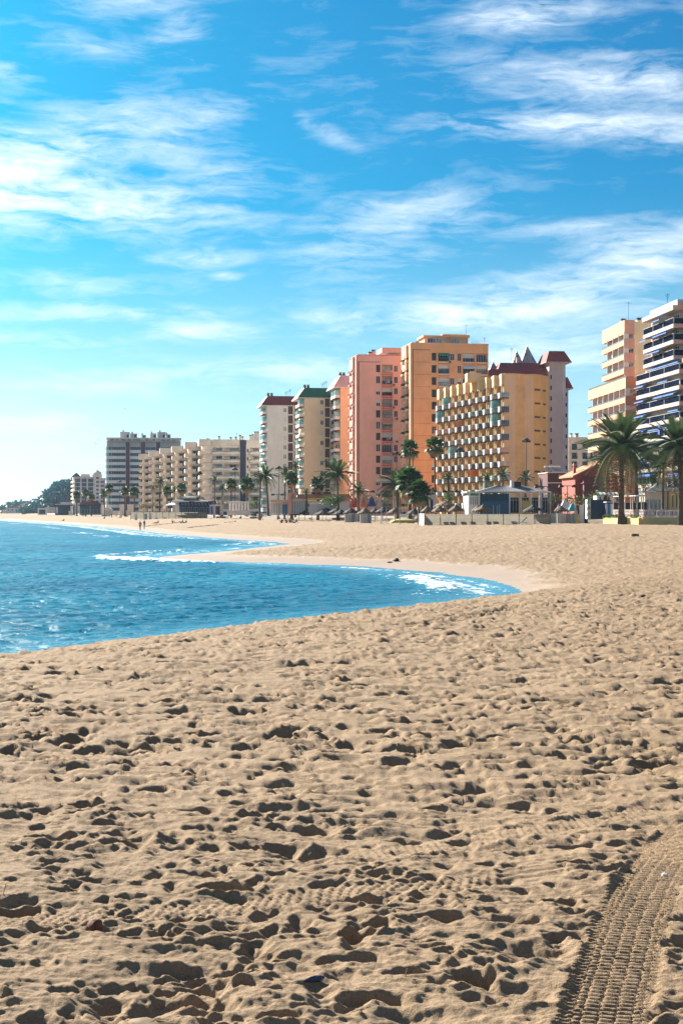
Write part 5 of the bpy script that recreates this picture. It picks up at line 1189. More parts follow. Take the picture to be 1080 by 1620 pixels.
for a in [
    (455, 330, 808, 'dark thatched parasol at the left end of the long row', 1.5, 'thatch_dark'), (464, 326, 807.5, 'dark thatched parasol second from the left end of the long row', 1.5, 'thatch_dark'),
    (473, 322, 807, 'dark thatched parasol third from the left end of the long row', 1.6, 'thatch_dark'), (482, 318, 806.5, 'dark thatched parasol before the restaurant glass front', 1.6, 'thatch_dark'),
    (493, 312, 807, 'dark thatched parasol before the pale tarpaulin wall, left one', 1.6, 'thatch_dark'), (503, 308, 804, 'dark thatched parasol before the pale tarpaulin wall, middle one', 1.7, 'thatch_dark'),
    (516, 302, 802, 'tall dark thatched parasol before the right end of the tarpaulin wall', 1.8, 'thatch_dark'), (510, 292, 806, 'wide dark thatched parasol nearest the walkers before the hedge', 1.8, 'thatch_dark'),
    (532, 296, 803, 'dark thatched parasol under the rounded hedge tree', 1.8, 'thatch_dark'), (539, 286, 805, 'dark thatched parasol just left of the grey shelters', 1.5, 'thatch_dark'),
    (555, 262, 802, 'dark thatched parasol over the left grey shelter', 1.45, 'thatch_dark'), (567, 270, 803, 'dark thatched parasol between the two grey shelters', 1.5, 'thatch_dark'), (577, 244, 803, 'brown thatched parasol over the right grey shelter', 1.45, 'thatch'),
    (593, 275, 803, 'dark thatched parasol right of the grey shelters', 1.5, 'thatch_dark'), (606, 268, 801, 'dark thatched parasol left of the palm clump', 1.5, 'thatch_dark'), (625, 236, 801, 'brown thatched parasol in front of the palm clump', 1.35, 'thatch'),
    (655, 240, 803, 'dark thatched parasol right of the palm clump', 1.4, 'thatch_dark'), (676, 222, 799, 'brown thatched parasol above the left end of the cloth fence', 1.1, 'thatch'),
    (695, 218, 798, 'brown thatched parasol in front of the wide parasol', 1.3, 'thatch'), (704, 228, 791, 'wide brown thatched parasol topping the group behind the cloth fence', 1.9, 'thatch'),
    (721, 220, 797, 'brown thatched parasol between the wide parasol and the restaurant', 1.25, 'thatch'), (756, 219, 798, 'brown thatched parasol before the white wall, left of a pair', 1.2, 'thatch'), (764, 217, 797, 'brown thatched parasol before the blue wall, right of a pair', 1.35, 'thatch'),
    (843, 207.3, 797, 'black looking thatched parasol close behind the right end of the cloth fence', 1.55, 'thatch_dark'), (886, 222, 798, 'brown thatched parasol over the wicker screens', 1.4, 'thatch')]:
    parasol(*a)
# grey cloth shelters
def shelter(px, d, label, w_=.95, h=1.55):
    x = gx(px, d); T = thing('beach_shelter', label, 'shelter', (x, d, zb(x, d)), rnd.uniform(-.2, .2), 'grey cloth shelters'); n = 9
    for k in range(n):
        a0, a1 = [math.pi * (1.02 + 1.05 * (k + q) / n) for q in (0, 1)]
        mb = MB(); pa, pb = (w_ * math.cos(a0), w_ * math.sin(a0)), (w_ * math.cos(a1), w_ * math.sin(a1)); mb.raw([(pa[0], pa[1], 0), (pb[0], pb[1], 0), (pb[0] * 1.04, pb[1] * 1.04, h), (pa[0] * 1.04, pa[1] * 1.04, h)], [(0, 1, 2, 3)], 'wicker' if k < 5 else 'wicker_blue'); mb.rod((pa[0], pa[1], 0), (pa[0] * 1.04, pa[1] * 1.04, h + .1), .03, .03, 'pole_grey', 4); part('cloth_panel', mb, T)
for a in [(553, 258, 'grey cloth shelter under dark thatch, left of the near pair'), (578, 242, 'pale grey cloth shelter under brown thatch, right of the near pair'), (565, 266, 'grey cloth shelter half hidden between the near pair'), (889, 216, 'pale cloth shelter at the right end of the cloth fence'), (900, 217, 'pale cloth shelter left of the dark blue container'), (879, 221, 'low cloth shelter tucked behind the fence end')]: shelter(*a)

# cloth wind break with loungers behind it
def lounger(px, d, label, m, rz, group='sun loungers'):
    x = gx(px, d); T = thing('sun_lounger', label, 'sun lounger', (x, d, zb(x, d)), rz, group)
    def fr(mb):
        for y in (.12, 1.25):
            for u in (-.28, .28): mb.rod((u, y, 0), (u, y, .32), .03, .03, 'white', 4)
        mb.box(-.33, -.28, 0, 1.9, .30, .36, 'white'); mb.box(.28, .33, 0, 1.9, .30, .36, 'white')
    unit('frame', 'lfr', fr, T, (0, 0, 0))
    def se(mb): mb.box(-.27, .27, .62, 1.9, .33, .39, m)
    unit('seat', ('lse', m), se, T, (0, 0, 0))
    def ba(mb): mb.raw([(-.36, .66, .36), (.36, .66, .36), (.36, .0, 1.08), (-.36, .0, 1.08), (-.36, .70, .40), (.36, .70, .40), (.36, .05, 1.13), (-.36, .05, 1.13)], [(0, 1, 2, 3), (7, 6, 5, 4), (3, 2, 6, 7), (0, 4, 5, 1), (0, 3, 7, 4), (1, 5, 6, 2)], m)
    unit('backrest', ('lba', m), ba, T, (0, 0, 0))
FD = 205.0
x0, x1 = gx(671, FD), gx(870, FD); n = 8; zf = min(zb(x0, FD), zb(x1, FD)) - .02
T = thing('cloth_fence', 'long beige cloth wind break fence on posts in front of the hotel beach', 'fence', (x0, FD, zf), 0)
pw = (x1 - x0) / n; HF = 1.68
for k in range(n + 1):
    def po(mb): mb.rod((0, 0, -.3), (0, 0, HF + .12), .045, .04, 'wood', 6)
    unit('post', 'fpo', po, T, (pw * k, .05, 0))
    if k < n:
        def pa(mb):
            for j in range(7): mb.poly([(.05, -.02 * (j % 2), HF * j / 7), (pw - .05, -.02 * (j % 2), HF * j / 7), (pw - .05, -.02 * (j % 2) - .012, HF * (j + 1) / 7 - .012), (.05, -.02 * (j % 2) - .012, HF * (j + 1) / 7 - .012)], 'fence_cloth')
        unit('cloth_panel', 'fpa', pa, T, (pw * k, 0, 0))
m = MB(); m.raw([(0, 0, 0), (-.55, 2.3, 0), (-.55, 2.3, 1.75), (0, 0, 1.75), (.03, .02, 0), (-.52, 2.32, 0), (-.52, 2.32, 1.75), (.03, .02, 1.75)], [(0, 3, 2, 1), (4, 5, 6, 7), (3, 7, 6, 2), (0, 4, 7, 3)], 'white'); o = part('end_panel', m, T, (-.06, 0, 0))
m = MB()                                                 # the blue painted swirl on the end panel
for k in range(5):
    t = k / 5; y = .5 + .25 * k; z = .35 + .24 * k + (.12 if k % 2 else 0); xx = -.55 / 2.3 * y - .012
    m.raw([(xx, y, z), (xx - .05, y + .22, z + .1), (xx - .05, y + .2, z + .3), (xx, y - .04, z + .16)], [(0, 1, 2, 3)], 'door_blue')
part('painted_mark', m, o)
for k, p in enumerate((699, 709, 727, 741.5, 766, 777.5, 806)):
    lounger(p - 4, FD + 1.0, ['first', 'second', 'third', 'fourth', 'fifth', 'sixth', 'seventh'][k] + ' sun lounger from the left standing just behind the cloth fence, seen as a shadow', 'white', R(4 * (k % 3) - 4))
lounger(833, 203.7, 'white sun lounger in front of the right end of the cloth fence', 'white', R(72))
# slim poles stuck in the sand
for k, (p, d, yt, lb) in enumerate([(603, 222, 802, 'slim grey pole left of the yellow mat'), (611, 228, 804, 'slim pole second from the left before the palm clump'), (632, 215, 803, 'slim grey pole before the yellow mat, nearest'), (661, 210, 804, 'grey pole left of the fence end'), (665, 214, 800, 'taller grey pole beside the fence end'), (780, 226, 799, 'pale pole before the blue wall, left one'), (786, 226, 799.5, 'pale pole before the blue wall, middle one'), (789.5, 226, 798, 'pale pole before the blue wall, right one'), (909, 224, 790, 'thick grey post beside the wicker screens')]):
    x = gx(p, d); z = zb(x, d); h = 1.8 + (810 - yt) * d / 2250 - z
    m = MB(); m.rod((0, 0, -.3), (0, 0, h), .07 if p != 909 else .12, .05 if p != 909 else .11, 'pole_grey', 6); m.rod((0, 0, h), (0, 0, h + .06), .075, .03, 'wood', 6); o = part('beach_pole', m, None, (x, d, z)); tag(o, lb, 'pole', 'poles on the beach')
x = gx(638, 240); T = thing('straw_mat', 'long yellowish straw mat rolled along the ground before the palm clump', 'mat', (x, 240, zb(x, 240)), 0)
m = MB(); m.lathe([(.05, 0), (2.4, .1), (2.2, .5), (1.0, .72), (.1, .78)], 'yellow_mat', 14, wob=.06); part('heap', m, T)
# ------------------------------------------------------------------ beach bars, kiosks, walls
def place(px, d, ybot=None, dz=0.0):
    x = gx(px, d); return (x, d, (zb(x, d) if ybot is None else 1.8 + (810 - ybot) * d / 2250) + dz)
def post(mb, x, y, z0, z1, r=.07, m='white'): mb.box(x - r, x + r, y - r, y + r, z0, z1, m)

# restaurant with the grey hipped roof before the hotel
D = 228; s = 2250 / D; T = thing('beach_restaurant', 'white and blue beach restaurant under a low grey hipped roof in front of the hotel', 'restaurant', place(740, D, 814), 0); U = lambda p: (p - 740) / s; Z = lambda y: (814 - y) / s
m = MB(); m.box(0, U(757), 0, 9, 0, Z(784), 'white'); m.box(0, U(757), -.06, -.003, Z(784), Z(780.5), 'green_trim'); m.box(U(757), U(806), .8, 9, 0, Z(781), 'teal_wall'); m.box(U(760), U(806), -1.2, -1.1, 0, Z(793), 'teal_wall'); part('wall', m, T)
m = MB(); m.box(-.3, U(869), -1.4, 10, Z(779), Z(777.5), 'white'); m.frustum((U(753), U(868.5), -1.3, 10), Z(777.5), (U(790), U(828), 3, 6), Z(767.5), 'roof_grey'); m.box(-.5, U(765), -.4, .0, Z(780.3), Z(778.8), 'white')
for k in range(24): m.rod((U(756) + k * .47, -1.28, Z(777.4)), (U(791) + k * .155, 3.0, Z(767.5)), .035, .035, 'roof_grey', 4)
part('roof', m, T)
m = MB(); m.box(-.8, .8, -.5, .5, 0, .9, 'dark_metal'); m.box(-.85, -.35, -.55, .55, 0, 1.1, 'white'); part('roof_vent', m, T, (U(818), 2.2, Z(770.5)))
for p in (741, 756.5, 804, 822, 838, 853, 868): m = MB(); post(m, 0, 0, 0, Z(779) - .01, .09, 'white' if p < 860 else 'pale_grey'); part('post', m, T, (U(p), -1.3, 0))
for k in range(4): window(T, U(744 + 3.6 * k), -.04, Z(799), .34, 1.4, FR, 'glass_pale', 'white', 0)
for a, b in ((807, 821), (823, 837), (839, 852), (854, 867)): window(T, (U(a) + U(b)) / 2, .6, .2, round(U(b) - U(a), 2), 2.6, FR, rnd.choice(['glass_dark', 'glass_teal', 'glass_dark']), 'pale_grey', 2)
for k in range(3): m = MB(); m.box(0, .55, -.05, .05, 0, 2.0, 'yellow_board'); m.box(.05, .5, -.06, -.051, .2, 1.8, 'yellow_wall'); part('yellow_shutter', m, T, (U(824 + 4.6 * k), -.9, .2))
for k, y in enumerate((783, 787, 791)): m = MB(); m.box(U(806), U(868), -1.15, -1.05, Z(y) - .06, Z(y), 'pale_grey'); part('rail', m, T)
# thick white arcade behind the parasols
D = 250; s = 2250 / D; T = thing('arcade', 'low white arcade with dark openings left of the hipped restaurant', 'building', place(661, D, 812), 0); U = lambda p: (p - 661) / s; Z = lambda y: (812 - y) / s
m = MB(); facade(m, U(690), Z(784), [(U(a), U(a + 3.6), 0, Z(790), 1.0, 'groove') for a in (667, 674, 681)], 'f', 'white'); m.box(0, U(690), 1.1, 4, 0, Z(784), 'white'); m.box(-.2, U(691), -.25, 4, Z(784), Z(782.5), 'white'); part('wall', m, T)
# dark blue container with a pale end
D = 216; s = 2250 / D; T = thing('storage_container', 'dark blue storage container with a pale end left of the yellow terrace', 'container', place(933.5, D, 821), R(-3)); U = lambda p: (p - 933.5) / s; Z = lambda y: (821 - y) / s
m = MB(); m.box(0, U(966), 0, 2.6, 0, Z(790.5), 'container_blue')
for k in range(16): m.box(.1 + k * .19, .2 + k * .19, -.03, 0, .1, Z(790.5) - .1, 'container_blue')
part('body', m, T)
m = MB(); m.box(-.5, -.004, -.1, 2.5, 0, Z(790), 'plank_pale')
for k in range(3): m.box(-.53, -.5, .1, 1.0, .4 + k * .9, .9 + k * .9, 'glass_aqua'); m.box(-.42, -.1, -.13, -.1, .5 + k * .9, 1.1 + k * .9, 'glass_aqua')
part('end_door', m, T)
# cabin behind the terrace with striped canopy
D = 222; s = 2250 / D; T = thing('striped_kiosk', 'white kiosk with a green and white striped canopy behind the dark blue container', 'kiosk', place(944, D, 812), 0); U = lambda p: (p - 944) / s; Z = lambda y: (812 - y) / s
m = MB(); facade(m, U(974), Z(784), [(U(a), U(a + 3), Z(797), Z(785.5), .6, 'groove') for a in (947.5, 954, 961, 968)], 'f', 'white'); m.box(0, U(974), .7, 3.5, 0, Z(784), 'white'); part('wall', m, T)
for k in range(10): a, b = U(943) + k * .32, U(943) + (k + 1) * .32; m = MB(); m.raw([(a, .1, Z(778.5)), (b, .1, Z(778.5)), (b, -1.1, Z(782)), (a, -1.1, Z(782)), (a, -1.1, Z(783.6)), (b, -1.1, Z(783.6))], [(0, 1, 2, 3), (3, 2, 5, 4)], 'white' if k % 2 else 'glass_aqua'); part('canopy_strip', m, T)
D = 212; s = 2250 / D; T = thing('blue_kiosk', 'navy kiosk with a bright blue and a white door under the pergola', 'kiosk', place(960, D, 818), 0); U = lambda p: (p - 960) / s; Z = lambda y: (818 - y) / s
m = MB(); m.box(0, U(1022), 0, 2, 0, Z(795), 'navy'); m.box(-.2, U(1023), -.4, 2.2, Z(795), Z(793.6), 'pale_grey'); part('wall', m, T)
for k, c in enumerate(('door_blue', 'white')): m = MB(); m.box(0, .38, -.06, -.003, 0, Z(797), c); m.box(.30, .34, -.09, -.06, 1.0, 1.15, 'steel'); part('door', m, T, (U(960.5) + k * .42, 0, 0))

# yellow terrace with planters, white railing, pergola
D = 196; T = thing('beach_terrace', 'yellow walled beach terrace with planters, white railings and pergola at the right', 'terrace', (gx(1016, D), D, zb(gx(1016, D), D) - .05), 0)
def L(px, d): return (gx(px, d) - gx(1016, D), d - D)
cor = [L(957, 209), L(1016, 195), L(1092, 198), L(1100, 211), L(962, 216)]; HT = 1.12
m = MB(); m.prism(cor, 0, HT, 'yellow_wall', 'pavement'); part('base', m, T)
for t0, t1 in ((0.02, .58), (.68, .98)):
    (xa, ya), (xb, yb) = cor[0], cor[1]; A_ = Vector((xa + (xb - xa) * t0, ya + (yb - ya) * t0, 0)); B_ = Vector((xa + (xb - xa) * t1, ya + (yb - ya) * t1, 0)); dv = (B_ - A_).normalized(); nv = Vector((dv.y, -dv.x, 0))
    m = MB(); m.prism([tuple((A_ + nv * .5).xy), tuple((B_ + nv * .5).xy), tuple((B_ + nv * .02).xy), tuple((A_ + nv * .02).xy)], 0, HT - .12, 'yellow_wall', 'weed'); part('planter', m, T)
    v = []; f = []
    for _ in range(360 if t0 < .1 else 90):
        q = rnd.random(); c = A_.lerp(B_, q) + nv * rnd.uniform(.0, .62) + Vector((0, 0, HT + rnd.uniform(-.35 if rnd.random() < .35 else -.02, .34))); a = Vector((rnd.gauss(0, 1), rnd.gauss(0, 1), rnd.gauss(0, 1))).normalized(); tt = a.orthogonal().normalized() * .09; bb = a.cross(tt); i = len(v); v += [c + tt, c + bb, c - tt, c - bb]; f.append((i, i + 1, i + 2, i + 3))
    me = bpy.data.meshes.new('planting'); me.from_pydata(v, [], f); me.materials.append(MATS['bush']); link('planting', me, T)
c = Vector((*cor[0], 0)).lerp(Vector((*cor[1], 0)), .63) + Vector((-.5, -.5, 0)); m = MB(); m.lathe([(.12, 0), (.36, .2), (.40, .7), (.3, 1.05), (.05, 1.15)], 'bush', 9, (c.x, c.y), .12); part('clipped_bush', m, T)
for k in range(2): m = MB(); m.box(0, .62, -.05, .0, .16, .72, 'pale_grey'); m.box(.06, .56, -.06, -.051, .22, .66, 'glass_pale'); part('hatch', m, T, (L(1049 + 8.5 * k, 197.4)[0], L(1049, 196.9)[1] + .2, 0), (0, 0, .04))
def fence_run(a, b, n, key):
    a, b = Vector((*a, HT)), Vector((*b, HT)); dv = b - a; Lg = dv.length
    for k in range(n):
        def pn(mb):
            w_ = Lg / n
            mb.box(.02, w_ - .02, -.025, .025, .95, 1.03, 'white'); mb.box(.02, w_ - .02, -.02, .02, .1, .16, 'white'); mb.box(.02, w_ - .02, -.02, .02, .5, .56, 'white')
            for j in range(8): mb.box(w_ * j / 8 + .02, w_ * j / 8 + .09, -.015, .015, 0, .95, 'white')
            mb.box(.1, w_ * .48, .03, .05, .2, .85, 'coral' if key == 2 else 'pink_roof'); mb.box(w_ * .52, w_ - .1, .03, .05, .25, .8, 'rose_white'); mb.box(w_ * .3, w_ * .4, -.03, -.02, .3, .8, 'cloth_red')
        unit('railing_panel', ('tr', key), pn, T, a + dv * (k / n), math.atan2(dv.y, dv.x))
fence_run(L(969, 206), L(1017, 195.5), 4, 1); fence_run(L(1017, 195.5), L(1085, 198.2), 5, 2)
pg = [L(969.5, 206.5), L(979, 204.5), L(988, 202.5), L(997, 200.6), L(1007, 198.4), L(1017, 196.4), L(1027, 196.8)]
PH = 32.5 / (2250 / 200)
for p in pg + [L(985, 207), L(1000, 207), L(1014, 206)]: m = MB(); m.box(-.06, .06, -.06, .06, HT, HT + PH, 'rose_white'); part('pergola_post', m, T, (p[0], p[1], 0))
m = MB()
for k in range(len(pg) - 1): m.rod((*pg[k], HT + PH + .06), (*pg[k + 1], HT + PH + .06), .08, .08, 'white', 4)
for k in range(16):
    t = k / 15; a = Vector((*pg[0], 0)).lerp(Vector((*pg[5], 0)), t); b_ = Vector((*L(983, 208), 0)).lerp(Vector((*L(1030, 206), 0)), t); m.rod((a.x, a.y, HT + PH + .16), (b_.x, b_.y, HT + PH + .16), .045, .045, 'ivory', 4)
part('pergola_beam', m, T)
def dining(px, d, i):
    x, y = L(px, d); o = thing('bistro_table', ['white bistro table nearest the terrace corner', 'white bistro table by the middle pergola post', 'white bistro table near the yellow house', 'white bistro table at the far right of the terrace'][i], 'table', (gx(px, d), d, T.location.z + HT), 0, 'terrace tables')
    mb = MB(); mb.lathe([(.45, .72), (.47, .74), (.45, .76)], 'white', 10); part('table_top', mb, o); mb = MB(); mb.rod((0, 0, 0), (0, 0, .72), .05, .04, 'white', 6); mb.lathe([(.3, 0), (.25, .04), (.05, .06)], 'white', 8); part('leg', mb, o)
    for q in (-.8, .8):
        ch = thing('bistro_chair', ('red backed' if q > 0 else 'pale') + ' terrace chair at the ' + ['corner table', 'middle post table', 'table by the yellow house', 'far right table'][i], 'chair', (gx(px, d) + q, d, T.location.z + HT), 0, 'terrace chairs')
        cm = 'cloth_red' if q > 0 else 'salmon'
        mb = MB(); mb.box(-.22, .22, -.22, .22, .43, .47, cm); part('seat', mb, ch); mb = MB(); mb.box(-.22, .22, .19, .23, .47, .95, cm); part('backrest', mb, ch, rot=(0, 0, 1.57 if q < 0 else -1.57))
        for u in (-.19, .19):
            for v in (-.19, .19): mb = MB(); mb.rod((u, v, 0), (u, v, .43), .02, .02, 'white', 4); part('leg', mb, ch)
for i, (p, d) in enumerate(((1010, 199.5), (1030, 200), (1050, 200.5), (1068, 201))): dining(p, d, i)

# yellow beach house with gable and teal roof
D = 212; s = 2250 / D; T = thing('yellow_house', 'yellow beach house with a narrow gable and a teal roof behind the terrace', 'building', place(1030, D, 818), 0); U = lambda p: (p - 1030) / s; Z = lambda y: (818 - y) / s
m = MB(); m.box(U(1020), U(1056), .5, 5, 0, Z(778), 'ivory'); m.box(U(1057), U(1100), -.6, 5, 0, Z(776), 'yellow_wall'); m.box(U(1017), U(1100), -.9, 5, Z(775.8), Z(772.5), 'cream')
x0, x1 = U(1045), U(1056); m.raw([(x0, 0, Z(772.5)), (x1, 0, Z(772.5)), (U(1048), 0, Z(748)), (x0, 3, Z(772.5)), (x1, 3, Z(772.5)), (U(1048), 3, Z(748))], [(0, 1, 2), (0, 2, 5, 3), (1, 4, 5, 2)], 'yellow_wall'); part('wall', m, T)
m = MB(); m.raw([(U(1053), -1.0, Z(771)), (U(1100), -1.0, Z(771)), (U(1100), -1.0, Z(762)), (U(1053), -1.0, Z(762)), (U(1060), 2, Z(756)), (U(1100), 2, Z(750))], [(0, 1, 2, 3), (3, 2, 5, 4)], 'teal_wall'); part('roof', m, T)
m = MB(); m.frustum((U(1016), U(1052), -3.0, .4), Z(777), (U(1036), U(1046), -1.0, .2), Z(766), 'ivory', True); part('awning', m, T)
for k in range(4): window(T, U(1023 + 7.2 * k), .42, .1, .55, 2.6, FR, 'glass_pale', 'white', 0)
for k in range(4): m = MB(); m.box(-.22, .22, -.12, 0, 0, Z(780), 'yellow_wall'); m.box(-.3, .3, -.2, 0, Z(780), Z(778), 'ivory'); part('pilaster', m, T, (U(1058.5 + 6.2 * k), -.61, 0))
for k in range(3): window(T, U(1061.6 + 6.2 * k), -.64, Z(803), .28, 1.9, FR, 'glass_dark', 'cream', 0)

# terracotta roofed restaurant left of centre
D = 318; s = 2250 / D; T = thing('glass_restaurant', 'long low restaurant with white glazed front, blue doors and terracotta roof', 'restaurant', place(428, D, 813), 0); U = lambda p: (p - 428) / s; Z = lambda y: (813 - y) / s
m = MB(); m.box(0, U(455), 1.0, 7, 0, Z(794), 'ivory'); m.box(U(455), U(461), 0, 6, 0, Z(780), 'salmon'); m.box(U(461), U(557), .8, 7, 0, Z(793), 'ivory'); m.box(U(457.5), U(468), 1, 5, Z(794), Z(779), 'salmon'); m.box(U(464), U(468), .5, 1.0, Z(790), Z(782.5), 'yellow_wall'); part('wall', m, T)
m = MB(); m.box(U(428), U(462), -.6, 7, Z(794), Z(790.8), 'salmon'); m.box(U(462), U(484), -.3, 7, Z(793), Z(789), 'pink_roof'); m.frustum((U(468), U(558), .2, 7), Z(790), (U(471), U(552), 2, 6), Z(781.5), 'terracotta'); m.box(U(484), U(524), .05, .2, Z(790), Z(788.2), 'yellow_board'); m.box(U(541), U(554), .0, .2, Z(793), Z(788), 'coral'); part('roof', m, T)
for k in range(8): window(T, U(463.2 + 2.75 * k), .74, .1, .34, 2.6, FR, 'glass_pale', 'white', 0)
for k in range(6): window(T, U(430 + 2.6 * k), .94, .1, .3, 2.3, FR, 'glass_teal' if k % 2 else 'glass_pale', 'white', 0)
for k in range(6): window(T, U(487 + 6 * k), .74, 1.6, .7, .8, FR, 'glass_dark', 'white', 1)
for k in range(2): m = MB(); m.box(0, U(431.4), -.1, -.003, 0, Z(798), 'door_blue'); m.box(.38, .43, -.14, -.1, .9, 1.1, 'steel'); part('door', m, T, (U(446.5 + 4.2 * k), .9, 0))
for p in (429, 434, 439, 444): m = MB(); post(m, 0, 0, 0, Z(794) - .01, .08); part('post', m, T, (U(p), -.5, 0))
for k, p in enumerate((495, 503, 514, 520)): m = MB(); m.box(-.6, .6, -.5, .5, 0, .7, 'white'); m.box(-.45, .45, -.52, -.5, .1, .55, 'dark_metal'); part('roof_unit', m, T, (U(p), 3, Z(782)))
D = 303; s = 2250 / D; T = thing('tarpaulin_wall', 'pale grey tarpaulin wall behind the dark row of parasols', 'screen', place(489, D, 815), 0); U = lambda p: (p - 489) / s; Z = lambda y: (815 - y) / s
for k in range(8):
    def tp(mb):
        w_ = U(534) / 8
        for j in range(4): mb.box(w_ * j / 4, w_ * (j + 1) / 4, -.02 * (j % 2), .03, 0, Z(797), 'pale_grey')
    unit('tarpaulin_panel', 'tarp', tp, T, (U(489) + U(534) / 8 * k, 0, 0))
m = MB(); m.box(-.05, U(535), -.06, -.021, Z(797), Z(796), 'white'); part('rail', m, T)
# white pergola
D = 385; s = 2250 / D; T = thing('white_pergola', 'small white pergola on square posts before the navy stripe', 'pergola', place(361, D, 815), 0); U = lambda p: (p - 361) / s; Z = lambda y: (815 - y) / s
m = MB(); m.box(-.3, U(394), -.3, 4.3, 0, Z(808), 'ivory'); part('base', m, T)
for k in range(7):
    for y in (0, 4): m = MB(); m.box(-.14, .14, -.14, .14, Z(808), Z(796), 'white'); part('post', m, T, (U(362.5 + 4.8 * k), y, 0))
m = MB(); m.box(-.2, U(393.5), -.3, .3, Z(796), Z(794), 'white'); m.box(-.2, U(393.5), 3.7, 4.3, Z(796), Z(794), 'white')
for k in range(14): m.box(U(361.5 + 2.35 * k), U(362 + 2.35 * k), -.4, 4.4, Z(794), Z(793.3), 'white')
part('beam', m, T)
# blue white cabin and tented beach restaurant
D = 400; s = 2250 / D; T = thing('beach_cabin', 'pale blue beach cabin with a dark doorway right of the tented restaurant', 'cabin', place(332, D, 814.5), 0); U = lambda p: (p - 332) / s; Z = lambda y: (814.5 - y) / s
m = MB(); facade(m, U(352), Z(799.5), [(U(341), U(348), 0, Z(801), .8, 'groove')], 'f', 'pale_grey'); m.box(0, U(352), .9, 3, 0, Z(799.5), 'pale_grey'); m.box(-.1, U(352.5), -.15, 3, Z(799.5), Z(798.5), 'white'); part('wall', m, T)
m = MB(); m.box(0, U(335.5), -.1, -.004, 0, Z(801), 'cloth_blue'); part('door', m, T, (U(333.5), 0, 0))
D = 425; s = 2250 / D; T = thing('tented_restaurant', 'beach restaurant under cream tent roofs with a navy awning marked in white', 'restaurant', place(268, D, 814), 0); U = lambda p: (p - 268) / s; Z = lambda y: (814 - y) / s
m = MB(); m.box(U(284), U(340), 0, 6, 0, Z(799), 'navy'); m.box(U(276), U(284), .5, 6, 0, Z(799), 'white'); part('wall', m, T)
for a, b, yb_, yt in ((272, 300, 792.5, 784.5), (290, 310, 786.5, 780), (309, 330, 792.5, 786)):
    m = MB(); x0, x1 = U(a), U(b); xm = (x0 + x1) / 2; e, t = (x0, x1, -1, 5), (xm - .3, xm + .3, 1.6, 2.2); md = (x0 * .45 + xm * .55, x1 * .45 + xm * .55, .6, 3.4); m.frustum(e, Z(yb_), md, Z(yb_ * .5 + yt * .5 + .8), 'canvas', False); m.frustum(md, Z(yb_ * .5 + yt * .5 + .8), t, Z(yt), 'canvas'); m.box(x0, x1, -1.02, -.98, Z(yb_) - .35, Z(yb_), 'ivory')
    if a == 290: m.box(x0 + .2, x1 - .2, -.5, 4.5, Z(792), Z(yb_), 'teal_wall')
    part('tent_roof', m, T)
m = MB(); m.raw([(U(284), 0, Z(793)), (U(342), 0, Z(793)), (U(342), -1.6, Z(798)), (U(284), -1.6, Z(798)), (U(284), -1.6, Z(800)), (U(342), -1.6, Z(800))], [(0, 1, 2, 3), (3, 2, 5, 4)], 'cloth_navy'); o = part('awning', m, T)
for k in range(10): m = MB(); x = U(289.5 + 5.3 * k); m.raw([(x - .28, -1.3, Z(796.7)), (x + .06, -1.42, Z(797.2)), (x + .24, -1.62, Z(799.6)), (x - .02, -1.62, Z(799.5))], [(0, 1, 2, 3)], 'white'); part('mark', m, o, (0, -.02, .03))
m = MB(); m.raw([(U(262), -2.0, Z(799.5)), (U(284), -2.0, Z(798)), (U(288), 1, Z(794.5)), (U(268), 1, Z(796)), (U(262), -2, Z(800.3)), (U(284), -2, Z(799.2))], [(0, 1, 2, 3), (0, 4, 5, 1)], 'white'); part('side_awning', m, T)
for k in range(5): window(T, U(290 + 10 * k), -.04, .4, 1.3, 1.8, FR, 'glass_dark' if k % 2 else 'glass_teal', 'pale_grey', 1)
for p in (266, 275, 283): m = MB(); post(m, 0, 0, 0, Z(799), .08); part('post', m, T, (U(p), -1.6, 0))
# left hand cloth screen
D = 418; x0, x1 = gx(207, D), gx(328, D); T = thing('cloth_fence', 'far pale cloth wind break in front of the tented restaurant', 'fence', (x0, D, zb(gx(270, D), D) - .05), 0); n = 12; pw = (x1 - x0) / n
for k in range(n + 1):
    def po(mb): mb.rod((0, 0, -.3), (0, 0, 2.05), .06, .05, 'wood', 5)
    unit('post', 'fpo2', po, T, (pw * k, .05, 0))
    if k < n:
        def pa(mb):
            for j in range(5): mb.poly([(.05, -.02 * (j % 2), 1.95 * j / 5), (pw - .05, -.02 * (j % 2), 1.95 * j / 5), (pw - .05, -.02 * (j % 2) - .01, 1.95 * (j + 1) / 5 - .01), (.05, -.02 * (j % 2) - .01, 1.95 * (j + 1) / 5 - .01)], 'fence_cloth')
        unit('cloth_panel', 'fpa2', pa, T, (pw * k, 0, 0))
for k, (p, c, lb) in enumerate(((215.5, 'white', 'white upright board leaning on the left end of the far wind break'), (231, 'glass_aqua', 'pale aqua upright board before the far wind break'), (238, 'white', 'pale upright board right of the aqua board'))):
    m = MB(); m.box(-.4, .4, -.06, .0, 0, 1.75, c); m.box(-.4, -.33, -.1, -.06, 0, 1.8, 'white'); m.box(.33, .4, -.1, -.06, 0, 1.8, 'white'); o = part('board', m, None, place(p, D - .6)); tag(o, lb, 'board', 'upright boards by the far wind break')
for k, (p, lb) in enumerate(((243, 'first lounger behind the far wind break, from the left'), (257, 'second lounger behind the far wind break, from the left'), (288, 'third lounger behind the far wind break'), (292, 'fourth lounger behind the far wind break'), (305, 'fifth lounger behind the far wind break'), (311, 'rightmost lounger behind the far wind break'))): lounger(p, D + 1.2, lb, 'white', 0, 'loungers behind the far wind break')

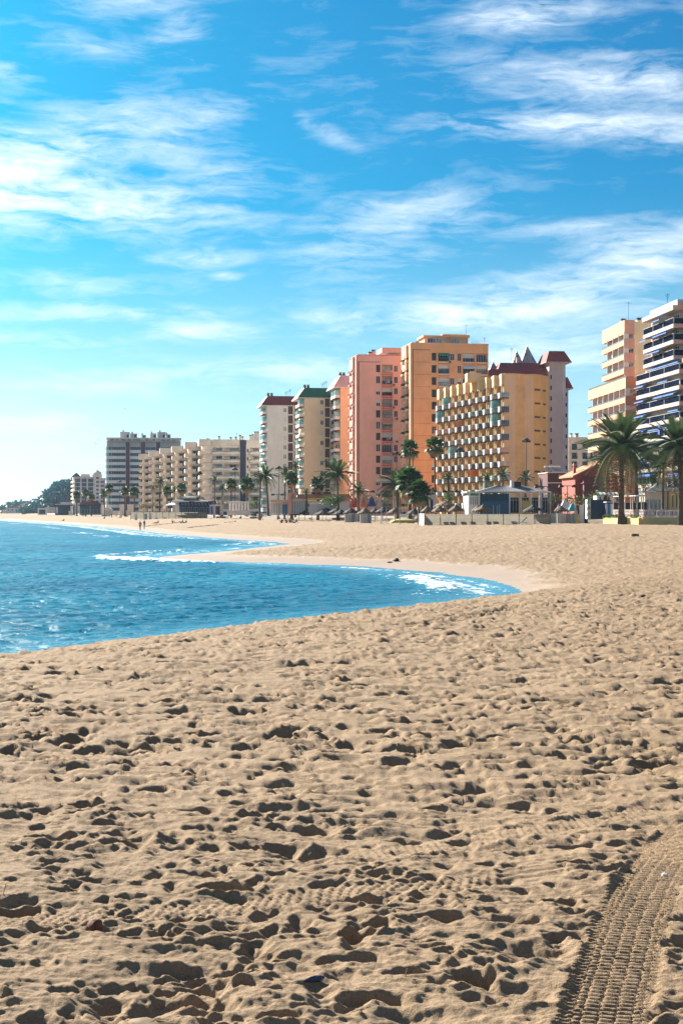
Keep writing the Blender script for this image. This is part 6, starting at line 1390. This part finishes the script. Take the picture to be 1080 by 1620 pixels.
# white screen walls, tents and bars further left
def wallbox(name, label, cat, px0, px1, yt, yb, d, m_, group=None, roof=None):
    s = 2250 / d; T = thing(name, label, cat, place(px0, d, yb), rnd.uniform(-.04, .04), group); w_ = (px1 - px0) / s; h = (yb - yt) / s
    m = MB(); m.box(0, w_, 0, w_ * .8, 0, h, m_); m.box(-.1, w_ + .1, -.1, w_ * .8 + .1, h, h + .18, 'white'); part('wall', m, T)
    if roof == 'gable': m = MB(); m.raw([(-.2, -.15, h + .18), (w_ + .2, -.15, h + .18), (w_ / 2, -.15, h + .18 + w_ * .28), (-.2, w_ * .85, h + .18), (w_ + .2, w_ * .85, h + .18), (w_ / 2, w_ * .85, h + .18 + w_ * .28)], [(0, 1, 2), (5, 4, 3), (0, 2, 5, 3), (1, 4, 5, 2)], m_); part('roof', m, T)
    return T, w_, h
WG = 'white screen walls by the far bars'
for a in [('screen_wall', 'pale upright wall slab left of the small white tent', 'wall', 160.5, 164.5, 799, 815, 590, 'ivory'), ('screen_wall', 'pale slab behind the small white tent', 'wall', 171.5, 175, 799, 812, 590, 'ivory'), ('screen_wall', 'mauve grey wall slab right of the small tent', 'wall', 189.5, 197.5, 798.5, 811, 570, 'mauve_lite'), ('screen_wall', 'cream wall slab left of the far wind break', 'wall', 201.5, 210.5, 798.5, 812, 560, 'ivory')]: wallbox(*a, WG)
wallbox('small_tent', 'small white tent with a pitched top on the far beach', 'tent', 166, 177, 806.5, 815, 575, 'pale_grey', None, 'gable')
wallbox('low_wall', 'low white wall between the small tent and the mauve slab', 'wall', 178.5, 188.5, 809, 815, 575, 'ivory'); wallbox('low_wall', 'low cream wall under the mauve slab', 'wall', 190, 206, 810.5, 815.5, 560, 'ivory'); wallbox('low_wall', 'white low wall before the bar with the red sign', 'wall', 109, 115, 809, 815.2, 640, 'white'); wallbox('screen_wall', 'white upright slab left of the bar with the red sign', 'wall', 120, 125.5, 800, 811.5, 640, 'white', WG); wallbox('screen_wall', 'white slab beside the long dark pavilion', 'wall', 112, 115.5, 801, 812, 660, 'white', WG)
D = 620; s = 2250 / D; T = thing('far_bar', 'dark beach bar with a red lettered sign board on its roof', 'beach bar', place(126, D, 814.5), 0); U = lambda p: (p - 126) / s; Z = lambda y: (814.5 - y) / s
m = MB(); m.box(0, U(160), 1, 8, 0, Z(800), 'teal_wall'); m.box(U(124.5), U(161), -1, 8, Z(800), Z(798.6), 'navy'); m.frustum((U(126), U(162), -1, 8), Z(798.6), (U(136), U(152), 2, 5), Z(792.5), 'maroon_wall'); part('wall', m, T)
m = MB(); m.box(U(128), U(156), -1.1, -1.01, Z(798.2), Z(794.6), 'maroon_wall')
for k in range(9):                                       # blurred red letters on the board
    x = U(129.5 + 2.8 * k); m.box(x, x + .16, -1.16, -1.1, Z(797.4), Z(795.2), 'cloth_red'); m.box(x + .16, x + .42, -1.16, -1.1, Z(795.7), Z(795.2), 'cloth_red')
    if k % 2: m.box(x + .16, x + .40, -1.16, -1.1, Z(797.4), Z(796.9), 'cloth_red')
part('sign_board', m, T)
for k in range(6): window(T, U(131 + 5 * k), .96, .6, 1.1, 1.9, FR, 'glass_teal' if k % 2 else 'glass_dark', 'pale_grey', 1)
for p in (127, 143.5, 160): m = MB(); post(m, 0, 0, 0, Z(800), .1, 'pale_grey'); part('post', m, T, (U(p), -.9, 0))
D = 700; s = 2250 / D; T = thing('dark_pavilion', 'long dark open pavilion with flat roof on the far beach', 'pavilion', place(88, D, 815), 0); U = lambda p: (p - 88) / s; Z = lambda y: (815 - y) / s
m = MB(); m.box(0, U(116), -1, 8, Z(799), Z(797), 'pale_grey'); m.box(-.1, U(116.3), -1.1, 8.1, Z(800.2), Z(799), 'navy'); part('roof', m, T)
m = MB(); m.box(.5, U(115), 4, 8, 0, Z(800.2), 'teal_wall'); m.box(0, U(106), -.6, -.4, 0, .9, 'navy'); part('wall', m, T)
for k in range(7): m = MB(); post(m, 0, 0, 0, Z(800.2), .1, 'navy'); part('post', m, T, (U(88.5 + 4.5 * k), -.8, 0))
D = 740; s = 2250 / D; T = thing('white_kiosk', 'small white kiosk with a blue grey shutter, furthest along the beach', 'kiosk', place(60, D, 814.5), 0); U = lambda p: (p - 60) / s; Z = lambda y: (814.5 - y) / s
m = MB(); m.box(0, U(73), 0, 3, 0, Z(805), 'white'); m.box(-.2, U(74), -.6, 3.2, Z(805), Z(803.8), 'white'); part('wall', m, T)
m = MB()
for k in range(5): m.box(U(62.5), U(72), -.06 - .01 * (k % 2), -.002, .5 + .45 * k, .93 + .45 * k, 'teal_wall')
part('shutter', m, T)
wallbox('low_building', 'long pinkish low building behind the white kiosk', 'building', 72, 90, 803, 812, 800, 'mauve_lite'); wallbox('low_building', 'pale building at the foot of the wooded hill', 'building', 96, 112, 795, 806, 860, 'mauve_lite')

# ------------------------------------------------------------------ cars and canopies behind the bars
def car(px, d, m_, label, rz):
    x = gx(px, d); T = thing('parked_car', label, 'car', (x, d, max(zb(x, d), .2) + .29), rz, 'cars parked along the promenade')
    def body(mb):
        prof = [(-2.0, .3), (-2.05, .7), (-1.9, .86), (-1.0, .95), (-.45, 1.42), (.9, 1.44), (1.55, .98), (1.98, .9), (2.05, .5), (2.0, .3)]
        n = len(prof); v = [(x_, y_, z_) for y_ in (-.82, .82) for x_, z_ in prof]
        mb.raw(v, [tuple(range(n)), tuple(range(2 * n - 1, n - 1, -1))] + [(i, i + n, (i + 1) % n + n, (i + 1) % n) for i in range(n)], m_)
    unit('body', ('car', m_), body, T, (0, 0, 0))
    def wi(mb):
        for y_ in (-.83, .83): mb.poly([(-.85, y_, .98), (-.38, y_, 1.36), (.2, y_, 1.37), (.2, y_, .98)], 'glass_dark'); mb.poly([(.28, y_, .98), (.28, y_, 1.37), (.85, y_, 1.38), (1.35, y_, 1.0)], 'glass_dark')
        mb.poly([(-1.03, -.7, 1.0), (-1.03, .7, 1.0), (-.51, .66, 1.38), (-.51, -.66, 1.38)], 'glass_dark'); mb.poly([(1.58, -.7, 1.02), (1.58, .7, 1.02), (.99, .66, 1.40), (.99, -.66, 1.40)], 'glass_dark')
    unit('windows', 'carw', wi, T, (0, 0, 0))
    def wh(mb): mb.rod((0, -.1, 0), (0, .1, 0), .32, .32, 'rubber', 12); mb.rod((0, -.11, 0), (0, .11, 0), .18, .18, 'steel', 8)
    for a in (-1.25, 1.28):
        for b in (-.78, .78): unit('wheel', 'carwh', wh, T, (a, b, .32))
    def hl(mb): mb.box(-.03, .03, -.16, .16, -.07, .07, 'glass_pale')
    for b in (-.58, .58): unit('headlight', 'carhl', hl, T, (-2.04, b, .66))
for a in [(226, 520, 'car_white', 'white car parked left of the hedge behind the far wind break', .1), (234, 525, 'car_dark', 'dark car parked behind the far wind break, nearest the hedge', 0), (247, 520, 'car_blue', 'blue car parked under the tallest palm by the cream block', .05), (259, 515, 'car_white', 'white car parked left of the tented restaurant', 0), (268, 510, 'car_dark', 'dark car half hidden by the tented restaurant', 0), (356, 430, 'car_blue', 'blue car parked between the cabin and the pergola', .1), (397, 400, 'car_white', 'white car parked right of the white pergola', 0), (408, 395, 'car_dark', 'dark car parked by the leaning palm', .05), (418, 392, 'car_white', 'pale car parked just left of the glazed restaurant', 0), (640, 262, 'car_white', 'white car half hidden behind the palm clump', 0), (915, 245, 'car_red', 'red car parked before the red house', .1), (925, 240, 'car_blue', 'blue car parked left of the dark blue container', 0)]: car(*a)
def market_tent(px, d, wpx, yt, m_, label):
    s = 2250 / d; T = thing('canopy', label, 'canopy', place(px, d), 0, 'market canopies'); w_ = wpx / s; h = (810 - yt) / s + 1.8 - T.location.z
    m = MB(); m.frustum((-w_ / 2, w_ / 2, -w_ / 2, w_ / 2), h * .68, (-.1, .1, -.1, .1), h, m_); m.box(-w_ / 2, w_ / 2, -w_ / 2 - .02, -w_ / 2, h * .58, h * .68, m_); part('roof', m, T)
    for u in (-1, 1):
        for v in (-1, 1): m = MB(); m.rod((u * w_ * .47, v * w_ * .47, 0), (u * w_ * .47, v * w_ * .47, h * .68), .04, .04, 'white', 5); part('pole', m, T)
for a in [(562, 292, 11, 787, 'cloth_red', 'red market canopy at the foot of the pink tower'), (575, 290, 10, 786, 'pink_dark', 'second reddish canopy right of the red one'), (588, 292, 12, 785, 'cloth_blue', 'blue canopy between the reddish canopies and the palm clump'), (600, 288, 9, 788, 'mauve', 'mauve canopy left of the palm clump'), (893, 240, 15, 790, 'white', 'white canopy behind the wicker screens'), (905, 236, 13, 796, 'teal_kite', 'teal canopy behind the wicker screens'), (884, 236, 10, 797, 'cloth_blue', 'blue canopy next to the cloth fence end'), (557, 296, 10, 789, 'pink_dark', 'dark pink canopy right of the hedge tree')]: market_tent(*a)
for k, (p, c, lb) in enumerate(((911.5, 'yellow_board', 'yellow notice board by the thick post'), (919, 'white', 'tall white panel left of the dark blue container'), (926, 'cloth_navy', 'navy panel left of the dark blue container'))):
    m = MB(); h = 1.3 if k == 0 else 2.9; m.box(-.28, .28, 0, .08, 0 if k else .2, h, c); m.rod((-.3, .04, 0), (-.3, .04, h + .05), .04, .04, 'white', 5); m.rod((.3, .04, 0), (.3, .04, h + .05), .04, .04, 'white', 5); o = part('notice_panel', m, None, place(p, 224)); tag(o, lb, 'panel')

# ------------------------------------------------------------------ people
POSE = {
 'stand': dict(pel=(0, 0, .95), ch=(0, .0, 1.32), nk=(0, .0, 1.48), hd=(0, -.01, 1.64), kn=((-.10, 0, .50), (.11, -.02, .5)), ft=((-.11, 0, .05), (.13, .02, .05)), el=((-.26, .02, 1.14), (.26, .02, 1.14)), ha=((-.27, -.08, .90), (.26, -.1, .90))),
 'walk': dict(pel=(0, 0, .93), ch=(-.03, 0, 1.31), nk=(-.04, 0, 1.46), hd=(-.06, 0, 1.62), kn=((-.22, -.08, .53), (.08, .08, .48)), ft=((-.30, -.08, .06), (.36, .08, .12)), el=((.10, -.24, 1.15), (-.16, .24, 1.15)), ha=((.06, -.26, .92), (-.30, .22, .98))),
 'sit': dict(pel=(0, 0, .13), ch=(.08, 0, .50), nk=(.07, 0, .66), hd=(.04, 0, .82), kn=((-.34, -.12, .44), (-.36, .12, .42)), ft=((-.62, -.13, .06), (-.66, .13, .06)), el=((-.06, -.26, .36), (-.04, .26, .36)), ha=((-.30, -.14, .44), (-.30, .16, .42))),
 'lean': dict(pel=(0, 0, .13), ch=(.26, 0, .42), nk=(.34, 0, .56), hd=(.36, 0, .73), kn=((-.38, -.10, .34), (-.42, .10, .16)), ft=((-.72, -.1, .06), (-.84, .12, .06)), el=((.42, -.26, .26), (.42, .26, .26)), ha=((.50, -.28, .04), (.52, .26, .04)))}
def person(px, d, pose, top, legs, label, rz=0.0, group=None, k=1.0):
    P_ = POSE[pose]; V = Vector
    pts = [V(P_['pel']), V(P_['ch']), V(P_['nk']), V(P_['hd'])]; nk = pts[2]; sh = [pts[1] + (nk - pts[1]) * .75 + V((0, sd * .17, 0)) if pose in ('walk', 'sit', 'lean') else pts[1] + V((sd * .18, 0, .09)) for sd in (-1, 1)]
    hip = [pts[0] + (V((0, sd * .10, -.03)) if pose in ('walk', 'sit', 'lean') else V((sd * .10, 0, -.03))) for sd in (-1, 1)]
    rad_ = [.125, .135, .055, .095]; ed = [(0, 1), (1, 2), (2, 3)]; tagm = {(0, 1): top, (1, 2): 'skin', (2, 3): 'skin'}
    pts.append(pts[3] + V((0, 0, .10))); rad_.append(.06); ed.append((3, 4)); tagm[(3, 4)] = 'hair'
    for i in (0, 1):
        b0 = len(pts); pts += [hip[i], V(P_['kn'][i]), V(P_['ft'][i]), V(P_['ft'][i]) + (V((-.16, 0, -.02)) if pose != 'stand' else V((0, -.16, -.02)))]; rad_ += [.095, .062, .045, .04]
        for e, mm in (((0, b0), legs), ((b0, b0 + 1), legs), ((b0 + 1, b0 + 2), legs), ((b0 + 2, b0 + 3), 'cloth_black')): ed.append(e); tagm[e] = mm
        c0 = len(pts); pts += [sh[i], V(P_['el'][i]), V(P_['ha'][i])]; rad_ += [.062, .043, .036]
        for e, mm in (((1, c0), top), ((c0, c0 + 1), top), ((c0 + 1, c0 + 2), 'skin')): ed.append(e); tagm[e] = mm
    key = ('person', pose, top, legs)
    if key not in CACHE:
        me = bpy.data.meshes.new('body'); me.from_pydata(pts, ed, []); o = bpy.data.objects.new('tmp', me); C.objects.link(o)
        md = o.modifiers.new('s', 'SKIN'); me.skin_vertices[0].data.foreach_set('radius', [r_ for r in rad_ for r_ in (r, r)])
        for q in me.skin_vertices[0].data: q.use_root = False
        me.skin_vertices[0].data[0].use_root = True
        o.modifiers.new('d', 'SUBSURF').levels = 1; bpy.context.view_layer.update()
        bm_ = bpy.data.meshes.new_from_object(o.evaluated_get(bpy.context.evaluated_depsgraph_get())); bm_.name = 'body'
        bpy.data.objects.remove(o)
        names = [top, legs, 'skin', 'hair', 'cloth_black']; bm_.materials.clear()
        for q in names: bm_.materials.append(MATS[q])
        for pl in bm_.polygons:
            c = pl.center; best = None
            for (a, b), mm in tagm.items():
                A_, B_ = pts[a], pts[b]; dv = B_ - A_; t = min(1, max(0, (c - A_).dot(dv) / max(dv.dot(dv), 1e-9))); q = (c - A_ - dv * t).length
                if best is None or q < best[0]: best = (q, mm)
            pl.material_index = names.index(best[1])
        bm_.shade_smooth(); CACHE[key] = bm_
    x = gx(px, d); o = link('person', CACHE[key], None, (x, d, zb(x, d) - .02), (0, 0, rz), k * 1.04); tag(o, label, 'person', group)
    return o
PPL = 'people on the far beach'
for a in [(222, 262, 'stand', 'cloth_navy', 'cloth_black', 'person in navy top and dark trousers standing at the water edge', .2), (228.5, 275, 'stand', 'cloth_navy', 'cloth_grey', 'person in dark clothes standing just behind the navy clad one', 2.5), (414, 321, 'walk', 'cloth_black', 'cloth_navy', 'person in black top walking across the beach before the leaning palm', 0),
          (446, 268, 'sit', 'cloth_black', 'cloth_black', 'person all in black seated at the left of the seated group', 1.2), (452.5, 266, 'sit', 'cloth_black', 'cloth_navy', 'person in black seated upright in the middle of the seated group', 2.0), (458, 268, 'sit', 'cloth_grey', 'cloth_blue', 'person in grey seated beside the one in black', 2.6), (466.5, 262, 'lean', 'cloth_black', 'cloth_black', 'person in black reclining apart at the right of the seated group', 0),
          (287, 330, 'lean', 'cloth_green', 'cloth_black', 'person in a bright green top reclining on the sand', 0), (292.5, 320, 'lean', 'cloth_black', 'cloth_black', 'person in black reclining before the one in green', 0), (273, 330, 'sit', 'cloth_black', 'cloth_navy', 'person in black seated left of the one in green', 3.0), (248, 335, 'lean', 'cloth_navy', 'cloth_black', 'person in navy lying by the dark weed line', .3),
          (101.5, 470, 'sit', 'cloth_black', 'cloth_black', 'person in black crouching alone close to the far surf', .5), (166, 480, 'sit', 'cloth_navy', 'cloth_black', 'person in dark clothes seated on the sand before the small tent', 1.0), (177, 490, 'stand', 'cloth_navy', 'cloth_black', 'person in navy standing right of the small tent', 1.0), (191, 485, 'lean', 'cloth_black', 'cloth_navy', 'person in black lying on the sand below the mauve slab', 0), (381, 385, 'sit', 'cloth_grey', 'cloth_black', 'person in grey seated before the white pergola', 1.0),
          (1031, 200.5, 'sit', 'cloth_navy', 'cloth_black', 'person in navy seated at a terrace table under the pergola', 0), (1048, 201, 'sit', 'cloth_red', 'cloth_black', 'person in red seated on the terrace near the yellow house', 3.1)]:
    o = person(*a, PPL)
    if a[1] < 202 and a[0] > 1000: o.location.z = zb(gx(1016, 196), 196) - .05 + 1.12 + .33

# ------------------------------------------------------------------ small things on the sand
def lump(name, px, py, r, m_, label, cat, sq=(1, 1, .7), ground=1.8, d=None, seed=1):
    d = d or ground * 2250 / (py - 810); x = gx(px, d); rr = random.Random(seed); mb = MB(); v = []; f = []; n, k_ = 10, 7
    for j in range(k_):
        for i in range(n):
            th = math.pi * j / (k_ - 1); ph = 2 * math.pi * i / n; q = r * (1 + .22 * math.sin(3.1 * ph + seed) * math.sin(th) + rr.uniform(-.1, .1)); v.append((q * math.sin(th) * math.cos(ph) * sq[0], q * math.sin(th) * math.sin(ph) * sq[1], q * math.cos(th) * sq[2]))
    for j in range(k_ - 1):
        for i in range(n): f.append((j * n + i, j * n + (i + 1) % n, (j + 1) * n + (i + 1) % n, (j + 1) * n + i))
    mb.raw(v, f, m_); me = mb.mesh(name, True)
    z = (zb(x, d) if d > 40 else float(np.interp(0, [0, 1], [0, 0]))) + r * sq[2] * .5
    if d < 40:
        i = np.searchsorted(rad, math.hypot(x, d)); j = np.searchsorted(ang, math.atan2(x, d)); z = float(GZ[i, j]) + r * sq[2] * .55
    o = link(name, me, None, (x, d, z), (0, 0, rr.uniform(0, 3))); tag(o, label, cat); return o
lump('beach_stone', 150, 1464, .034, 'stone_red', 'round reddish brown stone lying on the sand, lower left', 'stone', (1, .9, .85), seed=3)
lump('beach_debris', 499, 1543, .028, 'debris_blue', 'dark blue grey piece of flotsam on the sand, lower middle', 'debris', (1.7, .5, .45), seed=5)
lump('sand_clod', 245, 1606, .062, 'clod', 'rough ochre clod of damp sand at the bottom edge', 'clod', (1.6, .8, .42), seed=8)
lump('weed_clump', 626, 889, .2, 'weed', 'dark clump of seaweed beside the wet sand of the cove', 'seaweed', (1.5, 1, .7), d=93, seed=11)
lump('weed_clump', 617, 891, .1, 'weed', 'small dark scrap of seaweed left of the larger clump', 'seaweed', (2.2, 1, .5), d=92, seed=12)
m = MB(); m.box(-.32, .32, -.12, .12, 0, .2, 'wood'); m.box(-.25, .28, -.125, .10, .2, .26, 'dark_metal'); o = part('wooden_block', m, None, (gx(1003, 112), 112, zb(gx(1003, 112), 112)), (.05, .04, .2)); tag(o, 'dark wooden block lying on the sand at the right', 'block')
lump('weed_clump', 1015, 942, .06, 'weed', 'dark scrap of weed on the ridge at the right, below the wooden block', 'seaweed', (1.8, 1, .5), seed=14)
lump('weed_clump', 781, 963, .07, 'weed', 'dark scrap of weed on the ridge right of the cove tip', 'seaweed', (1.6, 1, .4), seed=15)
# weed lines left by the tide
def weedline(name, pts, label):
    v = []; f = []; k_ = 0
    for (pa, da), (pb, db) in zip(pts, pts[1:]):
        n = int(abs(pb - pa) * 2.6)
        for i in range(n):
            if rnd.random() < .25: continue
            t = i / n; d = da + (db - da) * t; x = gx(pa + (pb - pa) * t, d) + rnd.uniform(-.1, .1); d += rnd.uniform(-.8, .8); z = zb(x, d); q = rnd.uniform(.12, .4)
            a = Vector((x, d, z)); i0 = len(v); v += [a + Vector((-q, 0, 0)), a + Vector((0, -.3, 0)), a + Vector((q, 0, 0)), a + Vector((0, .3, 0)), a + Vector((rnd.uniform(-.1, .1), 0, rnd.uniform(.08, .24)))]
            f += [(i0, i0 + 1, i0 + 4), (i0 + 1, i0 + 2, i0 + 4), (i0 + 2, i0 + 3, i0 + 4), (i0 + 3, i0, i0 + 4)]
    me = bpy.data.meshes.new(name); me.from_pydata(v, [], f); me.materials.append(MATS['weed']); o = link(name, me); o['kind'] = 'stuff'; tag(o, label, 'seaweed')
weedline('seaweed', [(232, 300), (252, 312), (280, 330)], 'broken dark line of seaweed on the sand behind the standing pair'); weedline('seaweed', [(298, 262), (322, 270), (346, 280)], 'broken dark line of seaweed on the sand right of the standing pair'); weedline('seaweed', [(356, 300), (374, 310)], 'short dark line of seaweed before the white pergola')
# twigs and straws
for k, (p, y, ln, lb) in enumerate([(5, 1415, .05, 'thin upright straw at the left edge'), (640, 1540, .03, 'short twig by the dark pit, lower middle'), (842, 1580, .03, 'short twig left of the tyre track'), (1050, 1378, .04, 'pale shell scrap right of the tyre track')]):
    d = 1.8 * 2250 / (y - 810); x = gx(p, d); i = np.searchsorted(rad, math.hypot(x, d)); j = np.searchsorted(ang, math.atan2(x, d)); z = float(GZ[i, j])
    m = MB()
    if k < 3: m.rod((0, 0, -.01), (ln * .3, 0, ln), .002, .0015, 'wood', 5); m.rod((ln * .2, 0, ln * .6), (ln * .45, .01, ln * .8), .0015, .001, 'wood', 4)
    else: m.lathe([(.002, 0), (.018, .003), (.015, .010), (.004, .014)], 'white', 8, wob=.2)
    o = part('twig' if k < 3 else 'shell', m, None, (x, d, z)); tag(o, lb, 'twig' if k < 3 else 'shell')
# gulls
for k, (p, y, d) in enumerate([(198, 647, 300), (156, 696, 320), (152, 702, 330), (60, 784, 420), (69, 781, 430), (48, 795, 440), (859, 8, 240)]):
    T = thing('gull', ['gull flying above the striped tower', 'gull left of the striped tower, upper of two', 'gull left of the striped tower, lower of two', 'gull above the headland, left of a pair', 'gull above the headland, right of a pair', 'gull low over the headland', 'lone gull at the top of the sky'][k], 'gull', W(p, y, d), rnd.uniform(-.6, .6), 'gulls in the air')
    m = MB(); m.lathe([(.02, -.25), (.09, -.1), (.10, .08), (.05, .2), (.01, .28)], 'gull', 6); part('body', m, T, rot=(1.5, 0, 0))
    for sd in (-1, 1): m = MB(); m.raw([(0, -.1, 0), (0, .12, 0), (sd * .35, .1, .14), (sd * .35, -.1, .14), (sd * .75, .02, .05)], [(0, 1, 2, 3), (3, 2, 4)], 'gull'); part('wing', m, T)
# ------------------------------------------------------------------ sea air
hz_m = bpy.data.materials.new('haze'); hz_m.use_nodes = True; nt = hz_m.node_tree; nt.nodes.clear()
vo = nt.nodes.new('ShaderNodeVolumePrincipled'); ou = nt.nodes.new('ShaderNodeOutputMaterial'); nt.links.new(vo.outputs[0], ou.inputs['Volume'])
vo.inputs['Color'].default_value = (.66, .85, 1.0, 1); vo.inputs['Density'].default_value = .00007; vo.inputs['Anisotropy'].default_value = 0
m = MB(); MATS['haze'] = hz_m; m.box(-6800, 6800, -6800, 6800, -9, 130, 'haze'); o = part('haze', m, None); o['kind'] = 'stuff'
sc.cycles.volume_bounces = 0
